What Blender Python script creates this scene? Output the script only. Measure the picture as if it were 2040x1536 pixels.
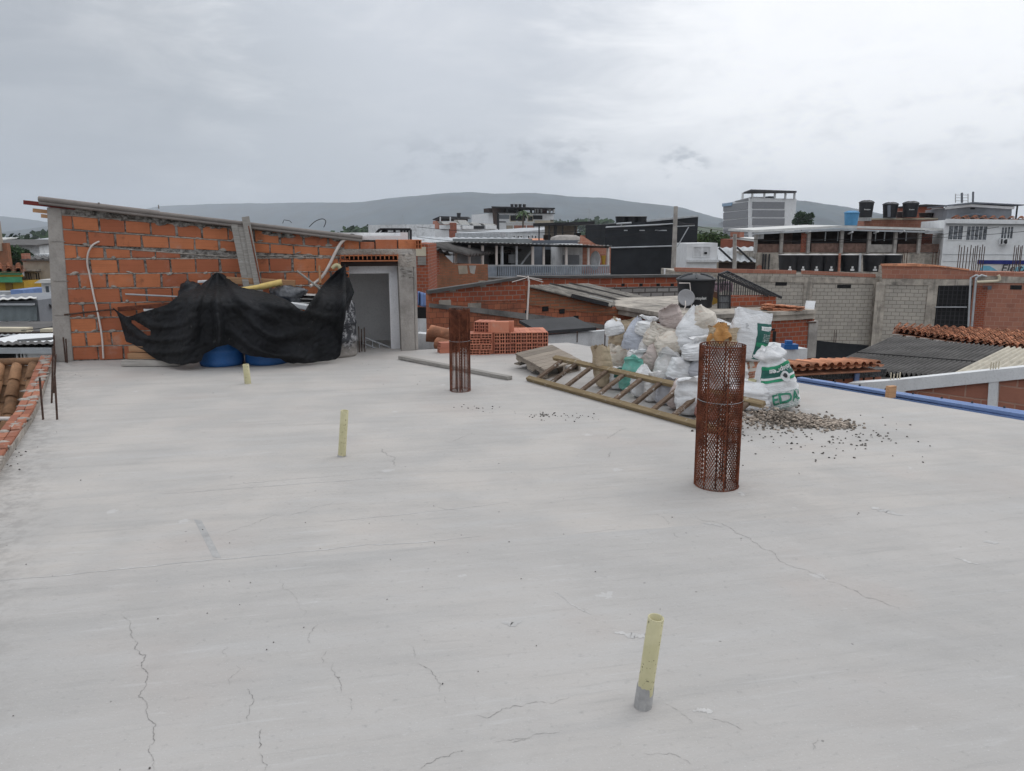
import bpy, bmesh, math, random
from math import sin, cos, tan, pi, radians, sqrt, atan2
from mathutils import Vector, Matrix, noise
V = Vector
random.seed(7)
for _o in list(bpy.data.objects): bpy.data.objects.remove(_o)
SC = bpy.context.scene
COL = SC.collection

# ---------------- camera, world, sun, exposure ----------------
CAM = V((0, 0, 1.7)); PITCH = radians(11.03); FPX = 1530.0
cd = bpy.data.cameras.new('camera'); cam = bpy.data.objects.new('camera', cd); COL.objects.link(cam)
cam.location = CAM; cam.rotation_euler = (pi/2 - PITCH, 0, 0)
cd.sensor_width = 36; cd.lens = 36*FPX/2040; cd.clip_start = .05; cd.clip_end = 40000
SC.camera = cam
SC.view_settings.view_transform = 'Standard'; SC.view_settings.look = 'None'
SC.view_settings.exposure = 0.16; SC.view_settings.gamma = 1; SC.view_settings.use_curve_mapping = False
SUN_EL, SUN_AZ = radians(48), radians(55)      # azimuth from +Y towards +X
sd = bpy.data.lights.new('sun', 'SUN'); sd.energy = 0.6; sd.angle = radians(35); sd.color = (1, .97, .93)
sun = bpy.data.objects.new('sun', sd); COL.objects.link(sun)
_sd = V((cos(SUN_EL)*sin(SUN_AZ), cos(SUN_EL)*cos(SUN_AZ), sin(SUN_EL)))
sun.rotation_euler = (-_sd).to_track_quat('-Z', 'Y').to_euler()

def ray(px, py):
    u = (px-1020)/FPX; v = (768-py)/FPX; c, s = cos(PITCH), sin(PITCH)
    return V((u, c+v*s, -s+v*c))
def at(px, py, Y):
    d = ray(px, py); return CAM + d*(Y/d.y)
def gp(px, py, z=0.0):
    d = ray(px, py); return CAM + d*((z-CAM.z)/d.z)
def mpp(Y, py=600):        # metres per photo pixel at forward distance Y
    d = ray(1020, py); return Y/d.y/FPX

world = bpy.data.worlds.new('World'); SC.world = world; world.use_nodes = True
def N(nt, typ, **k):
    n = nt.nodes.new(typ)
    for a, b in k.items():
        if a[0] == 'i' and a[1:].isdigit(): n.inputs[int(a[1:])].default_value = b
        elif a in n.inputs.keys(): n.inputs[a].default_value = b
        else: setattr(n, a, b)
    return n
def MATH(nt, op, a, b=None, c=None, clamp=False):
    n = nt.nodes.new('ShaderNodeMath'); n.operation = op; n.use_clamp = clamp
    for i, x in enumerate((a, b, c)):
        if x is None: continue
        if hasattr(x, 'is_linked'): nt.links.new(x, n.inputs[i])
        else: n.inputs[i].default_value = x
    return n.outputs[0]
def SMOOTH(nt, x, lo, hi):
    n = nt.nodes.new('ShaderNodeMapRange'); n.interpolation_type = 'SMOOTHSTEP'
    nt.links.new(x, n.inputs[0]); n.inputs[1].default_value = lo; n.inputs[2].default_value = hi
    return n.outputs[0]
def MIX(nt, f, a, b, mode='MIX'):
    n = nt.nodes.new('ShaderNodeMix'); n.data_type = 'RGBA'; n.blend_type = mode
    for i, x in ((0, f), (6, a), (7, b)):
        if hasattr(x, 'is_linked'): nt.links.new(x, n.inputs[i])
        elif i == 0: n.inputs[0].default_value = x
        else: n.inputs[i].default_value = (*x[:3], 1)
    return n.outputs[2]
def S(r, g, b):            # sRGB 0-255 to linear
    f = lambda c: (c/255/12.92 if c/255 <= .04045 else ((c/255+.055)/1.055)**2.4)
    return (f(r), f(g), f(b))
def build_world():
    nt = world.node_tree; nt.nodes.clear(); L = nt.links
    out = N(nt, 'ShaderNodeOutputWorld'); bg = N(nt, 'ShaderNodeBackground'); L.new(bg.outputs[0], out.inputs[0])
    tc = N(nt, 'ShaderNodeTexCoord'); D = tc.outputs['Generated']
    def dot(v):
        n = N(nt, 'ShaderNodeVectorMath', operation='DOT_PRODUCT'); L.new(D, n.inputs[0]); n.inputs[1].default_value = v; return n.outputs['Value']
    def nz(scale, det, rough, stretch=(1, 1, 2.2), dist=0.0):
        m = N(nt, 'ShaderNodeMapping'); L.new(D, m.inputs[0]); m.inputs['Scale'].default_value = stretch
        n = N(nt, 'ShaderNodeTexNoise'); L.new(m.outputs[0], n.inputs['Vector'])
        n.inputs['Scale'].default_value = scale; n.inputs['Detail'].default_value = det; n.inputs['Roughness'].default_value = rough; n.inputs['Distortion'].default_value = dist
        return n.outputs['Fac']
    nA = nz(2.2, 6, .55, (1, 1, 2.5), .3); nB = nz(6, 7, .6, (1, 1, 3.2), .4); nC = nz(19, 7, .62, (1, 1, 2.0), .15)
    z = dot((0, 0, 1))
    base = MIX(nt, SMOOTH(nt, z, -.02, .30), S(197, 202, 209), S(208, 213, 221))
    # brighter cloud bank on the right: plane through two sky rays
    a, b = ray(830, 330).normalized(), ray(1480, 10).normalized()
    pn = a.cross(b).normalized()
    if pn.dot(ray(1850, 200)) < 0: pn = -pn
    s = MATH(nt, 'ADD', dot(pn), MATH(nt, 'MULTIPLY', MATH(nt, 'SUBTRACT', nA, .5), .42))
    s = MATH(nt, 'ADD', s, MATH(nt, 'MULTIPLY', MATH(nt, 'SUBTRACT', nB, .5), .10))
    edge = SMOOTH(nt, s, -.05, .17)
    c1 = MIX(nt, MATH(nt, 'MULTIPLY', edge, .9), base, S(231, 233, 237))
    glow = SMOOTH(nt, MATH(nt, 'ADD', dot(ray(1820, 150).normalized()), MATH(nt, 'MULTIPLY', MATH(nt, 'SUBTRACT', nB, .5), .12)), .90, .992)
    c2 = MIX(nt, MATH(nt, 'MULTIPLY', glow, .9), c1, (1.10, 1.11, 1.13))
    glow2 = SMOOTH(nt, MATH(nt, 'ADD', dot(ray(60, 40).normalized()), MATH(nt, 'MULTIPLY', MATH(nt, 'SUBTRACT', nB, .5), .10)), .966, 1.0)
    c3 = MIX(nt, MATH(nt, 'MULTIPLY', glow2, .9), c2, (1.06, 1.07, 1.09))
    dl = SMOOTH(nt, MATH(nt, 'ADD', dot(ray(-200, 210).normalized()), MATH(nt, 'MULTIPLY', MATH(nt, 'SUBTRACT', nA, .5), .08)), .93, 1.0)
    c4 = MIX(nt, MATH(nt, 'MULTIPLY', dl, .9), c3, S(146, 151, 161))
    dr = SMOOTH(nt, MATH(nt, 'ADD', dot(ray(250, 430).normalized()), MATH(nt, 'MULTIPLY', MATH(nt, 'SUBTRACT', nA, .5), .05)), .93, 1.0)
    c5 = MIX(nt, MATH(nt, 'MULTIPLY', dr, .6), c4, S(172, 179, 186))
    # small grey cloud scraps low over the hills
    scr = dot(ray(985, 330).normalized())
    band = MATH(nt, 'MULTIPLY', SMOOTH(nt, MATH(nt, 'ABSOLUTE', MATH(nt, 'SUBTRACT', z, .092)), .045, .0), SMOOTH(nt, scr, .984, .996))
    m = MATH(nt, 'MULTIPLY', band, SMOOTH(nt, nC, .46, .64))
    c6 = MIX(nt, MATH(nt, 'MULTIPLY', m, .62), c5, S(152, 159, 168))
    band2 = MATH(nt, 'MULTIPLY', SMOOTH(nt, dot(ray(1362, 340).normalized()), .9993, .99985), SMOOTH(nt, nC, .42, .6))
    c6 = MIX(nt, MATH(nt, 'MULTIPLY', band2, .8), c6, S(160, 167, 176))
    m2 = MATH(nt, 'MULTIPLY', SMOOTH(nt, nB, .42, .72), SMOOTH(nt, z, .05, .25))
    c7 = MIX(nt, MATH(nt, 'MULTIPLY', m2, .22), c6, (.97, .97, .98))
    m3 = MATH(nt, 'MULTIPLY', SMOOTH(nt, nC, .45, .75), MATH(nt, 'MULTIPLY', SMOOTH(nt, z, .34, .06), edge))
    c7 = MIX(nt, MATH(nt, 'MULTIPLY', m3, .34), c7, S(190, 195, 202))
    # the sky above the frame is the brighter part of the overcast
    up = SMOOTH(nt, z, .36, .8)
    c8 = MIX(nt, up, c7, (1.10, 1.13, 1.17))
    sky = N(nt, 'ShaderNodeTexSky', sky_type='NISHITA', sun_disc=False)
    sky.sun_elevation = SUN_EL; sky.sun_rotation = SUN_AZ
    sk = N(nt, 'ShaderNodeVectorMath', operation='SCALE'); L.new(sky.outputs[0], sk.inputs[0]); sk.inputs['Scale'].default_value = .05
    fin = MIX(nt, .06, c8, sk.outputs[0])
    L.new(fin, bg.inputs[0]); bg.inputs[1].default_value = 1.0
build_world()

# ---------------- mesh helpers ----------------
ORG = {}
class MB:
    def __init__(s): s.v = []; s.f = []; s.mi = []; s.rn = []; s.sm = []; s.curr = None
    def add(s, vs, fs, mi=0, rnd=None, smooth=False):
        b = len(s.v); s.v += [V(x) for x in vs]
        r = random.random() if rnd is None else rnd
        for f in fs:
            s.f.append([b+i for i in f]); s.mi.append(mi); s.rn.append(r); s.sm.append(smooth)
        return s
    def box(s, c, size, rz=0, mi=0, M=None, rnd=None):
        x, y, z = size[0]/2, size[1]/2, size[2]/2
        M = M or (Matrix.Translation(V(c)) @ Matrix.Rotation(rz, 4, 'Z'))
        vs = [M @ V((a*x, b*y, d*z)) for d in (-1, 1) for a, b in ((-1, -1), (1, -1), (1, 1), (-1, 1))]
        return s.add(vs, [(3, 2, 1, 0), (4, 5, 6, 7), (0, 1, 5, 4), (1, 2, 6, 5), (2, 3, 7, 6), (3, 0, 4, 7)], mi, rnd)
    def beam(s, a, b, w, h=None, mi=0, up=V((0, 0, 1)), rnd=None):
        a, b = V(a), V(b); h = h or w; d = (b-a); L = d.length; d.normalize()
        sx = d.cross(up); sx = sx.normalized() if sx.length > 1e-4 else V((1, 0, 0)); sz = sx.cross(d)
        M = Matrix((( *sx, 0), (*d, 0), (*sz, 0), (0, 0, 0, 1))).transposed(); M.translation = (a+b)/2
        return s.box(None, (w, L, h), M=M, mi=mi, rnd=rnd)
    def prism(s, poly, vec, mi=0, rnd=None):
        n = len(poly); p = [V(x) for x in poly]; q = [x+V(vec) for x in p]
        fs = [tuple(range(n)), tuple(range(2*n-1, n-1, -1))]+[((i+1) % n, i, n+i, n+(i+1) % n) for i in range(n)]
        return s.add(p+q, fs, mi, rnd)
    def quad(s, *p, mi=0, rnd=None): return s.add(p, [tuple(range(len(p)))], mi, rnd)
    def tube(s, pts, r, n=8, mi=0, caps=True, smooth=True, rnd=None):
        pts = [V(p) for p in pts]; rs = r if isinstance(r, (list, tuple)) else [r]*len(pts)
        vs = []; ref = None
        for i, p in enumerate(pts):
            t = (pts[min(i+1, len(pts)-1)]-pts[max(i-1, 0)]).normalized()
            if ref is None: ref = t.orthogonal().normalized()
            ref = (ref - t*ref.dot(t)); ref = ref.normalized() if ref.length > 1e-6 else t.orthogonal().normalized()
            bi = t.cross(ref)
            vs += [p + (ref*cos(2*pi*k/n)+bi*sin(2*pi*k/n))*rs[i] for k in range(n)]
        fs = [(i*n+k, i*n+(k+1) % n, (i+1)*n+(k+1) % n, (i+1)*n+k) for i in range(len(pts)-1) for k in range(n)]
        rr = random.random() if rnd is None else rnd
        s.add(vs, fs, mi, rr, smooth)
        if caps: s.add(vs[:n], [tuple(range(n-1, -1, -1))], mi, rr); s.add(vs[-n:], [tuple(range(n))], mi, rr)
        return s
    def lathe(s, prof, c=(0, 0, 0), n=24, mi=0, M=None, smooth=True):
        c = V(c); vs = []
        for r, z in prof: vs += [c+V((r*cos(2*pi*k/n), r*sin(2*pi*k/n), z)) for k in range(n)]
        if M: vs = [M @ v for v in vs]
        fs = [(i*n+k, i*n+(k+1) % n, (i+1)*n+(k+1) % n, (i+1)*n+k) for i in range(len(prof)-1) for k in range(n)]
        return s.add(vs, fs, mi, .5, smooth)
    def grid(s, P, nu, nv, mi=0, smooth=True, rnd=.5, wrap=False, skip=None):
        vs = [P(i/nu, j/nv) for j in range(nv+1) for i in range(nu+1)]; w = nu+1
        fs = [(j*w+i, j*w+i+1, (j+1)*w+i+1, (j+1)*w+i) for j in range(nv) for i in range(nu)]
        if skip: fs = [f for f in fs if not skip(*(((f[0] % w)+.5)/nu, ((f[0]//w)+.5)/nv))]
        return s.add(vs, fs, mi, rnd, smooth)
    def corr(s, a, b, c, d, pitch, amp, mi=0, thick=.006, sag=0):
        """corrugated sheet: ridges run from edge ab to edge dc; the wave goes along ab"""
        a, b, c, d = V(a), V(b), V(c), V(d); up = (b-a).cross(d-a).normalized()
        if up.z < 0: up = -up
        n = max(6, int((b-a).length/pitch*8)); k = (b-a).length/pitch*2*pi
        def P(u, v): return a.lerp(b, u).lerp(d.lerp(c, u), v) + up*(amp*sin(u*k))
        s.grid(P, n, 2, mi); s.grid(lambda u, v: P(u, v)-up*thick, n, 2, mi)
        return s
    def tiles(s, a, b, c, d, pitch, length, r=None, mi=0):
        """barrel clay tiles: columns run from eave edge ab up to dc; wave along ab"""
        a, b, c, d = V(a), V(b), V(c), V(d); up = (b-a).cross(d-a).normalized()
        if up.z < 0: up = -up
        nc = max(1, round((b-a).length/pitch)); nr = max(1, round((d-a).length/length)); r = r or pitch*.30
        for i in range(nc):
            u0 = (i+.5)/nc
            for j in range(nr):
                w = (b-a).normalized()
                off = random.uniform(-.012, .012); rr = r*random.uniform(.92, 1.06)
                p0 = a.lerp(b, u0).lerp(d.lerp(c, u0), max(0, j/nr-.02)) + w*off; p1 = a.lerp(b, u0).lerp(d.lerp(c, u0), (j+1.12)/nr) + w*(off+random.uniform(-.01, .01))
                lift = .035+random.uniform(0, .012); m = 6
                vs = []
                for p, q, l in ((p0, rr, lift), (p1, rr*.82, .01)):
                    vs += [p + w*(q*cos(pi*k/m)) + up*(q*.85*sin(pi*k/m)+l) for k in range(m+1)]
                vs += [x-up*.014 for x in vs[:m+1]]
                fs = [(k, k+1, m+1+k+1, m+1+k) for k in range(m)]+[(k+1, k, 2*m+2+k, 2*m+3+k) for k in range(m)]
                s.add(vs, fs, mi, random.random(), True)
                # pan tile between the covers
                u1 = (i+1)/nc
                if j == 0 or True:
                    g0 = a.lerp(b, u1).lerp(d.lerp(c, u1), max(0, j/nr-.03)); g1 = a.lerp(b, u1).lerp(d.lerp(c, u1), (j+1.1)/nr)
                    vs = []
                    for p, q, l in ((g0, rr*.9, .02), (g1, rr*.9, -.005)):
                        vs += [p + w*(q*1.1*cos(pi*k/4)) - up*(q*.6*sin(pi*k/4)-l) for k in range(5)]
                    s.add(vs, [(k, 5+k, 6+k, k+1) for k in range(4)], mi, random.random()*.5, True)
        s.prism([a-up*.07, b-up*.07, c-up*.07, d-up*.07], -up*.02, mi, .1)
        return s
    def build(s, name, mats, parent=None, bevel=0, recalc=True):
        me = bpy.data.meshes.new(name); o0 = ORG.get(parent.name, V((0, 0, 0))) if parent else V((0, 0, 0))
        me.from_pydata([tuple(v-o0) for v in s.v], [], s.f)
        for m in (mats if isinstance(mats, (list, tuple)) else [mats]): me.materials.append(m)
        me.polygons.foreach_set('material_index', s.mi); me.polygons.foreach_set('use_smooth', s.sm)
        at_ = me.attributes.new('rnd', 'FLOAT', 'FACE'); at_.data.foreach_set('value', s.rn)
        if recalc or bevel:
            bm = bmesh.new(); bm.from_mesh(me)
            if bevel: bmesh.ops.bevel(bm, geom=bm.edges[:], offset=bevel, segments=1, affect='EDGES')
            bmesh.ops.recalc_face_normals(bm, faces=bm.faces[:]); bm.to_mesh(me); bm.free()
        uvl = me.uv_layers.new(name='UVMap'); uv = [0.0]*(2*len(me.loops)); vv = me.vertices
        for p in me.polygons:
            n = p.normal
            if abs(n.z) > .97: t = V((1, 0, 0)); w = V((0, 1, 0))
            else:
                t = V((-n.y, n.x, 0)).normalized(); w = n.cross(t)
            for li in p.loop_indices:
                co = vv[me.loops[li].vertex_index].co + o0
                uv[2*li] = co.dot(t); uv[2*li+1] = co.dot(w)
        uvl.data.foreach_set('uv', uv)
        ob = bpy.data.objects.new(name, me); COL.objects.link(ob); ORG[ob.name] = o0
        if parent: ob.parent = parent
        return ob
def tag(o, label=None, cat=None, group=None, kind=None):
    if label: o['label'] = label
    if cat: o['category'] = cat
    if group: o['group'] = group
    if kind: o['kind'] = kind
    return o
def thing(name, label, cat, loc, group=None):
    o = bpy.data.objects.new(name, None); COL.objects.link(o); o.empty_display_size = .2
    o.location = V(loc); ORG[o.name] = V(loc); return tag(o, label, cat, group)
def copy_tree(o, parent=None):
    c = o.copy(); COL.objects.link(c); ORG[c.name] = ORG.get(o.name, V((0, 0, 0)))
    if parent: c.parent = parent
    for ch in list(o.children): copy_tree(ch, c)
    return c

# ---------------- materials ----------------
def newmat(name):
    m = bpy.data.materials.new(name); m.use_nodes = True; nt = m.node_tree; b = nt.nodes['Principled BSDF']
    return m, nt, b
def noi(nt, vec, scale, det=4, rough=.6, stretch=None):
    if stretch:
        mp = N(nt, 'ShaderNodeMapping'); nt.links.new(vec, mp.inputs[0]); mp.inputs['Scale'].default_value = stretch; vec = mp.outputs[0]
    n = N(nt, 'ShaderNodeTexNoise'); nt.links.new(vec, n.inputs['Vector']); n.inputs['Scale'].default_value = scale; n.inputs['Detail'].default_value = det; n.inputs['Roughness'].default_value = rough
    return n.outputs['Fac']
def bump(nt, b, h, strength, dist):
    n = N(nt, 'ShaderNodeBump'); n.inputs['Strength'].default_value = strength; n.inputs['Distance'].default_value = dist
    nt.links.new(h, n.inputs['Height']); nt.links.new(n.outputs[0], b.inputs['Normal'])
def M(name, col, rough=.85, var=.22, vs=2.0, dirt=None, dirt_amt=.0, ds=1.5, streak=0, fine=.08, fs=40, bmp=.15, bs=60, bd=.004, rndv=0.0, metal=0, spec=.35, sub=0):
    m, nt, b = newmat(name); L = nt.links; tc = N(nt, 'ShaderNodeTexCoord').outputs['Object']
    lo = tuple(c*(1-var) for c in col); hi = tuple(min(1, c*(1+var)) for c in col)
    c = MIX(nt, SMOOTH(nt, noi(nt, tc, vs, 5), .3, .7), lo, hi)
    if fine: c = MIX(nt, MATH(nt, 'MULTIPLY', SMOOTH(nt, noi(nt, tc, fs, 3), .45, .75), fine*3, clamp=True), c, tuple(x*.45 for x in col))
    if rndv:
        at_ = N(nt, 'ShaderNodeAttribute', attribute_name='rnd')
        h = N(nt, 'ShaderNodeHueSaturation'); L.new(c, h.inputs['Color'])
        L.new(MATH(nt, 'MULTIPLY_ADD', at_.outputs['Fac'], 2*rndv, 1-rndv), h.inputs['Value']); c = h.outputs[0]
    if streak:
        f = SMOOTH(nt, noi(nt, tc, 1.0, 5, .65, (5, 5, .35)), .5, .72)
        c = MIX(nt, MATH(nt, 'MULTIPLY', f, streak), c, dirt or (.03, .028, .025))
    if dirt_amt:
        f = SMOOTH(nt, noi(nt, tc, ds, 7, .68), .48, .68)
        c = MIX(nt, MATH(nt, 'MULTIPLY', f, dirt_amt), c, dirt or (.03, .028, .025))
    L.new(c, b.inputs['Base Color']); b.inputs['Roughness'].default_value = rough; b.inputs['Metallic'].default_value = metal
    b.inputs['Specular IOR Level'].default_value = spec
    if bmp: bump(nt, b, noi(nt, tc, bs, 4), bmp, bd)
    return m
def MBR(name, c1, c2, mortar, bw, bh, ms=.012, var=.2, dirt=.35, dcol=(.05, .04, .035), ds=.9, bmp=.5, off=.5, holes=None, streak=0, bias=0):
    m, nt, b = newmat(name); L = nt.links; uv = N(nt, 'ShaderNodeTexCoord').outputs['UV']; tc = N(nt, 'ShaderNodeTexCoord').outputs['Object']
    wv = N(nt, 'ShaderNodeTexNoise'); L.new(tc, wv.inputs['Vector']); wv.inputs['Scale'].default_value = 2.2; wv.inputs['Detail'].default_value = 3
    sc = N(nt, 'ShaderNodeVectorMath', operation='MULTIPLY_ADD'); L.new(wv.outputs['Color'], sc.inputs[0]); sc.inputs[1].default_value = (bw*.12, bh*.25, 0); L.new(uv, sc.inputs[2])
    br = N(nt, 'ShaderNodeTexBrick'); L.new(sc.outputs[0], br.inputs['Vector']); br.offset = off
    br.inputs['Color1'].default_value = (*c1, 1); br.inputs['Color2'].default_value = (*c2, 1); br.inputs['Mortar'].default_value = (*mortar, 1)
    br.inputs['Scale'].default_value = 1; br.inputs['Brick Width'].default_value = bw; br.inputs['Row Height'].default_value = bh; br.inputs['Mortar Size'].default_value = ms; br.inputs['Mortar Smooth'].default_value = .3; br.inputs['Bias'].default_value = bias
    c = br.outputs['Color']
    c = MIX(nt, MATH(nt, 'MULTIPLY', noi(nt, tc, 9, 5), var*2), c, tuple(x*.55 for x in c1))
    if dirt: c = MIX(nt, MATH(nt, 'MULTIPLY', SMOOTH(nt, noi(nt, tc, ds, 7, .7), .47, .7), dirt), c, dcol)
    if streak:
        c = MIX(nt, MATH(nt, 'MULTIPLY', SMOOTH(nt, noi(nt, tc, 1.0, 5, .65, (4, 4, .3)), .5, .7), streak), c, dcol)
    L.new(c, b.inputs['Base Color']); b.inputs['Roughness'].default_value = .92; b.inputs['Specular IOR Level'].default_value = .2
    h = MATH(nt, 'ADD', MATH(nt, 'MULTIPLY', br.outputs['Fac'], -1), MATH(nt, 'MULTIPLY', noi(nt, tc, 30, 4), .5))
    bump(nt, b, h, bmp, .012)
    return m
# ---------------- shared materials ----------------
def mat_slab():
    m, nt, b = newmat('concrete_screed'); L = nt.links; tc = N(nt, 'ShaderNodeTexCoord').outputs['Object']
    p0, p1 = gp(0, 1157), gp(1020, 1075); d = (p1-p0).normalized(); nn = V((-d.y, d.x, 0))
    rot = N(nt, 'ShaderNodeMapping', vector_type='POINT'); L.new(tc, rot.inputs[0]); rot.inputs['Rotation'].default_value = (0, 0, -atan2(d.y, d.x)); R = rot.outputs[0]
    dt = N(nt, 'ShaderNodeVectorMath', operation='DOT_PRODUCT'); L.new(tc, dt.inputs[0]); dt.inputs[1].default_value = nn
    sd_ = MATH(nt, 'SUBTRACT', dt.outputs['Value'], p0.dot(nn)); sd_ = MATH(nt, 'ADD', sd_, MATH(nt, 'MULTIPLY', MATH(nt, 'SUBTRACT', noi(nt, tc, 4, 5), .5), .05))
    far = SMOOTH(nt, sd_, -.01, .01)
    n1 = noi(nt, tc, .55, 5, .55); n2 = noi(nt, R, 1.0, 6, .65, (.5, 5, 1)); n3 = noi(nt, R, 1.0, 6, .7, (1.6, 18, 1)); n4 = noi(nt, tc, 26, 5, .7); n5 = noi(nt, tc, 1.3, 4, .5); n6 = noi(nt, tc, 140, 3, .6)
    near_c = MIX(nt, SMOOTH(nt, n1, .32, .68), (.392, .379, .366), (.455, .433, .413))
    far_c = MIX(nt, SMOOTH(nt, n5, .35, .68), (.408, .391, .374), (.468, .440, .413))
    c = MIX(nt, far, near_c, far_c)
    c = MIX(nt, MATH(nt, 'MULTIPLY', SMOOTH(nt, n2, .48, .70), .26), c, (.47, .47, .47))
    c = MIX(nt, MATH(nt, 'MULTIPLY', SMOOTH(nt, n2, .50, .30), .32), c, (.31, .306, .30))
    c = MIX(nt, MATH(nt, 'MULTIPLY', SMOOTH(nt, n3, .56, .74), .38), c, (.55, .55, .55))
    c = MIX(nt, MATH(nt, 'MULTIPLY', SMOOTH(nt, n3, .46, .27), .36), c, (.29, .284, .276))
    warm = MATH(nt, 'MULTIPLY', SMOOTH(nt, noi(nt, tc, .9, 3, .5), .54, .70), .30)
    c = MIX(nt, warm, c, (.42, .365, .335))
    blu = MATH(nt, 'MULTIPLY', SMOOTH(nt, noi(nt, R, 1.2, 3, .5, (1, 2, 5)), .56, .72), .20)
    c = MIX(nt, blu, c, (.375, .372, .37))
    # pale scuffs, dark specks
    c = MIX(nt, MATH(nt, 'MULTIPLY', SMOOTH(nt, noi(nt, R, 1, 7, .72, (3, 9, 3)), .63, .74), .4), c, (.60, .60, .60))
    c = MIX(nt, MATH(nt, 'MULTIPLY', SMOOTH(nt, n6, .60, .74), MATH(nt, 'MULTIPLY_ADD', far, -.35, .75)), c, (.56, .56, .56))
    vo = N(nt, 'ShaderNodeTexVoronoi'); L.new(tc, vo.inputs['Vector']); vo.inputs['Scale'].default_value = 7.5
    sel = N(nt, 'ShaderNodeSeparateColor'); L.new(vo.outputs['Color'], sel.inputs[0])
    spk = MATH(nt, 'MULTIPLY', MATH(nt, 'LESS_THAN', vo.outputs['Distance'], MATH(nt, 'MULTIPLY_ADD', noi(nt, tc, 60, 2), .12, -.015)), MATH(nt, 'GREATER_THAN', sel.outputs[0], .62))
    c = MIX(nt, MATH(nt, 'MULTIPLY', spk, .6), c, (.13, .125, .12))
    c = MIX(nt, MATH(nt, 'MULTIPLY', SMOOTH(nt, n4, .56, .74), .42), c, (.24, .236, .23))
    # float sweeps and faint damp patches left in the screed
    wv = N(nt, 'ShaderNodeTexWave', wave_type='RINGS', rings_direction='Z'); mp = N(nt, 'ShaderNodeMapping'); L.new(tc, mp.inputs[0]); mp.inputs['Location'].default_value = (1.5, 2.5, 0); L.new(mp.outputs[0], wv.inputs['Vector'])
    wv.inputs['Scale'].default_value = 1.1; wv.inputs['Distortion'].default_value = 9; wv.inputs['Detail'].default_value = 4; wv.inputs['Detail Scale'].default_value = .7
    c = MIX(nt, MATH(nt, 'MULTIPLY', SMOOTH(nt, wv.outputs['Fac'], .55, .98), .06), c, (.52, .515, .51))
    c = MIX(nt, MATH(nt, 'MULTIPLY', SMOOTH(nt, noi(nt, tc, .75, 6, .68), .53, .62), .17), c, (.30, .293, .285))
    vs2 = N(nt, 'ShaderNodeTexVoronoi'); L.new(tc, vs2.inputs['Vector']); vs2.inputs['Scale'].default_value = 1.7
    spl = MATH(nt, 'LESS_THAN', vs2.outputs['Distance'], MATH(nt, 'MULTIPLY_ADD', noi(nt, tc, 14, 4, .7), .34, -.115))
    c = MIX(nt, MATH(nt, 'MULTIPLY', spl, .34), c, (.58, .58, .58))
    # grey dirt along the left ledge
    l0, l1 = gp(107, 720), gp(0, 940); ld = (l1-l0).normalized(); ln = V((-ld.y, ld.x, 0))
    d2 = N(nt, 'ShaderNodeVectorMath', operation='DOT_PRODUCT'); L.new(tc, d2.inputs[0]); d2.inputs[1].default_value = ln
    e = MATH(nt, 'SUBTRACT', d2.outputs['Value'], l0.dot(ln)); e = MATH(nt, 'ABSOLUTE', e)
    dm = MATH(nt, 'MULTIPLY', SMOOTH(nt, e, .55, .02), SMOOTH(nt, noi(nt, tc, 9, 6, .7), .42, .62))
    c = MIX(nt, MATH(nt, 'MULTIPLY', dm, .5), c, (.19, .18, .17))
    L.new(c, b.inputs['Base Color']); b.inputs['Roughness'].default_value = .8; b.inputs['Specular IOR Level'].default_value = .3
    h = MATH(nt, 'ADD', MATH(nt, 'ADD', MATH(nt, 'MULTIPLY', n3, 1.0), MATH(nt, 'MULTIPLY', n4, .35)), MATH(nt, 'MULTIPLY', n2, 1.2))
    bump(nt, b, h, .5, .014)
    return m
def mat_clay(name='clay_block', ca=(.53, .19, .088), cb=(.37, .122, .066)):
    m, nt, b = newmat(name); L = nt.links; tc = N(nt, 'ShaderNodeTexCoord').outputs['Object']; uv = N(nt, 'ShaderNodeTexCoord').outputs['UV']
    at_ = N(nt, 'ShaderNodeAttribute', attribute_name='rnd'); f = at_.outputs['Fac']
    c = MIX(nt, SMOOTH(nt, f, .1, .9), ca, cb)
    c = MIX(nt, MATH(nt, 'MULTIPLY', SMOOTH(nt, noi(nt, tc, 5, 5), .35, .7), .35), c, tuple(x*.6 for x in ca))
    lines = noi(nt, uv, 1, 2, .5, (1.2, 95, 1))
    c = MIX(nt, MATH(nt, 'MULTIPLY', SMOOTH(nt, lines, .48, .7), .22), c, tuple(x*.5 for x in cb))
    c = MIX(nt, MATH(nt, 'MULTIPLY', SMOOTH(nt, noi(nt, tc, 2.2, 7, .7), .56, .72), .35), c, (.42, .36, .32))
    c = MIX(nt, MATH(nt, 'MULTIPLY', SMOOTH(nt, noi(nt, tc, 3.1, 7, .72), .58, .70), .5), c, (.10, .05, .035))
    L.new(c, b.inputs['Base Color']); b.inputs['Roughness'].default_value = .88; b.inputs['Specular IOR Level'].default_value = .25
    bump(nt, b, MATH(nt, 'ADD', lines, noi(nt, tc, 40, 3)), .4, .005)
    return m
def mat_mortar():
    m, nt, b = newmat('rough_mortar'); L = nt.links; tc = N(nt, 'ShaderNodeTexCoord').outputs['Object']
    n = noi(nt, tc, 14, 7, .7)
    c = MIX(nt, SMOOTH(nt, n, .36, .62), (.10, .09, .08), (.42, .40, .375)); c = MIX(nt, MATH(nt, 'MULTIPLY', SMOOTH(nt, noi(nt, tc, 45, 4, .7), .5, .65), .5), c, (.10, .085, .075))
    L.new(c, b.inputs['Base Color']); b.inputs['Roughness'].default_value = .95; b.inputs['Specular IOR Level'].default_value = .1
    bump(nt, b, MATH(nt, 'ADD', n, MATH(nt, 'MULTIPLY', noi(nt, tc, 50, 5, .7), .4)), .9, .05)
    return m
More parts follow.
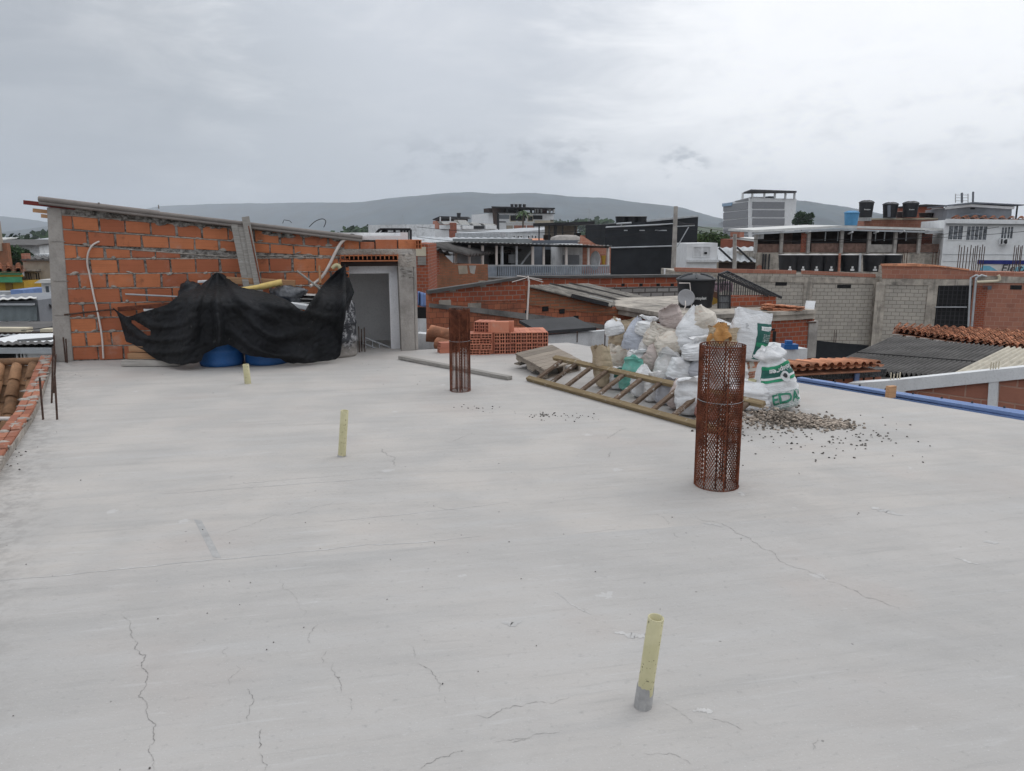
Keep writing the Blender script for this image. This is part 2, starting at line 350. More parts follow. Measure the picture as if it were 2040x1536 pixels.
def mat_tarp():
    m, nt, b = newmat('black_shade_cloth'); L = nt.links; tc = N(nt, 'ShaderNodeTexCoord').outputs['Object']
    c = MIX(nt, SMOOTH(nt, noi(nt, tc, 2.5, 5), .35, .7), (.005, .0055, .0065), (.013, .014, .017))
    c = MIX(nt, MATH(nt, 'MULTIPLY', SMOOTH(nt, noi(nt, tc, 6, 6, .7), .64, .70), .35), c, (.16, .16, .16))
    L.new(c, b.inputs['Base Color']); b.inputs['Roughness'].default_value = .68; b.inputs['Specular IOR Level'].default_value = .25
    b.inputs['Sheen Weight'].default_value = .0; b.inputs['Sheen Roughness'].default_value = .4
    cre = MATH(nt, 'ABSOLUTE', MATH(nt, 'SUBTRACT', noi(nt, tc, 5, 3, .5), .5)); bump(nt, b, MATH(nt, 'ADD', MATH(nt, 'MULTIPLY', cre, -1.2), MATH(nt, 'ADD', noi(nt, tc, 9, 4), MATH(nt, 'MULTIPLY', noi(nt, tc, 160, 2), .15))), .5, .04)
    return m
def mat_glass(name, col):
    m, nt, b = newmat(name); b.inputs['Base Color'].default_value = (*col, 1); b.inputs['Roughness'].default_value = .12; b.inputs['Specular IOR Level'].default_value = .6
    return m
def mat_drum():
    m, nt, b = newmat('splattered_black_plastic'); L = nt.links; tc = N(nt, 'ShaderNodeTexCoord').outputs['Object']
    n = noi(nt, tc, 13, 7, .75); z = N(nt, 'ShaderNodeSeparateXYZ'); L.new(tc, z.inputs[0])
    c = MIX(nt, SMOOTH(nt, n, .50, .58), (.018, .02, .026), (.30, .30, .31))
    low = MATH(nt, 'MULTIPLY', SMOOTH(nt, MATH(nt, 'ADD', z.outputs[2], MATH(nt, 'MULTIPLY', noi(nt, tc, 8, 4), .3)), .42, .16), .85)
    c = MIX(nt, low, c, (.34, .31, .28))
    L.new(c, b.inputs['Base Color']); b.inputs['Roughness'].default_value = .6
    return m
def mat_pipe():
    m, nt, b = newmat('yellow_pvc'); L = nt.links; tc = N(nt, 'ShaderNodeTexCoord').outputs['Object']
    c = MIX(nt, SMOOTH(nt, noi(nt, tc, 6, 4), .35, .7), (.46, .425, .25), (.55, .51, .325))
    c = MIX(nt, MATH(nt, 'MULTIPLY', SMOOTH(nt, noi(nt, tc, 55, 3, .6), .62, .67), .8), c, (.05, .04, .02))
    c = MIX(nt, MATH(nt, 'MULTIPLY', SMOOTH(nt, noi(nt, tc, 9, 6, .7), .60, .72), .35), c, (.30, .26, .15))
    L.new(c, b.inputs['Base Color']); b.inputs['Roughness'].default_value = .45; b.inputs['Specular IOR Level'].default_value = .35
    return m
def mat_wood(name, c1, c2, axis=0, sc=1.0, paint=None, paint_amt=.3):
    m, nt, b = newmat(name); L = nt.links; tc = N(nt, 'ShaderNodeTexCoord').outputs['Object']; uv = N(nt, 'ShaderNodeTexCoord').outputs['UV']
    n = noi(nt, uv, 1, 5, .65, ((3*sc, 60*sc, 1) if axis == 0 else (60*sc, 3*sc, 1)))
    c = MIX(nt, SMOOTH(nt, n, .3, .7), c1, c2)
    at_ = N(nt, 'ShaderNodeAttribute', attribute_name='rnd'); h = N(nt, 'ShaderNodeHueSaturation'); L.new(c, h.inputs['Color']); L.new(MATH(nt, 'MULTIPLY_ADD', at_.outputs['Fac'], .5, .75), h.inputs['Value']); c = h.outputs[0]
    if paint: c = MIX(nt, MATH(nt, 'MULTIPLY', SMOOTH(nt, noi(nt, tc, 18, 5, .7), .58, .66), paint_amt), c, paint)
    L.new(c, b.inputs['Base Color']); b.inputs['Roughness'].default_value = .85; b.inputs['Specular IOR Level'].default_value = .2
    bump(nt, b, n, .4, .004)
    return m
def mat_leaf(name, c1, c2):
    m, nt, b = newmat(name); L = nt.links
    at_ = N(nt, 'ShaderNodeAttribute', attribute_name='rnd'); c = MIX(nt, at_.outputs['Fac'], c1, c2)
    L.new(c, b.inputs['Base Color']); b.inputs['Roughness'].default_value = .6; b.inputs['Specular IOR Level'].default_value = .2
    return m
def mat_sack(name, col, dirt=(.28, .23, .18), amt=.35, stripe=None):
    m, nt, b = newmat(name); L = nt.links; tc = N(nt, 'ShaderNodeTexCoord').outputs['Object']; uv = N(nt, 'ShaderNodeTexCoord').outputs['UV']
    c = MIX(nt, SMOOTH(nt, noi(nt, tc, 4, 5), .3, .7), tuple(x*.86 for x in col), col)
    c = MIX(nt, MATH(nt, 'MULTIPLY', SMOOTH(nt, noi(nt, tc, 6, 6, .7), .48, .70), amt), c, dirt)
    if stripe:
        c = MIX(nt, MATH(nt, 'MULTIPLY', SMOOTH(nt, noi(nt, tc, 11, 5, .8, (1, 1, 3)), .57, .62), .5), c, stripe)
    L.new(c, b.inputs['Base Color']); b.inputs['Roughness'].default_value = .62; b.inputs['Specular IOR Level'].default_value = .3
    bump(nt, b, MATH(nt, 'ADD', MATH(nt, 'ADD', noi(nt, tc, 14, 5, .6), MATH(nt, 'MULTIPLY', noi(nt, tc, 1, 4, .6, (14, 14, 48)), .8)), MATH(nt, 'MULTIPLY', noi(nt, tc, 180, 2), .1)), .6, .022)
    return m
m_slab = mat_slab(); m_clay = mat_clay(); m_mortar = mat_mortar(); m_tarp = mat_tarp(); m_drum = mat_drum(); m_pipe = mat_pipe()
m_clay_new = mat_clay('new_clay_block', (.52, .17, .085), (.40, .115, .07))
m_conc = M('weathered_concrete', (.36, .335, .31), var=.18, dirt_amt=.45, ds=2.2, dirt=(.13, .12, .11), streak=.25, bmp=.5, bs=30, bd=.012)
m_conc_d = M('dark_wet_concrete', (.20, .19, .18), var=.25, dirt_amt=.6, ds=1.2, dirt=(.05, .048, .045), streak=.4, bmp=.5, bs=25, bd=.012)
m_cemrough = M('rough_cement', (.36, .325, .29), var=.3, dirt_amt=.4, ds=5, dirt=(.07, .06, .055), bmp=1, bs=18, bd=.04)
m_crack = M('crack_grey', (.24, .23, .22), var=.3, bmp=0)  # grey tone of the hairline cracks
m_joint = M('pale_scuff', (.475, .465, .455), var=.15, vs=8, bmp=.2)
m_groove = M('float_mark', (.36, .355, .35), var=.12, vs=8, bmp=.3)
m_white = M('white_paint', (.72, .73, .74), var=.05, dirt_amt=.18, ds=1.5, dirt=(.35, .34, .33), streak=.1, bmp=.1)
m_whited = M('stained_white_paint', (.62, .63, .64), var=.1, dirt_amt=.45, ds=1.1, dirt=(.22, .22, .22), streak=.35, bmp=.15)
m_intw = M('interior_plaster', (.70, .70, .72), var=.04, bmp=.08)
m_intd = M('interior_grey', (.72, .72, .72), var=.06, bmp=.05)
m_black = M('black_plastic', (.014, .015, .018), rough=.5, var=.25, dirt_amt=.15, dirt=(.08, .08, .08), bmp=.05)
m_blackc = M('black_cladding', (.016, .018, .022), rough=.8, var=.3, vs=.7, dirt_amt=.35, ds=.5, dirt=(.035, .037, .042), bmp=.2, bs=6)
m_dark = M('dark_void', (.012, .012, .013), rough=.9, var=.2, bmp=0)
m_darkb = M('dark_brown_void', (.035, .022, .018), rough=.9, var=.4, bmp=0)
m_iron = M('dark_iron', (.03, .03, .033), rough=.7, var=.3, bmp=.1)
m_rust = M('rusted_steel', (.155, .050, .026), rough=.9, var=.45, vs=14, dirt_amt=.6, ds=10, dirt=(.07, .022, .014), fs=120, bmp=.3, bs=150, bd=.002)
m_rebar = M('rusty_rebar', (.075, .045, .035), rough=.9, var=.4, vs=25, bmp=.5, bs=200, bd=.003)
m_galv = M('galvanised_sheet', (.42, .44, .46), rough=.5, var=.14, dirt_amt=.3, dirt=(.22, .2, .18), streak=.2, metal=.1, bmp=.05)
m_zincw = M('pale_metal_roof', (.62, .62, .60), rough=.6, var=.08, dirt_amt=.25, dirt=(.35, .33, .30), streak=.1, bmp=.05)
m_fibro = M('old_fibre_cement', (.095, .09, .087), var=.3, vs=1.3, dirt_amt=.55, ds=1.6, dirt=(.05, .047, .043), bmp=.4)
m_fibro_l = M('lichen_fibre_cement', (.19, .175, .155), var=.45, vs=3, dirt_amt=.75, ds=5, dirt=(.07, .062, .055), bmp=.5)
m_roofedge = M('roof_edge_fibre', (.24, .215, .20), var=.12, dirt_amt=.2, bmp=.1)
m_redpaint = M('red_oxide_paint', (.17, .025, .022), rough=.6, var=.2)
m_woodraw = mat_wood('raw_timber', (.36, .20, .11), (.50, .30, .17))
m_woodgrey = mat_wood('weathered_timber', (.24, .225, .205), (.38, .36, .335), paint=(.5, .49, .47), paint_amt=.3)
m_pallet = mat_wood('pallet_timber', (.17, .14, .115), (.30, .26, .215))
m_ladder = mat_wood('stained_ladder_timber', (.145, .105, .06), (.235, .18, .105), paint=(.48, .46, .42), paint_amt=.45)
m_rung = mat_wood('dark_rung_timber', (.095, .062, .045), (.17, .125, .09), paint=(.5, .48, .45), paint_amt=.7)
m_bluepl = M('blue_plastic', (.014, .095, .29), rough=.45, var=.2, dirt_amt=.12, dirt=(.2, .25, .35), bmp=.05)
m_bluesheet = M('blue_painted_sheet', (.17, .26, .49), rough=.55, var=.1, dirt_amt=.2, dirt=(.10, .13, .24), bmp=.05)
m_tile = M('terracotta_tile', (.48, .215, .125), rough=.9, var=.3, vs=4, dirt_amt=.5, ds=2.5, dirt=(.12, .075, .05), rndv=.45, bmp=.3)
m_tile_o = M('old_tan_tile', (.38, .215, .12), rough=.9, var=.3, vs=4, dirt_amt=.65, ds=3, dirt=(.10, .06, .04), rndv=.5, bmp=.3)
m_pvcw = M('white_pvc', (.68, .62, .58), rough=.5, var=.08, dirt_amt=.3, dirt=(.3, .25, .22), bmp=.05)
m_brickr = MBR('red_brick_wall', (.38, .10, .05), (.27, .075, .045), (.30, .24, .20), .20, .11, .010, dirt=.35)
m_brickb = MBR('weathered_block_wall', (.46, .165, .09), (.34, .11, .065), (.13, .07, .05), .17, .135, .008, dirt=.5, var=.35)
m_brickbig = MBR('large_red_block_wall', (.38, .10, .05), (.27, .075, .045), (.34, .27, .22), .45, .22, .014, dirt=.35)
m_brickp = MBR('pale_red_block_wall', (.42, .19, .13), (.35, .15, .105), (.43, .27, .21), .40, .23, .012, dirt=.2, var=.15)
m_brickl = MBR('old_small_brick_wall', (.40, .14, .07), (.28, .12, .07), (.22, .16, .11), .26, .08, .016, dirt=.55, var=.35, dcol=(.09, .07, .05))
m_blockg = MBR('grey_concrete_block_wall', (.48, .44, .385), (.40, .37, .325), (.17, .155, .14), .40, .20, .013, dirt=.22, var=.12, dcol=(.15, .14, .13), streak=.15)
m_brickw = MBR('lime_washed_brick_wall', (.34, .325, .31), (.24, .22, .21), (.07, .06, .055), .50, .17, .03, dirt=.4, var=.25)
m_stain = M('mould_stained_concrete', (.40, .36, .31), var=.3, dirt_amt=.65, ds=.9, dirt=(.075, .07, .065), streak=.6, bmp=.4, bs=20, bd=.01)
m_grey = M('mid_grey_paint', (.22, .23, .25), var=.08, streak=.1, bmp=.05)
m_greyd = M('dark_grey_paint', (.13, .145, .17), var=.08, bmp=.05)
m_cream = M('cream_paint', (.58, .52, .40), var=.08, dirt_amt=.2, dirt=(.3, .26, .2), bmp=.05)
m_beige = M('beige_plaster', (.35, .30, .24), var=.1, dirt_amt=.3, dirt=(.18, .15, .12), streak=.2, bmp=.1)
m_yellow = M('ochre_yellow_paint', (.46, .28, .035), var=.1, dirt_amt=.2, dirt=(.2, .12, .03), bmp=.05)
m_green = M('green_sheet', (.07, .27, .14), var=.15, bmp=.05)
m_glass = mat_glass('dark_glass', (.03, .035, .04)); m_glassb = mat_glass('blue_grey_glass', (.10, .12, .14))
m_leafd = mat_leaf('dark_foliage', (.012, .028, .012), (.035, .075, .022)); m_leafm = mat_leaf('mid_foliage', (.03, .06, .018), (.075, .125, .035))
m_bark = M('tree_bark', (.09, .07, .05), var=.3, bmp=.5)
m_gravel = M('river_gravel', (.28, .235, .195), rough=.85, var=.15, rndv=.75, bmp=.2)
m_pebble = M('dark_pebbles', (.13, .12, .11), rough=.9, var=.2, rndv=.6, bmp=.1)
m_ink = M('green_print', (.05, .26, .17), rough=.55, var=.15, vs=20, fine=.2, bmp=0)
m_inkd = M('dark_green_print', (.018, .105, .085), rough=.5, var=.2, vs=9, fine=.1, bmp=.1)
m_inkl = M('bright_green_print', (.02, .24, .12), rough=.5, var=.2, vs=9, bmp=.1)
m_inkw = M('white_print', (.66, .67, .67), rough=.55, var=.08, bmp=0)
m_inkk = M('black_print', (.05, .05, .055), rough=.6, var=.1, bmp=0)
m_inkr = M('red_brown_print', (.40, .17, .10), rough=.6, var=.25, vs=16, bmp=0)

# ---------------- the slab we stand on ----------------
sl = [gp(107, 719), gp(85, 795), gp(52, 860), gp(0, 942)]
dL = (sl[3]-sl[0]).normalized(); dR = (gp(2040, 838)-gp(1580, 760)).normalized()
WA, WB = gp(108, 720.5), gp(832, 697); wt = (WB-WA).normalized(); wn = V((wt.y, -wt.x, 0))   # stair house front line, normal to the camera
WL = (WB-WA).length
backL, backR = WA - wn*4.2 - wt*.1, WB - wn*4.2
poly = [WA - wt*.12 - wn*4.2, sl[0], sl[1], sl[2], sl[3], sl[3]+dL*8.5, gp(2040, 838)+dR*9.5, gp(2040, 838), gp(1580, 760.5), gp(1330, 716), gp(1131, 682.5), WB, WB-wn*4.2]
mb = MB(); mb.prism(poly, (0, 0, -.22), 0)
mb.prism([p+(V((0, 4, 0))-p)*.02-V((0, 0, .224)) for p in poly], (0, 0, -5.6), 3)
def ribbon(mb, pts, w, mi, z=.0015, rough=.012, sub=4, taper=True, zz=True):
    P = [gp(*p) for p in pts]
    for _ in range(sub):
        Q = [P[0]]
        for a, b in zip(P, P[1:]):
            d = (b-a).length; n = V((-(b-a).y, (b-a).x, 0)); Q += [(a+b)/2 + n*random.gauss(0, .11 if zz else .02), b]
        P = Q
    n = len(P); vs = []
    for i, p in enumerate(P):
        t = (P[min(i+1, n-1)]-P[max(i-1, 0)]); t = t.normalized() if t.length > 1e-9 else V((1, 0, 0)); s_ = V((-t.y, t.x, 0))
        ww = w*(random.uniform(.15, 1.5))*((min(i, n-1-i)/n*6+.15 if min(i, n-1-i)/n*6 < .85 else 1) if taper else 1)/2
        vs += [p+s_*ww+V((0, 0, z)), p-s_*ww+V((0, 0, z))]
    mb.add(vs, [(2*i, 2*i+1, 2*i+3, 2*i+2) for i in range(n-1)], mi)
for pts, w in (([(250, 1215), (258, 1250), (272, 1285), (292, 1305), (282, 1330), (293, 1355), (276, 1388), (292, 1420), (306, 1455), (299, 1490), (308, 1536)], .004),
               ([(560, 1150), (592, 1195), (612, 1235)], .0016), ([(634, 1242), (617, 1262), (620, 1282)], .003), ([(650, 1297), (642, 1322)], .003), ([(662, 1328), (674, 1352), (681, 1382)], .003), ([(694, 1388), (700, 1418)], .0018),
               ([(455, 1285), (450, 1310)], .002), ([(470, 1325), (458, 1365)], .002), ([(490, 1372), (503, 1388), (494, 1440)], .0035), ([(523, 1452), (516, 1492)], .004), ([(517, 1500), (528, 1536)], .0025),
               ([(822, 1288), (826, 1310)], .002), ([(832, 1320), (862, 1340), (878, 1362), (874, 1380)], .003), ([(885, 1388), (890, 1402)], .0016),
               ([(836, 1534), (880, 1508), (930, 1496)], .004), ([(945, 1428), (1000, 1412), (1062, 1400), (1135, 1386)], .0032), ([(985, 1480), (1050, 1472), (1120, 1455)], .0025),
               ([(1020, 1480), (1056, 1470)], .003), ([(1380, 1022), (1425, 1040), (1460, 1055), (1500, 1080), (1545, 1107), (1620, 1142), (1700, 1175), (1760, 1200), (1810, 1225)], .0036),
               ([(1308, 1024), (1332, 1046)], .003), ([(1345, 1060), (1352, 1071)], .003), ([(440, 1068), (480, 1050), (520, 1036), (620, 1012), (700, 1004)], .0028), ([(760, 892), (770, 905), (782, 918), (785, 930)], .006),
               ([(1210, 875), (1228, 862), (1245, 855)], .006), ([(1205, 912), (1218, 900)], .006), ([(900, 880), (940, 862)], .005), ([(1320, 1400), (1380, 1440)], .0025), ([(1410, 1430), (1480, 1455)], .0025), ([(1630, 1472), (1620, 1495)], .003),
               ([(1280, 1500), (1380, 1525)], .002), ([(870, 1010), (930, 1018)], .003), ([(1150, 1062), (1240, 1055)], .003)):
    ribbon(mb, pts, w*.56, 1)
for pts, w in (([(0, 1157), (200, 1138), (420, 1115), (640, 1096), (820, 1082), (960, 1068)], .010), ([(300, 985), (620, 962), (800, 950)], .006), ([(430, 968), (700, 945)], .004), ([(640, 1040), (900, 1015), (1020, 1000)], .006), ([(1100, 1175), (1140, 1205), (1180, 1225)], .007)):
    ribbon(mb, pts, w, 2, z=.0011, zz=False)
for pts, w in (([(1735, 1010), (1765, 1018), (1800, 1028)], .05), ([(1225, 1262), (1262, 1266), (1300, 1262)], .035), ([(1470, 980), (1482, 988)], .05), ([(1960, 1080), (1990, 1082)], .035), ([(1380, 1416), (1420, 1418)], .03), ([(1400, 1042), (1440, 1050)], .03), ([(1000, 1240), (1040, 1236)], .03), ([(1900, 1110), (1950, 1125)], .02)):
    ribbon(mb, pts, w, 2, z=.0012)
mb.quad(*[p+V((0, 0, .0008)) for p in (gp(386, 1034), gp(402, 1038), gp(441, 1112), gp(424, 1110))], mi=4)
slab = tag(mb.build('roof_slab', [m_slab, m_crack, m_joint, m_conc_d, m_groove], recalc=False), kind='structure')

# ---------------- stair house ----------------
def W(px, py, off=0.0):
    P0 = WA+wn*off; d = ray(px, py); t = (P0-CAM).dot(wn)/d.dot(wn); return CAM+d*t
def ws(px, py=640): return (W(px, py)-WA).dot(wt)
def wp(s_, z, off=0.0): return WA+wt*s_+wn*off+V((0, 0, z))
s_p0, s_p1, s_d0, s_d1, s_e = 0.0, ws(122, 560)+.04, ws(692, 640), ws(797, 600), ws(829, 600)
house = thing('stair_house', 'low unplastered clay block stair house with a sloping roof edge and an open doorway', 'building', WA)
zr0, zr1 = W(125, 404).z, W(700, 470).z
def ztop(s_): return zr0+(zr1-zr0)*(s_-s_p1)/(s_d0-s_p1)
# mortar core
mb = MB()
core = [wp(s_p1, 0), wp(s_d0, 0), wp(s_d0, ztop(s_d0)-.02), wp(s_p1, ztop(s_p1)-.02)]
mb.prism(core, -wn*.10)
for k in range(46):      # smears of mortar under the roof edge
    q = random.uniform(s_p1, s_d0-.1); mb.lathe([(0, -.5), (.6, -.35), (1, 0), (.7, .35), (0, .5)], n=9, M=Matrix.Translation(wp(q, ztop(q)-random.uniform(.03, .11), .0)) @ Matrix.Diagonal((random.uniform(.08, .22), .018, random.uniform(.05, .12), 1)))
mb.build('wall_core', m_mortar, house)
mb = MB()
zb = W(140, 517).z/7.0
sx = lambda px: ws(px)
zz3L, zz2L, zz1L = W(140, 487).z, W(140, 457).z, W(140, 428).z
zz3R, zz2R, zz1R = W(600, 508).z, W(600, 489).z, W(600, 465).z
sl_, sr_ = sx(140), sx(600)
def lin(a, b, s_): return a+(b-a)*(s_-sl_)/(sr_-sl_)
rows = [(lambda s_, i=i: zb*i+.012, lambda s_, i=i: zb*(i+1)) for i in range(7)]
z7 = lambda s_: zb*7
t3 = lambda s_: max(lin(zz3L, zz3R, s_)-.0, z7(s_)+.0)
rows += [(lambda s_: z7(s_)+.015, lambda s_: min(t3(s_), z7(s_)+max(.03, (zz3L-zb*7)*(1-(s_-s_p1)/(sx(500)-s_p1))))), (lambda s_: lin(zz3L, zz3R, s_)+.014, lambda s_: lin(zz2L, zz2R, s_)), (lambda s_: lin(zz2L, zz2R, s_)+.014, lambda s_: lin(zz1L, zz1R, s_))]
BL = .315
for i, (lo, hi) in enumerate(rows):
    q = s_p1+.015-(BL*.45 if i % 2 else 0)
    while q < s_d0-.03:
        bl = BL*random.uniform(.93, 1.03); a, b = max(q, s_p1+.012), min(q+bl, s_d0-.012); q += bl+random.uniform(.016, .034)
        if b-a < .05: continue
        za, zb_, zc, zd = lo(a), lo(b), hi(b), hi(a)
        if zd-za < .055 or zc-zb_ < .045: continue
        j = lambda: random.uniform(-.006, .006)
        mb.prism([wp(a+j(), za+j(), -.05), wp(b+j(), zb_+j(), -.05), wp(b+j(), zc+j()-.008, -.05), wp(a+j(), zd+j()-.008, -.05)], wn*(.058+random.uniform(0, .012)), rnd=random.random())
mb.build('block_courses', m_clay, house, bevel=.004)
mb = MB(); rm = random.Random(21)
for k in range(70):
    s_ = rm.uniform(s_p1+.05, s_d0-.1); i = rm.randrange(1, 10); z = rows[i][0](s_)+rm.uniform(-.02, .02)
    mb.lathe([(0, -.5), (.7, -.3), (1, .05), (.5, .42), (0, .5)], n=9, M=Matrix.Translation(wp(s_, z, .012)) @ Matrix.Rotation(rm.uniform(-.3, .3), 4, 'Y') @ Matrix.Diagonal((rm.uniform(.02, .09), .014, rm.uniform(.02, .055), 1)))
mb.build('mortar_smears', m_cemrough, house)
mb = MB()                # squeezed bed joints
for i, (lo, hi) in enumerate(rows):
    n = 150; vs = []
    pts = [wp(s_p1+(s_d0-s_p1)*k/n, hi(s_p1+(s_d0-s_p1)*k/n)+.002+.006*noise.noise(V((k*.35, i*7, 0))), .006) for k in range(n+1)]
    mb.tube(pts, [max(.0035, .010+.010*noise.noise(V((k*.5, i*9, 3)))) for k in range(n+1)], n=5, caps=False)
mb.build('mortar_joints', m_cemrough, house)
# left pillar
mb = MB()
pw = s_p1-s_p0
g4 = [W(108, 720, .03), W(145, 716.5, .03), W(121, 412, .03), W(93, 413, .03)]; g4[0].z = g4[1].z = 0; mb.prism(g4, -wn*.22)
for yy in (481, 560, 628): mb.beam(W(99+(yy-413)*.05, yy, .032), W(125+(yy-413)*.08, yy, .032), .012, .012)
mb.build('pillar', m_conc, house, bevel=.008)
# roof sheet with rolled edge, running back
mb = MB()
ra, rb = W(77, 396, .10), W(722, 473, .10)
mb.tube([ra, ra.lerp(rb, .35), ra.lerp(rb, .352)+V((0, 0, -.006)), rb], [.036, .034, .030, .028], n=10)
mb.tube([ra-V((0, 0, .05)), rb-V((0, 0, .045))], .022, n=8)
mb.quad(ra+V((0, 0, .02)), rb+V((0, 0, .02)), rb-wn*4.0+V((0, 0, .02)), ra-wn*4.0+V((0, 0, .02)))
mb.quad(ra-V((0, 0, .03)), rb-V((0, 0, .03)), rb-wn*4.0-V((0, 0, .03)), ra-wn*4.0-V((0, 0, .03)))
mb.box(W(316, 412, .05), (.012, .012, .05)); mb.box(W(197, 405, .12), (.02, .02, .02))
mb.build('roof', m_roofedge, house)
mb = MB(); mb.beam(W(48, 403, .02), W(150, 414, .02), .06, .055); mb.build('rafter', m_redpaint, house)
mb = MB(); mb.beam(W(67, 419, -.05), W(140, 427, -.05), .07, .05); mb.build('rafter', m_woodraw, house)
mb = MB(); mb.beam(W(83, 430, -.6), W(140, 436, -.6), .06, .05); mb.build('rafter', m_woodraw, house)
# right door column, lintel and parapet bricks
zl = W(810, 478).z; z_lb = W(760, 508).z; zo = W(760, 530).z
mb = MB()
mb.prism([wp(s_d1, 0, .03), wp(s_e-.035, 0, .03), wp(s_e-.035, zl-.15, .03), wp(s_d1-.02, zl-.15, .03)], -wn*.3)
mb.prism([wp(s_e-.03, 0, .012), wp(s_e+.015, 0, .012), wp(s_e+.015, zl-.15, .012), wp(s_e-.03, zl-.15, .012)], -wn*.28)
for k in range(16):
    mb.lathe([(0, -.5), (.7, -.3), (1, 0), (.6, .4), (0, .5)], n=8, M=Matrix.Translation(wp(random.uniform(s_d1+.02, s_e-.03), zl-random.uniform(.2, .55), .03)) @ Matrix.Diagonal((random.uniform(.02, .07), .02, random.uniform(.015, .04), 1)))
mb.build('door_column', m_conc, house, bevel=.006)
mb = MB(); mb.prism([wp(s_d0-.12, z_lb, .025), wp(s_e, z_lb, .025), wp(s_e, zl-.13, .025), wp(s_d0-.12, zl-.13, .025)], -wn*.22); mb.prism([wp(s_d1-.02, z_lb-.18, .036), wp(s_e-.01, z_lb-.18, .036), wp(s_e, z_lb+.02, .036), wp(s_d1-.02, z_lb+.02, .036)], -wn*.1)
mb.build('lintel_beam', m_cemrough, house, bevel=.008)
mb = MB(); q = s_d0-.09
for bl, hh in ((.30, .135), (.20, .10), (.31, .135), (.31, .135)):
    mb.prism([wp(q, zl-.13, .0), wp(q+bl, zl-.13, 0), wp(q+bl, zl-.13+hh, 0), wp(q, zl-.13+hh, 0)], -wn*.12, rnd=random.random()); q += bl+.02
mb.build('parapet_blocks', m_clay, house, bevel=.004)
mb = MB(); w_ = s_e-q
for i in range(3): mb.box(wp(q+i*w_/2.1, zl-.065, -.01), (.014, .11, .13), rz=atan2(wt.y, wt.x))
for k in range(3): mb.box(wp(q+w_/2.1, zl-.13+.006+k*.06, -.01), (w_, .11, .012), rz=atan2(wt.y, wt.x))
mb.box(wp(q+w_/2.1, zl-.07, -.07), (w_, .01, .12), rz=atan2(wt.y, wt.x), mi=1)
mb.build('parapet_end_block', [m_clay, m_darkb], house)
mb = MB(); n = 13      # hollow ends of the lintel blocks
a0, a1 = s_d0-.06, s_d1-.02
for i in range(n+1): mb.box(wp(a0+(a1-a0)*i/n, (z_lb+zo)/2+.055, .01), (.012, .12, .075), rz=atan2(wt.y, wt.x))
mb.prism([wp(a0, z_lb-.012, .07), wp(a1, z_lb-.012, .07), wp(a1, z_lb, .07), wp(a0, z_lb, .07)], -wn*.12); mb.prism([wp(a0, z_lb-.09, .07), wp(a1, z_lb-.09, .07), wp(a1, z_lb-.075, .07), wp(a0, z_lb-.075, .07)], -wn*.12)
mb.prism([wp(a0, z_lb-.09, -.04), wp(a1, z_lb-.09, -.04), wp(a1, z_lb, -.04), wp(a0, z_lb, -.04)], -wn*.02, 1)
mb.prism([wp(a0, zo+.0, .02), wp(a1, zo+.0, .02), wp(a1, z_lb-.092, .02), wp(a0, z_lb-.092, .02)], -wn*.2, 2)
mb.build('lintel_blocks', [m_clay, m_dark, m_darkb], house)
mb = MB()                # left jamb: cut hollow blocks
for i in range(7):
    z0 = i*zb+.01; mb.prism([wp(s_d0, z0, .01), wp(s_d0+.055, z0, .01), wp(s_d0+.05, z0+zb-.02, .01), wp(s_d0, z0+zb-.02, .01)], -wn*.12)
    for a, b in ((.05, .09), (.115, .155)): mb.prism([wp(s_d0+.012, z0+a, .013), wp(s_d0+.04, z0+a, .013), wp(s_d0+.04, z0+b, .013), wp(s_d0+.012, z0+b, .013)], -wn*.01, 1)
mb.build('door_jamb', [m_clay, m_dark], house)
# stairwell inside: plastered reveal, side walls, back wall, ceiling, descending flight
mb = MB(); zi = W(760, 546).z
R = lambda s_, z, dpt: wp(s_, z, -dpt)
mb.prism([R(s_d0-.3, zo, .2), R(s_d1+.0, zo, .2), R(s_d1, zi, .2), R(s_d0-.3, zi, .2)], -wn*.14)          # plaster beam
mb.prism([R(s_d1-.14, -2, .2), R(s_d1+.05, -2, .2), R(s_d1+.05, zi, .2), R(s_d1-.14, zi, .2)], -wn*.10)
mb.prism([R(s_d1+.05, -2, .2), R(s_d1+.16, -2, .2), R(s_d1+.16, 1.75, .2), R(s_d1+.05, 1.75, .2)], -wn*3.6)
mb.build('plaster_reveal', m_intw, house)
mb = MB()
mb.prism([R(s_d0-1.6, -2, 1.2), R(s_d1+.05, -2, 1.2), R(s_d1+.05, 1.75, 1.2), R(s_d0-1.6, 1.75, 1.2)], -wn*.1)
mb.prism([R(s_d0-1.7, -2, .2), R(s_d0-1.6, -2, .2), R(s_d0-1.6, 1.75, .2), R(s_d0-1.7, 1.75, .2)], -wn*3.5)
mb.prism([R(s_d0-1.6, 1.64, .2), R(s_d1+.05, 1.64, .2), R(s_d1+.05, 1.7, .2), R(s_d0-1.6, 1.7, .2)], -wn*3.5)
mb.build('inner_wall', m_intd, house)
mb = MB()
for k in range(9): mb.box(R(s_d1-.75-.0, -.12-.17*k, .45+.25*k)+V((0, 0, -.09)), (1.1, .27, .18), rz=atan2(wt.y, wt.x))
mb.build('stair_flight', m_conc_d, house)
mb = MB(); mb.tube([W(722, 671, -.35), W(790, 697, -.35)], .013); mb.tube([W(722, 683, -.35), W(770, 702, -.35)], .01)
for k in range(3): p = W(728+14*k, 674+5*k, -.35); mb.tube([p, p-V((0, 0, .2))], .009)
mb.build('stair_rail', m_galv, house)
mb = MB(); mb.tube([W(700, 574, -2.6), W(735, 546, -3.2)], .02); mb.tube([W(700, 582, -2.6), W(720, 566, -3.0)], .02); mb.build('handrail', m_galv, house)
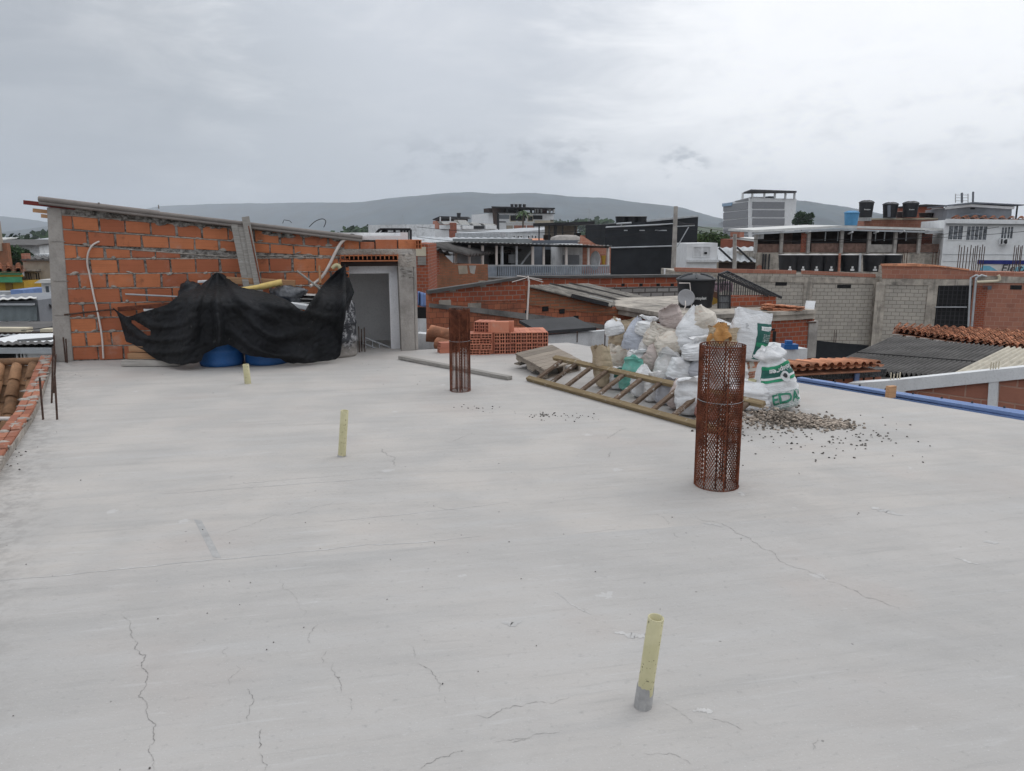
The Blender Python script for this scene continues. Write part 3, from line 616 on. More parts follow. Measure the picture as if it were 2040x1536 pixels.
for (px, y0, y1) in ((716, 650, 702), (721, 655, 700), (727, 652, 701)):
    g = gp(px, y1); b_ = MB(); b_.tube([g, g+V((.004, 0, (y1-y0)*mpp(g.y, y1)))], .008); tag(b_.build('rebar', m_rebar), {716: 'thin rebar stub standing in front of the doorway, nearest the black drum', 721: 'thin rebar stub standing in front of the doorway, middle one of three', 727: 'thin rebar stub standing in front of the doorway, farthest from the black drum'}[px], 'rebar', 'rebar stubs in front of the doorway')

# hose, conduit and small bits on the wall
def W2(px, py, off=.03): return W(px, py, off)
def spline(P, n=8):
    P = [P[0]]+list(P)+[P[-1]]; out = []
    for i in range(1, len(P)-2):
        for k in range(n):
            t = k/n; a, b, c, d = P[i-1], P[i], P[i+1], P[i+2]
            out.append(.5*((2*b)+(c-a)*t+(2*a-5*b+4*c-d)*t*t+(-a+3*b-3*c+d)*t**3))
    out.append(P[-2]); return out
mb = MB(); mb.tube(spline([W2(198, 481, .02), W2(185, 488, .05), W2(176, 503, .06), W2(174, 525, .06), W2(179, 550, .05), W2(187, 590, .05), W2(195, 625, .04), W2(203, 670, .04), W2(206, 714, .05)]), .0125, n=8)
tag(mb.build('conduit', m_pvcw), 'thin pinkish white conduit hanging in a curve down the clay block wall', 'conduit')
mb = MB(); mb.tube([W(250, 586, .05), W(372, 592, .20)], .012); tag(mb.build('steel_rod', m_galv), 'thin pale rod sticking out sideways from behind the black cloth', 'rod')
mb = MB(); mb.tube([W(128, 627, .04), W(228, 616, .05)], .011); tag(mb.build('tie_rod', m_rebar), 'rusty tie rod running level from the pillar to the corner of the cloth', 'rod')
mb = MB(); mb.tube(spline([W2(618, 415+155, .3), W2(640, 553, .12), W2(655, 530, .08), W2(668, 503, .08), W2(680, 483, .08), W2(692, 474, .08)]), .022, n=8)
tag(mb.build('hose', m_pvcw), 'pale hose rising along the block wall towards the top of the doorway', 'hose')
mb = MB(); mb.tube(spline([W2(690, 473, .1), W2(700, 467, .1), W2(708, 470, .1), W2(712, 477, .1)]), .012); tag(mb.build('cable', m_black), 'short black cable looping over the top of the doorway bricks', 'cable')
mb = MB(); mb.tube(spline([W(616, 452, -.1), W(628, 441, -.1), W(642, 436, -.1), W(649, 441, -.1), W(645, 453, -.1)]), .006, n=6); tag(mb.build('wire', m_iron), 'thin dark wire loop standing up from the sloping roof edge', 'wire')
mb = MB(); mb.tube([W(563, 445, -.1), W(566, 438, -.1), W(577, 440, -.1), W(581, 444, -.1)], .005, n=5); tag(mb.build('wire', m_iron), 'small bent wire end above the roof edge, nearer the grey planks', 'wire')
mb = MB(); mb.tube(spline([W2(662, 535, .15), W2(668, 529, .15), W2(675, 530, .15), W2(678, 540, .15)]), .03, n=10); tag(mb.build('pipe_elbow', m_pipe), 'cream pipe elbow poking out above the black cloth beside the doorway', 'pipe')
# ---------------- heap against the block wall ----------------
def lathe_thing(name, label, cat, prof, c, mats, group=None, n=28):
    mb = MB(); mb.lathe(prof, c, n); return tag(mb.build(name, mats), label, cat, group)
def drum(px, py, label, mat, r=.29, h=.90, group=None):
    f = gp(px, py); d = V((f.x-CAM.x, f.y-CAM.y, 0)).normalized(); c = f+d*r; c.z = 0
    root = thing('drum', label, 'drum', c, group)
    prof = [(0, .0), (r*.94, 0), (r, .035), (r, .05)]
    for k in (.30, .60): prof += [(r, h*k-.03), (r+.012, h*k-.012), (r+.012, h*k+.012), (r, h*k+.03)]
    prof += [(r, h-.12), (r*.97, h-.05), (r*.9, h-.02), (r*.9, h), (r*.86, h), (r*.86, h-.02), (0, h-.02)]
    mb = MB(); mb.lathe(prof, c, 36); mb.build('barrel', mat, root)
    mb = MB(); mb.lathe([(.03, h-.02), (.03, h+.012), (0, h+.012)], c-V((.15, 0, 0)), 10); mb.build('bung', m_iron, root)
    return root
drum(443, 732, 'blue plastic drum showing under the black cloth, the larger visible one', m_bluepl, .285, .70, 'blue drums under the black cloth')
drum(533, 729, 'blue plastic drum mostly hidden by the black cloth, nearer the doorway', m_bluepl, .285, .70, 'blue drums under the black cloth')
drum(672, 714, 'black plastic drum splattered with cement at the foot of the doorway', m_drum, .285, .80)

top = [(226, 613), (240, 624), (256, 632), (272, 626), (290, 620), (318, 612), (335, 606), (352, 592), (368, 583), (384, 577), (400, 569), (415, 557), (424, 548), (431, 543), (438, 544), (445, 547), (462, 561), (480, 573), (513, 579), (548, 588), (570, 597), (586, 608), (600, 619), (607, 619), (620, 600), (640, 571), (655, 554), (670, 540), (684, 530), (689, 527), (690, 552)]
bot = [(226, 616), (233, 622), (239, 636), (246, 662), (251, 680), (268, 688), (286, 697), (300, 708), (314, 717), (338, 724), (361, 727), (385, 724), (401, 719), (406, 706), (431, 692), (454, 686), (470, 694), (483, 704), (497, 709), (530, 712), (560, 714), (571, 722), (585, 724), (614, 723), (640, 720), (668, 717), (678, 708), (681, 680), (683, 655), (688, 630), (690, 605)]
def interp(tab, x):
    for (a, b), (c, d) in zip(tab, tab[1:]):
        if x <= c: return b+(d-b)*(x-a)/(c-a) if c > a else d
    return tab[-1][1]
def tri(x, k=1.0):       # rounded ridge wave 0..1
    return (0.5+0.5*sin(x))**k
def tarp_pt(u, v):
    px = 226+464*u; yt, yb = interp(top, px), interp(bot, px); py = yt+(yb-yt)*v
    jag = 1.5*noise.noise(V((px*.09, 3, 0))); py += jag*(1-v) + 2.2*noise.noise(V((px*.07, 9, 0)))*v
    hgt = 1/(1+math.exp(-(py-578+6*noise.noise(V((px*.02, 2, 2))))/13))
    off = .30+.90*(hgt*hgt*(3-2*hgt))
    k_ = max(0, min(1, (px-226)/150)); off = off*k_+(.16+.25*k_)*(1-k_)
    if px > 590: t_ = min(1, (px-590)/90); off *= 1-.24*t_*t_*(3-2*t_)
    # folds fanning out from the main peak, swags on the left, folds from the doorway peak
    d1 = math.hypot(px-431, py-538); a1 = atan2(px-431, py-538+1e-3)
    nn = noise.noise(V((px*.012, py*.012, 1.7)))
    w1 = max(0, 1-abs(px-440)/150)
    f = .13*w1*(tri(a1*10+nn*2.6, 3)-.25)*min(1, d1/50)
    d2 = math.hypot((px-335), (py-575)*1.15); w2 = max(0, min(1, (405-px)/90))*max(0, min(1, (py-600)/50))
    f += .06*w2*(tri(d2*.20+nn*2.4+px*.012, 2.6)-.3)
    d3 = math.hypot(px-692, py-515); a3 = atan2(692-px, py-515+1e-3); w3 = max(0, min(1, (px-560)/60))
    f += .14*w3*(tri(a3*10.5+nn*2.8+.6, 3)-.25)*min(1, d3/60)
    w4 = max(0, 1-abs(px-540)/120)*max(0, min(1, (py-590)/50))
    f += .10*w4*(tri((py-(618+.28*(px-480)))*.125+nn*3.2, 3)-.25)
    # sagging edge between the two drums and the long fold crossing to the door
    f += .05*math.exp(-((py-(600+.22*(px-500)))/9)**2)*max(0, min(1, (px-500)/40))*max(0, min(1, (690-px)/40))
    f += .035*noise.noise(V((px*.03, py*.03, 5)))+.03*abs(noise.noise(V((px*.06+py*.03, py*.045, 8))))+.012*noise.noise(V((px*.15, py*.15, 8)))
    p = W(px, py, off+f)
    return V((p.x, p.y, max(p.z, .008)))
mb = MB()
def hole(u, v):
    px = 226+464*u; yt, yb = interp(top, px), interp(bot, px); py = yt+(yb-yt)*v
    return 262 < px < 300 and (py-638) > (px-262)*.05 and py < 640+(px-258)*.80 and py < 669 and py > 634+(px-262)*.62
mb.grid(tarp_pt, 230, 90, skip=hole)
tarp = mb.build('black_cloth', m_tarp, recalc=False)
so = tarp.modifiers.new('thickness', 'SOLIDIFY'); so.thickness = .006; so.offset = -1
tag(tarp, 'large crumpled black shade cloth draped over a heap against the block wall', 'tarpaulin')
mb = MB()    # loose flap of the cloth on the black drum
fl = lambda u, v: W(690+ (16*u)*(1-abs(v-.45)*1.5 if abs(v-.45) < .66 else .0), 552+66*v, .80-.1*u+.03*sin(v*9+u*3))
mb.grid(fl, 10, 24); t2 = mb.build('cloth_flap', m_tarp, tarp)

# things sticking out of the heap
def board(pa, pb, w, h, mat, name, label, cat, group=None, up=None):
    b_ = MB(); b_.beam(pa, pb, w, h, up=up or V((0, 0, 1))); return tag(b_.build(name, mat, bevel=.003), label, cat, group)
G = 'grey planks leaning on the block wall'
board(W(466, 444, .10), W(494, 585, .42), .085, .022, m_woodgrey, 'plank', 'pale grey plank leaning on the block wall, shortest of the three', 'plank', G, up=wn)
board(W(480, 441, .08), W(507, 585, .40), .115, .03, m_woodgrey, 'plank', 'grey plank leaning on the block wall, in the middle of the three', 'plank', G, up=wn)
board(W(489, 432, .13), W(517, 585, .46), .10, .025, m_woodgrey, 'plank', 'grey plank leaning on the block wall, tallest of the three', 'plank', G, up=wn)
b_ = MB(); b_.tube([W(495, 450, .18), W(520, 570, .45)], .009); tag(b_.build('rebar', m_rust), 'thin rusty bar leaning beside the grey planks', 'rebar')
b_ = MB(); b_.tube([W(478, 578, .62), W(521, 571, .60)], .034, n=14); b_.tube([W(518, 571.5, .60), W(524, 570.5, .60)], .041, n=14); b_.tube([W(522, 571, .60), W(562, 562, .58)], .043, n=14)
tag(b_.build('pipe', M('bright_yellow_pvc', (.60, .44, .15), rough=.45, var=.12, bmp=0)), 'yellow plastic pipe with a wider end lying on top of the black cloth', 'pipe')
board(W(452, 558, .3), W(588, 565, .38), .09, .09, m_woodraw, 'plank', 'brown timber board lying behind the yellow pipe on the heap', 'plank')
b_ = MB(); b_.tube([W(592, 540, .3), W(640, 577, .5)], .016); tag(b_.build('stick', m_woodgrey), 'thin stick leaning across the heap beside the doorway', 'stick')
b_ = MB(); b_.tube([W(636, 530, .12), W(638, 565, .3)], .018, n=6); tag(b_.build('stick', m_woodraw), 'short upright stick on the heap below the pale hose', 'stick')
# corrugated sheets and foam boards on the heap
def pad(px0, py0, px1, py1, off, th, mat, name, label, cat, seed=0):
    b_ = MB(); n = 14
    def P(u, v):
        p = W(px0+(px1-px0)*u, py0+(py1-py0)*v, off+.05*noise.noise(V((u*3, v*3, seed)))); return p
    b_.grid(P, n, n); o = b_.build(name, mat, recalc=False); so = o.modifiers.new('thickness', 'SOLIDIFY'); so.thickness = th; return tag(o, label, cat)
b_ = MB()
for k in range(6): b_.beam(W(588, 586+3.6*k, .42), W(645, 588+3.6*k, .5), .25, .008, mi=k % 2)
tag(b_.build('sheet_stack', [m_zincw, m_black]), 'stack of pale corrugated sheets on the heap beside the doorway', 'sheets')
def lump(px, py, Y, sx_, sz, mat, name, label, cat, group=None, seed=1, sy=None, rough=.35, off=None):
    c = W(px, py, off) if off is not None else at(px, py, Y); b_ = MB()
    def P(u, v):
        th, ph = 2*pi*u, pi*v; d = V((sin(ph)*cos(th), sin(ph)*sin(th), -cos(ph)))
        r = 1+rough*noise.noise(d*1.6+V((seed*7, 0, 0)))+rough*.5*noise.noise(d*4+V((seed*3, 5, 0)))
        return c+V((d.x*sx_*r, d.y*(sy or sx_)*r, d.z*sz*r))
    b_.grid(P, 28, 18); return tag(b_.build(name, mat, recalc=False), label, cat, group)
m_film = M('grey_plastic_film', (.07, .075, .085), rough=.25, var=.4, vs=9, dirt_amt=.35, dirt=(.3, .3, .32), ds=6, bmp=.5, bs=14, bd=.03, spec=.6)
lump(574, 587, 0, .22, .13, m_film, 'plastic_bundle', 'crumpled bundle of dark shiny plastic film on the heap', 'bundle', off=.50, sy=.14, seed=4)
lump(380, 583, 0, .15, .16, m_black, 'rubbish_bag', 'black plastic bag behind the peak of the black cloth', 'bag', off=.30, sy=.14, seed=2)
b_ = MB(); b_.beam(W(580, 606, .62), W(615, 612, .66), .2, .07); tag(b_.build('foam_board', m_white, bevel=.01), 'white foam board end showing over the edge of the black cloth', 'board')
board(W(395, 561, .22), W(418, 560, .22), .12, .03, m_white, 'foam_offcut', 'white foam strip behind the peak of the black cloth', 'offcut')
board(W(288, 617, .12), W(312, 616, .14), .08, .035, m_white, 'foam_offcut', 'white foam strip by the corner of the black cloth', 'offcut')
board(W(236, 616, .07), W(340, 607, .2), .05, .06, m_rust, 'steel_channel', 'rusty steel channel running along the wall behind the cloth', 'steel channel')
# timber stacked on the slab under the cloth corner
for k, (x0, y0, x1, y1, lb) in enumerate(((244, 714, 360, 720, 'long timber lying on the slab under the cloth, lowest of the stack'), (258, 702, 330, 707, 'timber with a sawn end in the stack under the cloth, above the lowest'), (262, 692, 300, 696, 'short timber on top of the stack under the cloth corner'))):
    a, b = gp(x0, y0+4-k*0), gp(x1, y1+4); a = W(x0, y0, .62-.08*k); b = W(x1, y1, .75-.08*k); a.z = b.z = .045+.085*k
    board(a, b, .12, .075, m_woodraw if k else m_woodgrey, 'timber', lb, 'timber', 'timbers stacked under the cloth')

# ---------------- yellow pipe stubs ----------------
def stub(px, py, tx, ty, r, label, collar):
    g = gp(px, py); root = thing('pipe_stub', label, 'pipe', g, 'yellow pipe stubs rising from the slab')
    t_ = at(tx, ty, g.y-.02); ax = (t_-g); h = ax.length; ax.normalize(); q = ax.orthogonal().normalized(); w = ax.cross(q)
    Mx = Matrix(((*q, 0), (*w, 0), (*ax, 0), (0, 0, 0, 1))).transposed(); Mx.translation = g
    mb = MB(); mb.lathe([(r, -.03), (r, h), (r-.0045, h), (r-.0045, .01), (0, .01)], n=28, M=Mx); mb.build('tube', m_pipe, root, recalc=False)
    if collar:
        mb = MB(); vs = []; n = 36
        for k in range(n):
            a = 2*pi*k/n; hh = collar*(1+.07*noise.noise(V((cos(a)*3, sin(a)*3, 1)))+(-.38 if -1.15 < ((a+pi) % (2*pi))-pi+.9 < .12 else 0))
            rr = r+.0035
            vs += [Mx @ V((rr*cos(a)*1.02, rr*sin(a)*1.02, -.02)), Mx @ V((rr*cos(a), rr*sin(a), hh)), Mx @ V(((r-.001)*cos(a), (r-.001)*sin(a), hh+.001))]
        mb.add(vs, [(3*k+j, 3*((k+1) % n)+j, 3*((k+1) % n)+j+1, 3*k+j+1) for k in range(n) for j in (0, 1)], 0, .5, True)
        mb.build('cement_collar', m_cemcol, root, recalc=False)
    return root
m_cemcol = M('dried_cement', (.33, .325, .32), var=.15, vs=12, dirt_amt=.3, ds=20, dirt=(.2, .2, .2), bmp=.6, bs=50, bd=.006)
stub(1280.5, 1407, 1307, 1230, .0288, 'leaning yellow plastic pipe stub with a grey cement base, nearest in the foreground', .088)
stub(681, 909, 686.5, 818, .0305, 'yellow plastic pipe stub standing alone in the middle of the slab', .012)
stub(494, 764, 489.5, 726, .0365, 'short pale yellow pipe stub in front of the two blue drums', 0)
stub(1490, 815, 1499, 756, .0485*.82, 'yellow plastic pipe stub in front of a white sack, behind the gravel', 0)

# ---------------- rusty mesh columns ----------------
def mesh_column(px, py, r, h, label, n=54, bands=(), rods=(), twist=1.75, lean=(0, 0)):
    c = gp(px, py); root = thing('mesh_column', label, 'column cage', c, 'rusty expanded mesh columns standing on the slab')
    def sleeve(rr, z0, z1, nn, th, ph=0.0):
        mb = MB(); seg = max(4, int((z1-z0)/.05))
        for sgn in (1, -1):
            for k in range(nn):
                a0 = 2*pi*k/nn+ph; pts = []
                for j in range(seg+1):
                    z = z0+(z1-z0)*j/seg; a = a0+sgn*(z/twist)/rr; q = rr*(1+.012*sin(3*a+z*2)+.01*noise.noise(V((cos(a)*2, sin(a)*2, z*3))))+sgn*.0008
                    pts.append(c+V((q*cos(a)+lean[0]*z, q*sin(a)+lean[1]*z, z)))
                mb.tube(pts, th, n=3, caps=False, smooth=False, rnd=.5)
        return mb
    sleeve(r, .0, h, n, .0027 if n > 44 else .0021).build('mesh_sleeve', m_rust, root, recalc=False)
    for (z0, z1, dr, ph) in bands: sleeve(r-dr, z0, z1, n, .0018, ph).build('mesh_overlap', m_rust, root, recalc=False)
    for a in range(7):
        an = 2*pi*(a+.3)/7; mb = MB(); p = c+V((r*1.01*cos(an), r*1.01*sin(an), 0)); mb.tube([p, p+V((lean[0]*h, lean[1]*h, h))], .005, n=5); mb.build('rib', m_rust, root)
    for (a, z1) in rods:
        mb = MB(); p = c+V((.62*r*cos(a), .62*r*sin(a), 0)); mb.tube([p, p+V((lean[0]*z1, lean[1]*z1, z1))], .0065, n=6); mb.build('rebar', m_rebar, root)
    for z in (h-.004, .006, h*.62):
        mb = MB(); mb.tube([c+V((r*1.015*cos(2*pi*k/32)+lean[0]*z, r*1.015*sin(2*pi*k/32)+lean[1]*z, z+.004*sin(2*pi*k/32))) for k in range(33)], .0028 if z != h*.62 else .0016, n=5, caps=False); mb.build('hoop', m_rust if z != h*.62 else m_galv, root)
    return root
mesh_column(1427, 966, .148, .985, 'rusty mesh column cage at the end of the ladder, taller and nearer of the two', 50, ((.33, .66, .006, .03), (.57, .65, .010, .10), (.29, .35, .010, .3)), ((-1.9, .62), (-1.15, .62), (.9, .7), (2.4, .7)), lean=(-.006, .0))
mesh_column(917, 778, .114, .915, 'rusty mesh column cage between the two pipe stubs and the brick stack, farther one', 40, ((.42, .90, .004, .05), (.50, .91, .008, .12), (.45, .88, .012, .3)), ((-2.0, .85), (-1.2, .85), (-1.5, .85), (1.4, .8)))

# ---------------- ladder, pallet, loose plank ----------------
la, lb = gp(1052, 759), gp(1390, 854); ld_ = (lb-la); LL = ld_.length; ld_.normalize(); lp = V((-ld_.y, ld_.x, 0)); lp = lp if lp.y > 0 else -lp
lU = lp*.40+V((0, 0, .21)); lend = LL*1.14
root = thing('ladder', 'long wooden ladder with rough paint-spotted rungs lying on the slab in front of the sacks', 'ladder', la)
lup = lp.cross(ld_).normalized()
nrm = ld_.cross(lU).normalized(); nrm = nrm if nrm.z > 0 else -nrm
for o_, a, b in ((V((0, 0, .035)), 0, lend*.995), (V((0, 0, .035))+lU, -.02, lend)):
    mb = MB(); mb.beam(la+o_+ld_*a, la+o_+ld_*b, .062, .045, up=nrm); mb.build('rail', m_ladder, root, bevel=.004)
for k in range(11):
    q = .16+k*(lend-.22)/10.35; p = la+V((0, 0, .035))+ld_*q
    mb = MB(); mb.beam(p+lU*.07-nrm*0, p+lU*.93, .055, .032, up=nrm); mb.build('rung', m_rung, root, bevel=.004)
g0, g1, g2, g3 = gp(1027, 703, .20), gp(1086, 736, .13), gp(1158, 718, .14), gp(1099, 686.5, .21)
root = thing('pallet', 'weathered wooden pallet tilted on its blocks beside the clay block stack', 'pallet', V((g1.x, g1.y, 0)))
pn = (g1-g0).cross(g3-g0).normalized(); pn = pn if pn.z > 0 else -pn
for k in range(7):
    a, b = k/7+.004, (k+1)/7-.004; mb = MB(); j = random.uniform(-.01, .01)
    mb.prism([g0.lerp(g1, a)+(g3-g0)*(j-.01), g0.lerp(g1, b)+(g3-g0)*(j-.01), g3.lerp(g2, b)+(g3-g0)*(j+.01), g3.lerp(g2, a)+(g3-g0)*(j+.01)], -pn*.02); mb.build('deck_board', m_pallet, root, bevel=.002)
for k, e in enumerate((.02, .49, .94)):
    p = g0.lerp(g3, e); q = g1.lerp(g2, e); w = (g3-g0).normalized()*.05; prof = []
    for u, d in ((0, .02), (1, .02), (1, .115), (.86, .125), (.80, .075), (.66, .075), (.60, .125), (.42, .125), (.36, .075), (.20, .075), (.14, .11), (0, .085)): prof.append(p.lerp(q, u)-pn*d)
    mb = MB(); mb.prism(prof, w); mb.build('stringer', m_pallet, root, bevel=.002)
for a in (.03, .87):
    mb = MB(); s0, s1 = g0.lerp(g1, a), g3.lerp(g2, a); mb.beam(s0-pn*.135+(g1-g0)*.05, s1-pn*.135+(g1-g0)*.05, .09, .018, up=pn); mb.build('bottom_board', m_pallet, root)
mb = MB(); mb.beam(gp(798, 716)+V((0, 0, .03)), gp(1016, 757)+V((0, 0, .024)), .085, .045); mb.quad
tag(mb.build('plank', m_woodgrey, bevel=.004), 'long weathered batten lying on the slab behind the farther mesh column', 'plank')

# ---------------- stack of hollow clay blocks ----------------
def hollow(nx, nz, w, h, d):
    mb = MB(); t = .009; cw, ch = (w-t*(nx+1))/nx, (h-t*(nz+1))/nz
    for k in range(nz+1): mb.box((w/2, d/2, t/2+k*(ch+t)), (w, d, t), rnd=.5)
    for k in range(nz):
        for i in range(nx+1): mb.box((t/2+i*(cw+t), d/2, t+k*(ch+t)+ch/2), (t, d-.0004, ch), rnd=.5)
    return mb
def clay_obj_mat():
    m, nt, b = newmat('stacked_clay'); L = nt.links; oi = N(nt, 'ShaderNodeObjectInfo'); tc = N(nt, 'ShaderNodeTexCoord').outputs['Object']
    c = MIX(nt, oi.outputs['Random'], (.60, .24, .145), (.46, .175, .115)); c = MIX(nt, MATH(nt, 'MULTIPLY', noi(nt, tc, 12, 4), .5), c, (.42, .15, .10))
    c = MIX(nt, MATH(nt, 'MULTIPLY', SMOOTH(nt, noi(nt, tc, 7, 5), .58, .72), .4), c, (.5, .33, .26))
    L.new(c, b.inputs['Base Color']); b.inputs['Roughness'].default_value = .9
    bump(nt, b, noi(nt, tc, 1, 2, .5, (90, 2, 90)), .3, .004); return m
m_stackc = clay_obj_mat()
bw_, bh_, bd_ = .0765, .155, .30
proto_up = None
O = gp(985, 705.5); e1 = V((cos(radians(6)), sin(radians(6)), 0)); e2 = V((-e1.y, e1.x, 0)); be = radians(6)
BG = 'hollow clay blocks stacked on the slab'; ordn = ['first', 'second', 'third', 'fourth', 'fifth', 'sixth', 'seventh', 'eighth', 'ninth', 'tenth', 'eleventh', 'twelfth']
pu = hollow(2, 3, bw_, bh_, bd_).build('clay_block', m_stackc); pf = hollow(3, 2, bh_, bw_, bd_).build('clay_block', m_stackc)
used = set()
def clay(proto, u, v, z, rot, label):
    o = proto if proto.name not in used else proto.copy()
    if proto.name in used: COL.objects.link(o)
    used.add(proto.name); o.location = O+e1*u+e2*v+V((0, 0, z)); o.rotation_euler = (0, 0, be+rot); return tag(o, label, 'clay block', BG)
jt = lambda a=.004: random.uniform(-a, a)
for lvl, nm in ((0, 'bottom'), (1, 'upper')):
    for i in range(10):
        clay(pu, i*.0795+jt(.0008), jt(.012), lvl*(bh_+.002), 0, f'upright hollow clay block in the {nm} row of the stack, {ordn[i]} from the mesh column')
    for i in range(10):
        clay(pu, i*.0795+jt(.0008)+.01, .32+jt(.008), lvl*(bh_+.002), 0, f'clay block in the rear rank of the stack, {nm} row, {ordn[i]} from the mesh column')
    for k in range(2):
        clay(pu, -.008-k*.0, .03+k*.085, lvl*(bh_+.002), pi/2, f'clay block turned sideways at the near end of the {nm} row, {"front" if k == 0 else "rear"} one')
z2 = 2*(bh_+.002)
for i in range(3): clay(pu, -.29+i*.082, .08-.03*i+.02, z2, radians(-20), f'clay block on top of the stack with its holes showing, {ordn[i]} from the mesh column')
clay(pu, .215, -.0, z2, pi/2-.06, 'clay block on top of the stack with its plain long side facing out')
clay(pu, .30, .10, z2, pi/2-.02, 'clay block on top of the stack behind the plain sided one')
for l in range(4):
    for k in range(2):
        clay(pf, -.06-.158*(2-k)+(.02 if l % 2 else 0)+jt(), -.05+jt(.015), l*(bw_+.0015), jt(.04), f'flat clay block in the low pile by the mesh column, {ordn[l]} layer up, {"inner" if k else "outer"} one')
for l in range(2): clay(pf, -.50+.01*l, .22, l*(bw_+.0015), pi/2+.25+jt(.03), f'clay block lying on its side left over behind the farther mesh column, {"lower" if l == 0 else "upper"} one')

# ---------------- rebar, brick ledge and tiled roof at the slab's near side ----------------
for px, y1, y0, tx, lb in ((86, 836, 752, 79, 'short thick rebar stub beside the brick ledge'), (114, 836, 748, 109, 'leaning rebar rod nearest along the slab edge'), (103, 803, 690, 106, 'tall thin rebar rod at the slab edge, straightest one'), (107, 783, 706, 111, 'rebar rod at the slab edge leaning towards the block wall'), (131, 722, 672, 126, 'rebar pair member in front of the concrete pillar, outer one'), (134, 723, 675, 131, 'rebar pair member in front of the concrete pillar, inner one'), (110, 722, 668, 107, 'rebar rod against the outer edge of the concrete pillar')):
    g = gp(px, y1); b_ = MB(); b_.tube([g, at(tx, y0, g.y)], .0095 if y1 > 800 else .010, n=6); tag(b_.build('rebar', m_rebar), lb, 'rebar', 'rebar rods along the slab edge')
ll = thing('brick_ledge', 'low ledge of red bricks and mortar along the edge of the slab', 'ledge', sl[2])
path = [gp(108, 719), gp(96, 755), gp(85, 795), gp(70, 832), gp(52, 862), gp(26, 902), gp(0, 942)] + [gp(0, 942)+dL*k*.7 for k in range(1, 6)]
mbb, mbm = MB(), MB(); tot = 0
for a, b in zip(path, path[1:]):
    d = (b-a); L_ = d.length; d.normalize(); n_ = V((d.y, -d.x, 0)); n_ = n_ if n_.x < 0 else -n_; k = 0
    while k < L_-.02:
        bl = min(random.uniform(.20, .28), L_-k); p = a+d*k; q = a+d*(k+bl-.018); z0 = .085+random.uniform(-.006, .01)
        for lane in range(2):
            o0, o1 = n_*(.008+lane*.075), n_*(.077+lane*.075)
            mbb.prism([p+o0+V((0, 0, z0)), q+o0+V((0, 0, z0)), q+o1+V((0, 0, z0)), p+o1+V((0, 0, z0))], (0, 0, -.30), rnd=random.random())
        k += bl
    mbm.prism([a+V((0, 0, .062)), b+V((0, 0, .062)), b+n_*.15+V((0, 0, .062)), a+n_*.15+V((0, 0, .062))], (0, 0, -.6))
    for _ in range(int(L_*9)):
        p = a+d*random.uniform(0, L_)+n_*random.uniform(.02, .13); mbm.lathe([(0, -.5), (.8, -.2), (1, .1), (.5, .45), (0, .5)], n=8, M=Matrix.Translation(p+V((0, 0, .078))) @ Matrix.Rotation(random.random()*6, 4, 'Z') @ Matrix.Diagonal((random.uniform(.03, .10), random.uniform(.03, .06), .032, 1)))
mbb.build('brick_course', mat_clay('worn_brick', (.40, .165, .10), (.28, .11, .07)), ll, bevel=.004); mbm.build('mortar_bed', m_cemrough, ll)
# neighbour's barrel tile roof just beyond the ledge
nh = thing('tiled_house', 'single storey house with an old tan barrel tile roof just beyond the brick ledge', 'house', at(30, 760, 9)+V((0, 0, -3)))
rA, rB = at(-140, 930, 6.1), at(60, 930, 6.1)
e0 = at(-230, 985, 5.2); e0.z = -.62; f0 = at(90, 722, 11.3)
# roof plane: ridge far (higher) and eave near (lower); columns run in depth
zr, ze = -.02, -.75
far0, far1 = gp(-60, 729, zr), gp(88, 726, zr); dirc = (gp(28, 870, ze)-gp(50, 730, zr)); dirc.z = 0
near0, near1 = V((far0.x, far0.y, 0))+dirc*1.25, V((far1.x, far1.y, 0))+dirc*1.25; near0.z = near1.z = zr+(ze-zr)*1.25
mb = MB(); ex = (far0-far1)*1.4
mb.tiles(near1, near1+ex+(far0-far1)*1.2, far1+ex+(far0-far1)*1.2, far1, .225, .30, r=.082); mb.build('roof', m_tile_o, nh)
mb = MB(); mb.tube([far1+V((.02, 0, .05)), far1+(far0-far1)*2.6+V((0, 0, .03))], .05, n=10); mb.build('ridge_tiles', m_tile_o, nh)
w0 = far1+(far0-far1)*2.6; mb = MB(); mb.prism([V((far1.x, far1.y, -.2)), V((w0.x, w0.y, -.2)), V((w0.x, w0.y, -5.8)), V((far1.x, far1.y, -5.8))], (0, -.2, 0)); mb.prism([near1-V((0, 0, .12)), near1+ex+(far0-far1)*1.2-V((0, 0, .12)), V((w0.x, w0.y, -.2)), V((far1.x, far1.y, -.2)), ], (0, 0, -5)); mb.build('wall', m_beige, nh)
b_ = MB(); p = gp(-20, 834, -.28); b_.tube([p, gp(42, 834, -.28)], .022); tag(b_.build('pipe', m_pvcw), 'white pipe lying across the tan barrel tiles', 'pipe')
# ---------------- sacks ----------------
m_sw = mat_sack('white_sack', (.74, .745, .755), (.45, .40, .35), .25); m_swd = mat_sack('grubby_white_sack', (.65, .64, .63), (.34, .29, .24), .45)
m_scr = mat_sack('cream_sack', (.62, .57, .50), (.34, .27, .2), .4, (.35, .16, .09)); m_sk = mat_sack('kraft_sack', (.36, .27, .175), (.2, .15, .10), .5); m_skl = mat_sack('pale_kraft_sack', (.46, .37, .26), (.22, .16, .10), .5)
m_st = mat_sack('teal_sack', (.16, .46, .38), (.4, .42, .40), .35); m_sbl = mat_sack('bluish_sack', (.52, .55, .62), (.32, .31, .32), .45); m_spk = mat_sack('pinkish_sack', (.52, .44, .41), (.33, .25, .22), .5)
m_sgr = mat_sack('greyish_sack', (.46, .465, .50), (.3, .28, .27), .5); m_srd = mat_sack('reddish_sack', (.36, .17, .14), (.45, .38, .35), .6); m_sor = mat_sack('orange_sack', (.44, .22, .07), (.26, .12, .04), .5)
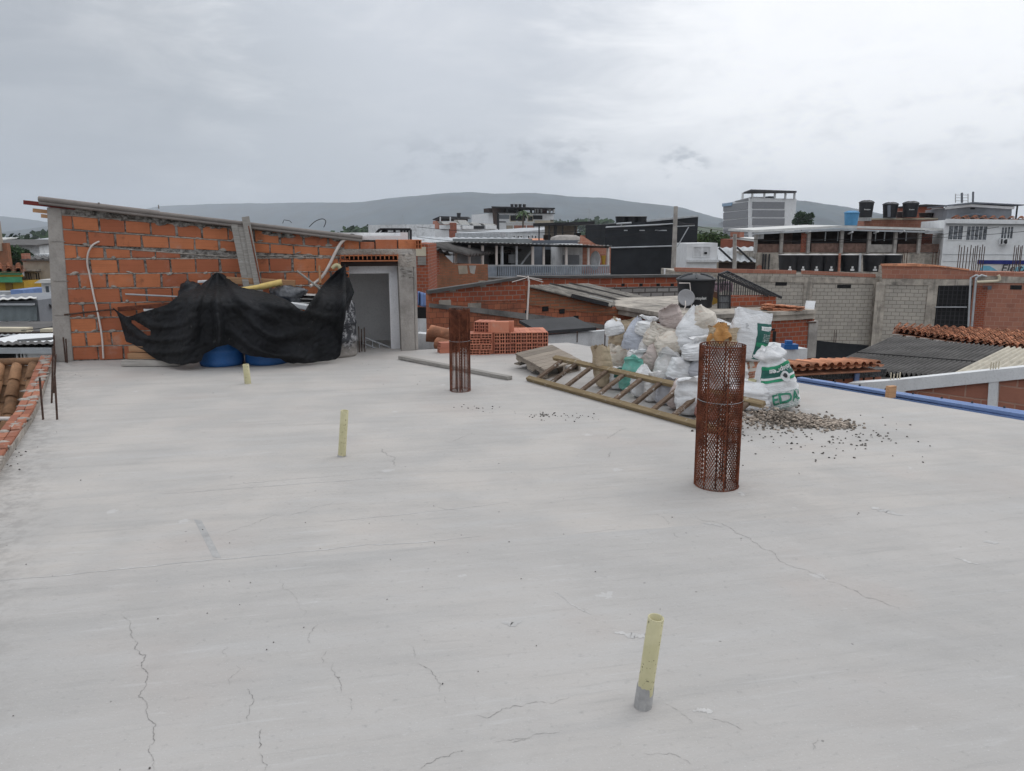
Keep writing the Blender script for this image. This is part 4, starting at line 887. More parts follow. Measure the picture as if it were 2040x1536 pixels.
def sack_fn(h, w, d, seed, top, sag=.06):
    rs = random.Random(seed); ph = rs.uniform(0, 6.28); k1 = rs.uniform(.8, 1.3); asym = rs.uniform(-.10, .10); sd_ = seed*13.7; flp, flp2, flp3 = rs.uniform(0, 1), rs.choice((-1, -1, .6))*rs.uniform(.4, 1), rs.uniform(-1, 1)
    if sag == 0: flp = flp2 = flp3 = 0
    def P(u, v):       # u 0..1 around (u=.5 faces the camera), v 0..1 upwards
        a = 2*pi*u-pi/2; ca, sa = cos(a+pi), sin(a+pi)
        ca, sa = sin(2*pi*(u-.5)), -cos(2*pi*(u-.5))
        e = .62; cx = math.copysign(abs(ca)**e, ca); cy = math.copysign(abs(sa)**e, sa)
        r = 1.0; flat = 1.0; z = v
        b = min(1, v/.13); r = (1-(1-b)**2.6)**.5 if b < 1 else 1
        r *= 1+.10*sin(pi*min(1, v/.8))+sag*math.exp(-((v-.22)/.16)**2)
        if top == 'tie':
            if v > .66: t = (v-.66)/.16; t = min(1, t); r *= 1-.76*(t*t*(3-2*t))
            if v > .82: r *= 1+2.1*((v-.82)/.18)**.8; flat = 1-.55*((v-.82)/.18)
        elif top == 'fold':
            if v > .60: t = (v-.60)/.40; flat = 1-.86*t**1.3; r *= 1-(.10*t+.22*t**4)*(1 if sag > 0 else 0)
        elif top == 'hood':
            if v > .34: t = min(1, (v-.34)/.42); r *= 1-.30*t*t*(3-2*t)
            if v > .74: t = min(1, (v-.74)/.07); r *= 1-.30*t
            if v > .81: t = (v-.81)/.19; r *= (1+.75*sin(pi*min(1, t*1.15))); flat = 1-.35*t
        elif top == 'open':
            if v > .70: t = (v-.70)/.30; r *= 1+.14*t; flat = 1-.25*t
        elif top == 'peak':
            if v > .50: t = (v-.50)/.50; r *= 1-.80*t**1.5; flat = 1-.3*t
        x, y = cx*r*w/2, cy*r*flat*d/2
        n1 = noise.noise(V((cx*1.3*k1+sd_, cy*1.3, v*2.2))); n2 = noise.noise(V((cx*3+sd_, cy*3, v*6+4))); n3 = noise.noise(V((cx*2.2+sd_, cy*2.2+7, v*16)))
        pl = 0
        if top == 'tie' and v > .56: pl = .10*sin(11*2*pi*u+ph+n2*2)*min(1, (v-.56)/.2)
        if top in ('fold', 'open', 'peak') and v > .7: pl = .07*sin(7*2*pi*u+ph+n2*3)*(v-.7)/.3
        cr = .035*max(0, sin(v*34+n1*5+u*6.28*(1 if seed % 2 else -1)))**2*(1 if .1 < v < .8 else .4)
        q = 1+.13*n1+.06*n2+.045*n3+pl-cr
        zz = h*(v+.05*n1*v+(.06*noise.noise(V((cx*2.5+sd_, cy*2.5, 9)))+.03*sin(5*2*pi*u+ph))*max(0, v-.75)*4)
        if top == 'fold' and v > .72 and sag > 0: t = (v-.72)/.28; zz -= h*t*t*(.10*cx*cx+flp*.16); y += flp2*d*.55*t*t; x += flp3*w*.22*t*t
        return V((x*q+asym*h*v*v, y*q, zz))
    return P
def sack_xf(loc, rz, tx, ty): return Matrix.Translation(loc) @ Matrix.Rotation(tx, 4, 'X') @ Matrix.Rotation(ty, 4, 'Y') @ Matrix.Rotation(rz, 4, 'Z')
NS = [0]
def sack(px, yb, yt, wpx, mat, label, Y=None, top='tie', d=None, rz=None, tilt=0, fwd=0, seed=None, sag=.06, name='sack', cat='sack', group='sacks of rubble piled on the slab', prints=None):
    NS[0] += 1; seed = seed or NS[0]
    loc = gp(px, yb) if Y is None else at(px, yb, Y)
    m_ = mpp(loc.y, (yb+yt)/2); h = (yb-yt)*m_*1.03; w = wpx*m_; d = d or w*.72
    rz = random.Random(seed).uniform(-.4, .4) if rz is None else rz
    X = sack_xf(loc, rz, radians(fwd), radians(tilt)); P = sack_fn(h, w, d, seed, top, sag)
    mb = MB(); mb.grid(lambda u, v: X @ P(u, v), 54, 40)
    if top != 'open': mb.add([X @ P(i/54, 1.0) for i in range(54)], [tuple(range(54))], 0, .5)
    mb.add([X @ P(i/54, 0.0) for i in range(54)], [tuple(range(53, -1, -1))], 0, .5)
    if prints:
        root = thing(name, label, cat, loc, group); mb.build('bag_body', mat, root, recalc=False)
        for pr in prints:
            kind, nm, pm = pr[0], pr[1], pr[2]; q = MB()
            def S(u, v, o=.0025):
                e = 1e-3; p = X @ P(u, v); nn = ((X @ P(u+e, v))-p).cross((X @ P(u, v+e))-p)
                return p+nn.normalized()*o
            if kind == 'band':
                u0, u1, v0, v1 = pr[3:7]; off = pr[7] if len(pr) > 7 else .0025; slant = pr[8] if len(pr) > 8 else 0
                q.grid(lambda a, b: S(u0+(u1-u0)*a, v0+(v1-v0)*b+slant*(a-.5), off), 24, 12)
            elif kind == 'disc':
                uc, vc, rr, off = pr[3:7]; cir = 2*(w+d)*.70
                pts = [S(uc, vc, off)]+[S(uc+rr*ra*.55*cos(2*pi*k/20)/cir, vc+rr*ra*sin(2*pi*k/20)/h, off) for ra in (.5, 1) for k in range(20)]
                q.add(pts, [(0, 1+k, 1+(k+1) % 20) for k in range(20)]+[(1+k, 21+k, 21+(k+1) % 20, 1+(k+1) % 20) for k in range(20)], 0, .5)
            elif kind == 'lines':
                u0, u1, v0, v1, nl = pr[3:8]; rl = random.Random(seed)
                for k in range(nl):
                    vv = v1+(v0-v1)*(k+.5)/nl; uu = u0
                    while uu < u1-.01:
                        du = min(rl.uniform(.008, .03), u1-uu); hh = (v1-v0)/nl*.22
                        q.grid(lambda a, b: S(uu+du*a, vv+hh*(b-.5), pr[8] if len(pr) > 8 else .006), 4, 1); uu += du+.006
            else:
                s_, uc, vc, hu, flip = pr[3:8]; off = pr[8] if len(pr) > 8 else .004
                vs, fs = text_mesh(s_); xs = [v.x for v in vs]; cx = (min(xs)+max(xs))/2; k = hu/.72; xc = .62 if s_ == 'EDAL' else .8
                cir = 2*(w+d)*.78
                q.add([S(uc+(v.x-cx)*k*xc/cir*(-1 if flip else 1), vc+((.72-v.y if flip else v.y)-.36)*k/h, off) for v in vs], fs, 0, .5)
            q.build(nm, pm, root, recalc=False)
        return root
    return tag(mb.build(name, mat, recalc=False), label, cat, group)
def text_mesh(s_, bold=.03):
    cu = bpy.data.curves.new('t', 'FONT'); cu.body = s_; cu.size = 1; cu.resolution_u = 2; cu.offset = bold
    ob = bpy.data.objects.new('t', cu); COL.objects.link(ob); me = ob.to_mesh()
    bm = bmesh.new(); bm.from_mesh(me); ob.to_mesh_clear(); bmesh.ops.triangulate(bm, faces=bm.faces[:])
    for _ in range(3):
        ed = [e for e in bm.edges if e.calc_length() > .12]
        if not ed: break
        bmesh.ops.subdivide_edges(bm, edges=ed, cuts=1); bmesh.ops.triangulate(bm, faces=bm.faces[:])
    bm.verts.index_update(); vs = [v.co.copy() for v in bm.verts]; fs = [tuple(v.index for v in f.verts) for f in bm.faces]; bm.free()
    bpy.data.objects.remove(ob); bpy.data.curves.remove(cu); return vs, fs
# back and core of the pile
sack(1300, 745, 662, 70, m_swd, 'grubby white sack in the heart of the pile, half hidden behind the stitched one', Y=9.0, top='fold', tilt=8)
sack(1345, 760, 680, 80, m_swd, 'wide grubby sack buried in the middle of the pile', Y=8.75, top='peak', tilt=-6)
sack(1400, 760, 680, 85, m_sgr, 'greyish sack deep in the pile right behind the taller mesh column', Y=8.6, top='fold', tilt=4)
sack(1440, 790, 700, 85, m_swd, 'grubby sack standing behind the taller mesh column', top='fold', tilt=0)
sack(1455, 745, 662, 80, m_sgr, 'greyish sack in the upper pile below the orange cloth', Y=8.5, top='fold', tilt=6)
sack(1236, 708, 638, 48, m_skl, 'pale kraft sack with a white liner at the far end of the pile, standing tall', Y=9.4, top='open', tilt=7, d=.24)
sack(1226, 668, 636, 34, m_sw, 'white plastic liner bulging from the mouth of the kraft sack', Y=9.32, top='fold', tilt=-14, d=.14, name='plastic_liner', cat='liner', group=None)
sack(1266, 712, 637, 50, m_sbl, 'clean bluish white sack standing next to the kraft sack', Y=9.15, top='peak', tilt=5)
sack(1290, 672, 632, 52, m_sw, 'white sack with a puckered neck standing along the back of the pile', Y=9.1, top='tie', tilt=10)
sack(1312, 700, 650, 64, m_scr, 'cream sack with orange print slumped open near the top of the pile', Y=8.85, top='open', tilt=20, d=.3)
sack(1342, 708, 658, 58, m_scr, 'cream sack folded over with a brown stain in the middle of the pile', Y=8.6, top='fold', tilt=-16)
sack(1340, 656, 604, 40, m_spk, 'pinkish white sack with a rounded end sticking up at the top of the pile', Y=9.0, top='fold', tilt=-14, d=.22)
sack(1390, 700, 612, 74, m_sw, 'big bulging white sack on top of the pile with a twisted mouth', Y=8.55, top='peak', tilt=-5, d=.34)
sack(1408, 662, 608, 46, m_scr, 'rumpled cream sack neck crowning the pile, leaning towards the printed bag', Y=8.5, top='peak', tilt=-22, d=.26)
sack(1432, 676, 636, 60, m_sw, 'white sack drooping down towards the orange cloth', Y=8.62, top='fold', tilt=32, d=.28)
# middle rows
sack(1272, 748, 690, 50, m_sw, 'white sack with a black stitched rim above the teal one', Y=8.75, top='fold', tilt=5)
sack(1300, 740, 680, 50, m_spk, 'wrinkled pinkish white sack leaning in the middle of the pile', Y=8.65, top='fold', tilt=14)
sack(1322, 790, 694, 56, m_swd, 'tall creased sack with a stitched seam down its front', Y=8.4, top='fold', tilt=12)
sack(1352, 765, 700, 58, m_sw, 'white tied sack leaning over in the front of the pile', Y=8.25, top='tie', tilt=20)
sack(1396, 716, 672, 66, m_sw, 'white sack gathered at its neck in front of the big bulging one', Y=8.2, top='tie', tilt=-6)
sack(1402, 756, 700, 56, m_sgr, 'tight grey sack wedged below the gathered white one', Y=8.15, top='peak', tilt=4)
# front row on the slab
sack(1204, 772, 690, 30, m_skl, 'torn kraft sack at the end of the pile nearest the pallet', top='open', tilt=-3, d=.2)
sack(1214, 742, 688, 38, m_scr, 'ragged cream sack hanging open over the torn kraft one', Y=9.05, top='open', tilt=16, d=.2)
sack(1232, 776, 722, 34, m_sw, 'small white sack with a dark green patch beside the torn kraft sack', top='fold', tilt=4, prints=[('band', 'printed_patch', m_inkd, .36, .66, .48, .82)])
sack(1254, 780, 706, 40, m_st, 'teal green sack in the front row of the pile', top='fold', tilt=4)
sack(1278, 792, 728, 42, m_sw, 'plain white sack in the front row next to the teal one', top='peak', tilt=6)
sack(1304, 800, 742, 36, m_swd, 'small slumped sack at the foot of the stitched seam sack', top='tie', tilt=-6)
sack(1326, 806, 748, 38, m_sgr, 'small grey sack with its print turned outward in the front row', top='fold', tilt=3)
sack(1352, 816, 752, 42, m_spk, 'small pinkish sack in the front row behind the ladder rungs', top='fold', tilt=5)
sack(1388, 826, 738, 70, m_sw, 'large clean white sack in the front row just beside the taller mesh column', top='fold', tilt=-3)
sack(1402, 836, 782, 40, m_srd, 'faded red sack half hidden by the taller mesh column', top='peak', tilt=14)
# group at the other side of the column
sack(1492, 815, 747, 78, m_sw, 'plump white sack behind the yellow pipe stub', top='fold', tilt=2, d=.34)
sack(1508, 768, 690, 70, m_scr, 'cream sack with orange brown print leaning under the green printed bag', Y=8.2, top='peak', tilt=-10, d=.28, rz=0, seed=51,
     prints=[('text', 'print', m_inkr, 'UT DE', .47, .60, .06, True, .008), ('band', 'print_block', m_inkr, .36, .56, .30, .46), ('lines', 'print', m_scr, .38, .54, .32, .44, 3, .006)])
sack(1480, 718, 622, 74, m_sw, 'white and dark green printed bag standing tilted on top of the pile', Y=8.1, top='fold', tilt=11, d=.16, rz=.12, seed=60, sag=0,
     prints=[('band', 'green_panel', m_inkd, .515, .72, .08, .80), ('band', 'green_stripe', m_inkl, .518, .718, .34, .42, .005), ('band', 'white_label', m_inkw, .545, .70, .66, .74, .005), ('lines', 'small_print', m_inkw, .56, .68, .45, .60, 6, .007), ('lines', 'label_print', m_inkk, .56, .68, .675, .725, 2, .009), ('lines', 'stamp', m_inkk, .46, .485, .66, .76, 4), ('band', 'white_stripe', m_inkw, .518, .718, .12, .17, .005)])
sack(1554, 815, 690, 72, m_sw, 'big white bag with green band and lettering at the end of the pile', top='hood', tilt=-13, d=.34, rz=0, seed=70, sag=.08,
     prints=[('text', 'lettering', m_ink, 'EDAL', .535, .255, .10, False, .009), ('lines', 'small_print', m_ink, .47, .60, .325, .35, 1), ('lines', 'small_print', m_ink, .44, .60, .07, .17, 4), ('lines', 'side_print', m_inkk, .33, .38, .22, .36, 2),
             ('band', 'green_band', m_inkd, .30, .72, .56, .73, .006), ('band', 'bright_band', m_inkl, .31, .71, .70, .745, .009), ('text', 'print', m_inkw, 'Solupress', .53, .665, .05, True, .013), ('band', 'white_stripe', m_inkw, .31, .71, .545, .575, .009), ('band', 'bright_band', m_inkl, .31, .71, .505, .545, .006), ('disc', 'round_emblem', m_inkw, .535, .56, .052, .013), ('disc', 'emblem_arch', m_inkk, .535, .575, .022, .017)])
sack(1437, 690, 652, 50, m_skl, 'tan folds of sacking under the orange cloth above the mesh column', Y=8.05, top='open', tilt=0, d=.2, name='sacking', cat='sacking', group=None)
# orange crumpled cloth
c = at(1436, 662, 8.0)
mb = MB()
def oc(u, v):
    a = 2*pi*u; r = .085*(.35+1.0*v)*(1+.22*sin(6*a+2*v)*v+.35*noise.noise(V((cos(a)*2, sin(a)*2, v*3)))); z = .105*(1-v**1.7)-.075*v+.04*sin(5*a+1)*v+.02*noise.noise(V((cos(a)*4, sin(a)*4, v*6)))
    return c+V((r*cos(a)*1.05, r*sin(a), z))
mb.grid(oc, 72, 24); tag(mb.build('orange_cloth', m_sor, recalc=False), 'crumpled orange brown cloth resting on the sacks above the mesh column', 'cloth')

# ---------------- gravel and specks ----------------
ICO = None
def stone(mb, p, r, mi=0):
    global ICO
    if ICO is None:
        bm = bmesh.new(); bmesh.ops.create_icosphere(bm, subdivisions=1, radius=1); ICO = ([v.co.copy() for v in bm.verts], [tuple(v.index for v in f.verts) for f in bm.faces]); bm.free()
    s3 = (random.uniform(.8, 1.3), random.uniform(.6, 1.0), random.uniform(.45, .75)); R_ = Matrix.Rotation(random.random()*6.3, 3, 'Z') @ Matrix.Rotation(random.uniform(-.5, .5), 3, 'X')
    mb.add([p+R_ @ V((v.x*s3[0], v.y*s3[1], v.z*s3[2]))*r*random.uniform(.85, 1.12) for v in ICO[0]], ICO[1], mi, random.random())
mb = MB(); rg = random.Random(3)
ax0, ax1 = gp(1508, 832), gp(1668, 848)
for k in range(1600):
    t = rg.random()**.8; c0 = ax0.lerp(ax1, t); sp = .20*(1-t)+.06
    p = c0+V((rg.gauss(0, .16*(1-t)+.10), rg.gauss(0, sp*.8), 0)); dd = (p-c0).length
    hz = max(0, .13*(1-t)**1.2*math.exp(-(dd/.22)**2))*rg.random()
    stone(mb, V((p.x, p.y, hz+.006)), rg.uniform(.009, .021))
for k in range(60):
    p = gp(rg.gauss(1545, 22), rg.gauss(818, 5)); stone(mb, V((p.x, p.y, .03+rg.random()*.08)), rg.uniform(.010, .02))
tag(mb.build('gravel', m_gravel, recalc=False), kind='stuff', label='heap of small mixed gravel spilled beside the sacks', cat='gravel')
mb = MB()
for k in range(150):
    p = gp(min(1990, max(1480, rg.gauss(1660, 110))), min(940, max(828, 862+abs(rg.gauss(0, 24))*rg.choice((1, 1, -.5))))); stone(mb, V((p.x, p.y, .004)), rg.uniform(.005, .013))
for px, py, n, sx_, sy_ in ((1085, 827, 40, 14, 2.5), (1140, 830, 26, 40, 5), (960, 812, 14, 26, 3), (1010, 820, 10, 40, 3), (980, 715, 8, 40, 4), (820, 760, 12, 90, 8), (700, 725, 8, 60, 6), (1591, 943, 2, 2, 1), (1710, 1024, 2, 3, 1), (150, 740, 10, 20, 6), (45, 905, 14, 30, 14), (330, 760, 12, 120, 10), (900, 1150, 30, 400, 120), (500, 1300, 18, 300, 120)):
    for _ in range(n):
        p = gp(rg.gauss(px, sx_), max(706, rg.gauss(py, sy_))); stone(mb, V((p.x, p.y, .003)), rg.uniform(.003, .011) if n > 12 and sx_ < 60 else rg.uniform(.002, .0055))
tag(mb.build('pebbles', m_pebble, recalc=False), kind='stuff', label='loose dark pebbles and crumbs scattered over the slab', cat='pebbles')
# ---------------- neighbouring buildings ----------------
class Fac:
    """a house front: plane through two photo columns at given distances"""
    def __init__(s, name, label, cat, l, r, zb, depth, mat, group=None, back=None, walls=True, poly=None, nm='wall'):
        s.A, s.B = at(*l), at(*r); t = s.B-s.A; t.z = 0; s.L = t.length; s.t = t.normalized(); s.n = V((s.t.y, -s.t.x, 0)); s.zb = zb; s.depth = depth
        s.root = thing(name, label, cat, V(((s.A.x+s.B.x)/2, (s.A.y+s.B.y)/2, zb)), group)
        if walls:
            mb = MB(); A, B = s.A, s.B; bk = -s.n*depth
            if poly: P = [s.p(*q) for q in poly]+[V((B.x, B.y, zb)), V((A.x, A.y, zb))]; mb.prism(P, bk)
            else: mb.prism([A, B, V((B.x, B.y, zb)), V((A.x, A.y, zb))], bk)
            mb.build(nm, mat, s.root)
    def p(s, px, py, off=0.0):
        P0 = s.A+s.n*off; d = ray(px, py); return CAM+d*((P0-CAM).dot(s.n)/d.dot(s.n))
    def patch(s, name, poly, mat, proud=.02, th=.05, parent=None):
        mb = MB(); P = [s.p(*q) for q in poly]; P = [x+s.n*proud for x in P]; mb.prism(P, -s.n*th); return mb.build(name, mat, parent or s.root)
    def rect(s, name, x0, y0, x1, y1, mat, proud=.02, th=.05, parent=None):
        a, b = s.p(x0, y0), s.p(x1, y1); u0, u1 = (a-s.A).dot(s.t), (b-s.A).dot(s.t); O_ = V((s.A.x, s.A.y, 0))
        P = [O_+s.t*u+V((0, 0, z))+s.n*proud for u, z in ((u0, a.z), (u1, a.z), (u1, b.z), (u0, b.z))]
        mb = MB(); mb.prism(P, -s.n*th); return mb.build(name, mat, parent or s.root)
    def window(s, x0, y0, x1, y1, frame, pane, bars=1, fw=.06, sill=False, hb=0, name='window'):
        a, b = s.p(x0, y0), s.p(x1, y1); u0, u1 = (a-s.A).dot(s.t), (b-s.A).dot(s.t); z1, z0 = a.z, b.z; O_ = V((s.A.x, s.A.y, 0))
        bx = lambda mb, ua, ub, za, zb_, p0, p1: mb.prism([O_+s.t*u+V((0, 0, z))+s.n*p1 for u, z in ((ua, zb_), (ub, zb_), (ub, za), (ua, za))], -s.n*(p1-p0))
        f = MB(); bx(f, u0-fw, u0, z0-fw, z1+fw, -.05, .05); bx(f, u1, u1+fw, z0-fw, z1+fw, -.05, .05); bx(f, u0, u1, z1, z1+fw, -.05, .05); bx(f, u0, u1, z0-fw, z0, -.05, .05)
        for k in range(1, bars+1): q = u0+(u1-u0)*k/(bars+1); bx(f, q-fw*.35, q+fw*.35, z0, z1, -.03, .035)
        for k in range(1, hb+1): q = z0+(z1-z0)*k/(hb+1); bx(f, u0, u1, q-fw*.25, q+fw*.25, -.028, .03)
        if sill: bx(f, u0-fw*1.6, u1+fw*1.6, z0-fw*1.9, z0-fw, -.05, .12)
        fo = f.build(name, frame, s.root); g = MB(); bx(g, u0, u1, z0, z1, -.05, .012); g.build('pane', pane, fo); return fo
    def post(s, name, px, y0, y1, w, mat, off=0, parent=None, r=None):
        a, b = s.p(px, y0, off), s.p(px, y1, off); b = V((a.x, a.y, b.z)); mb = MB()
        mb.beam(a, b, w, w, up=s.n) if r is None else mb.tube([a, b], r, n=6); return mb.build(name, mat, parent or s.root)
def solo(name, label, cat, mb, mat, group=None): return tag(mb.build(name, mat), label, cat, group)
def tank(px, yt, yb, wpx, Y, label, mat=None, group=None, lid=True, z=None, word=None, sticker=False, name='water_tank'):
    b = at(px, yb, Y); h = (at(px, yt, Y)-b).z; r = wpx*mpp(Y, yt)/2; root = thing(name, label, 'water tank', b, group); hb = h*(.84 if lid else .97)
    mb = MB(); rb = r*.80; prof = [(0, 0), (rb, 0)]
    for k in range(5): z0 = hb*(k+.15)/5; rr = rb+(r*.955-rb)*(k+.3)/5; prof += [(rr, z0), (rr*1.012, z0+hb*.06), (rr*1.005, z0+hb*.12)]
    prof += [(r*.96, hb*.97), (r*.97, hb), (0, hb)]; mb.lathe(prof, b, 32); mb.build('tank_body', mat or m_black, root)
    if lid:
        mb = MB(); mb.lathe([(r*.97, hb+.004), (r*1.02, hb+.004), (r*1.02, hb+h*.035), (r*.9, hb+h*.07), (r*.55, hb+h*.125), (r*.2, hb+h*.15), (0, hb+h*.155)], b, 32)
        for k in range(6): a = 2*pi*k/6+.3; mb.tube([b+V((r*q*cos(a), r*q*sin(a), hb+h*zz)) for q, zz in ((.95, .062), (.6, .128), (.25, .16))], r*.05, n=6)
        mb.build('lid', m_blacklid if mat is None else mat, root)
    else:
        mb = MB()
        for k in range(10): a = 2*pi*k/10; q = b+V((r*.5*cos(a), r*.5*sin(a), hb)); mb.beam(b+V((r*.98*cos(a), r*.98*sin(a), hb+.01)), b+V((0, 0, hb+h*.06)), r*.12, h*.02)
        mb.lathe([(r*.98, hb), (r*1.0, hb+.01), (r*.5, hb+h*.05), (0, hb+h*.07)], b, 24); mb.build('lid', m_tanktop, root)
    d = V((CAM.x-b.x, CAM.y-b.y, 0)).normalized(); sd_ = V((-d.y, d.x, 0)); a0 = atan2(d.y, d.x)
    if word:
        vs, fs = text_mesh(word[0], .02); xs = [v.x for v in vs]; cx = (min(xs)+max(xs))/2; k = word[1]*h; zc = word[2]*h; mb = MB()
        def wrap(v): a = a0+(v.x-cx)*k/r+word[3]; zz = zc+v.y*k; rr = rb+(r*.955-rb)*(zz/hb)+.02*r+.006; return b+V((rr*cos(a), rr*sin(a), zz))
        mb.add([wrap(v) for v in vs], fs, 0, .5); mb.build('lettering', m_inkw, root, recalc=False)
    if sticker:
        mb = MB(); c = b+d*(rb*1.03+.02)-sd_*rb*(-.55)
        c = b+d*rb*.98-V((sd_.x, sd_.y, 0))*0+V((0, 0, h*.12)); mb.box(c+sd_*(rb*.25)+V((0, 0, 0)), (rb*.42, .05, h*.11), rz=atan2(sd_.y, sd_.x)); mb.box(c+sd_*(rb*.25)+V((0, 0, h*.14))+d*.01, (rb*.2, .05, h*.13), rz=atan2(sd_.y, sd_.x)); mb.build('valve_label', m_inkw, root)
    return root
m_blacklid = M('grey_black_lid', (.045, .047, .052), rough=.5, var=.2, bmp=.05)
m_tanktop = M('pale_tank_top', (.45, .44, .43), rough=.8, var=.2, bmp=.05)  # tank tops coloured paler than the black bodies
ZG = -5.8
# --- sloping brick shed in the middle distance ---
sh = Fac('brick_shed', 'long weathered brick house with a sloping eave edge and an old grey corrugated roof', 'house', (855, 583, 17.5), (1292, 614, 20.0), -3.5, .25, m_brickb, poly=[(855, 583), (1000, 562), (1046, 567), (1060, 574), (1215, 611), (1292, 615)])
sh.patch('eave', [(852, 578), (1046, 549), (1046, 554), (852, 585)], m_fibro, .10, .2)
sh.patch('upper_gable', [(860, 584), (1046, 555), (1046, 600), (860, 600)], m_brickr, .012, .2)
sh.patch('cement_band', [(855, 604), (940, 612), (1080, 628), (1192, 645), (1280, 662), (1280, 671), (1190, 654), (1075, 640), (940, 622), (855, 612)], m_conc_d, .03, .05)
sh.patch('small_brick_gable', [(1052, 572), (1060, 576), (1214, 613), (1288, 618), (1288, 634), (1120, 618), (1048, 606)], m_brickl, .02, .05)
for px, py, w, h in ((1049, 622, 7, 8), (1086, 615, 11, 9), (1119, 620, 10, 9), (1147, 634, 9, 10)): sh.rect('vent_hole', px-w/2, py-h/2, px+w/2, py+h/2, m_dark, .026, .1)
for px, py, w, h in ((886, 603, 24, 10), (945, 611, 26, 14), (902, 576, 12, 9), (962, 566, 12, 12)): sh.rect('dark_patch', px-w/2, py-h/2, px+w/2, py+h/2, m_stain, .018, .1)
r0, r1, r2, r3 = sh.p(1052, 570, .12), sh.p(1217, 610, .12), at(1345, 606, 27), at(1170, 566, 26)
mb = MB(); mb.corr(r0, r3, r2, r1, .26, .035, thick=.02); mb.build('roof', m_fibro_l, sh.root)
for a in (.30, .62): 
    mb = MB(); p, q = r0.lerp(r3, a)+V((0, 0, .05)), r1.lerp(r2, a)+V((0, 0, .05)); mb.beam(p, q, .10, .04); mb.build('roof_lap', m_fibro, sh.root)
mb = MB(); p, q = r0.lerp(r1, .5), r0.lerp(r1, .95); mb.beam(p+V((0, 0, .02))+sh.n*.05, q+V((0, 0, .02))+sh.n*.05, .05, .10); mb.build('barge_board', m_iron, sh.root)
for a, b in ((.62, .88),):
    mb = MB(); mb.beam(r0.lerp(r3, .12).lerp(r1.lerp(r2, .12), a)+V((0, 0, .06)), r0.lerp(r3, .12).lerp(r1.lerp(r2, .12), b)+V((0, 0, .06)), .12, .03); mb.build('pale_batten', m_zincw, sh.root)
uw = Fac('brick_wall', 'long red brick parapet wall with small square holes, running behind the grey corrugated roof', 'wall', (1040, 553, 27), (1356, 551, 29), -4, .3, m_brickbig)
for px in (1241, 1277, 1311, 1339): uw.rect('square_hole', px-3, 565, px+3, 570, m_dark, .015, .1)
uw.patch('tile_coping', [(1040, 550), (1355, 547), (1356, 552), (1040, 554)], m_fibro, .1, .5)
uw.patch('lime_washed_face', [(1160, 573), (1356, 570), (1356, 625), (1160, 620)], m_brickw, .02, .05)
sb = Fac('brick_wall', 'short red brick wall with a rough cement cap behind the top of the sacks', 'wall', (1276, 613, 19.6), (1376, 610, 20.2), -3, .4, m_brickr)
sb.patch('cement_cap', [(1286, 617), (1376, 614), (1376, 622), (1286, 625)], m_cemrough, .06, .3)
lw = Fac('parapet_wall', 'low stained whitewashed parapet just past the back corner of the slab', 'wall', (1092, 668, 14.3), (1285, 652, 15.2), -4, .15, m_whited)
mb = MB(); a, b = lw.p(1075, 660, .1), lw.p(1188, 652, .1); mb.prism([a, b, b-lw.n*.9+V((0, 0, .12)), a-lw.n*.9+V((0, 0, .12))], (0, 0, -.06)); solo('metal_sheet', 'dark metal sheet lying over the low stained parapet', 'sheet', mb, m_iron)
lw.post('rebar', 1150, 660, 682, .02, m_rebar, .12, r=.012); lw.post('rebar', 1206, 640, 690, .02, m_rebar, .12, r=.012)
mb = MB(); p = at(1054, 560, 16.8); mb.tube([at(1049, 655, 16.8), p, at(1051, 550, 16.8)], .02, n=6); mb.tube([at(1020, 562, 16.8), at(1051, 553, 16.8), at(1082, 562, 16.8)], .010, n=5); mb.tube([at(1030, 549, 16.8), at(1080, 557, 16.8)], .010, n=5)
solo('antenna_pole', 'thin pale antenna pole standing in front of the sloping brick house', 'antenna', mb, m_pvcw)
# heap of clay tiles and low wall by the doorway
mb = MB(); a, b = at(832, 664, 13.6), at(905, 672, 13.4)
mb.prism([a, b, b-V((0, 0, 3)), a-V((0, 0, 3))], (0, .25, 0)); 
hw = solo('plastered_wall', 'low plastered wall with a broken top beside the doorway column', 'wall', mb, m_whited)
for k, (px, py, L_) in enumerate(((850, 668, .55), (880, 676, .6), (858, 660, .4), (888, 667, .5), (872, 684, .45))):
    p = at(px, py, 12.9-.06*k); mb = MB(); mb.lathe([(.11, 0), (.09, L_)], n=14, M=Matrix.Translation(p) @ Matrix.Rotation(radians(96+6*k % 11), 4, 'Y') @ Matrix.Rotation(radians(8*k), 4, 'X')); solo('roof_tile', f'loose curved clay tile lying by the doorway column, {ordn[k]} in the heap', 'tile', mb, m_tile, 'loose clay tiles beside the doorway')
mb = MB()
for k in range(4): mb.beam(at(862, 664+3*k, 14.3), at(900, 656+3*k, 14.3), .3, .05)
solo('timber_bundle', 'dark bundle of old roof battens behind the loose clay tiles', 'timber', mb, m_conc_d)
mb = MB(); mb.grid(lambda u, v: at(832+24*u, 576+(4+6*u)+28*v, 21.5+.2*sin(u*9)), 12, 6); o = solo('blue_tarpaulin', 'blue tarpaulin hanging beside the corner of the sloping brick house', 'tarpaulin', mb, m_bluesheet); so = o.modifiers.new('t', 'SOLIDIFY'); so.thickness = .03
bh0 = Fac('brick_house', 'dark red brick house glimpsed between the doorway column and the blue tarpaulin', 'house', (828, 484, 26), (852, 486, 26), ZG, 3, m_brickr)
bh0.rect('shutter', 832, 511, 849, 528, m_woodgrey, .03, .06); bh0.rect('plaster_panel', 828, 492, 849, 510, m_cream, .02, .05); bh0.rect('dark_void', 828, 612, 856, 634, m_dark, .06, .1); bh0.rect('pale_sheet', 828, 634, 858, 668, m_whited, .07, .1)

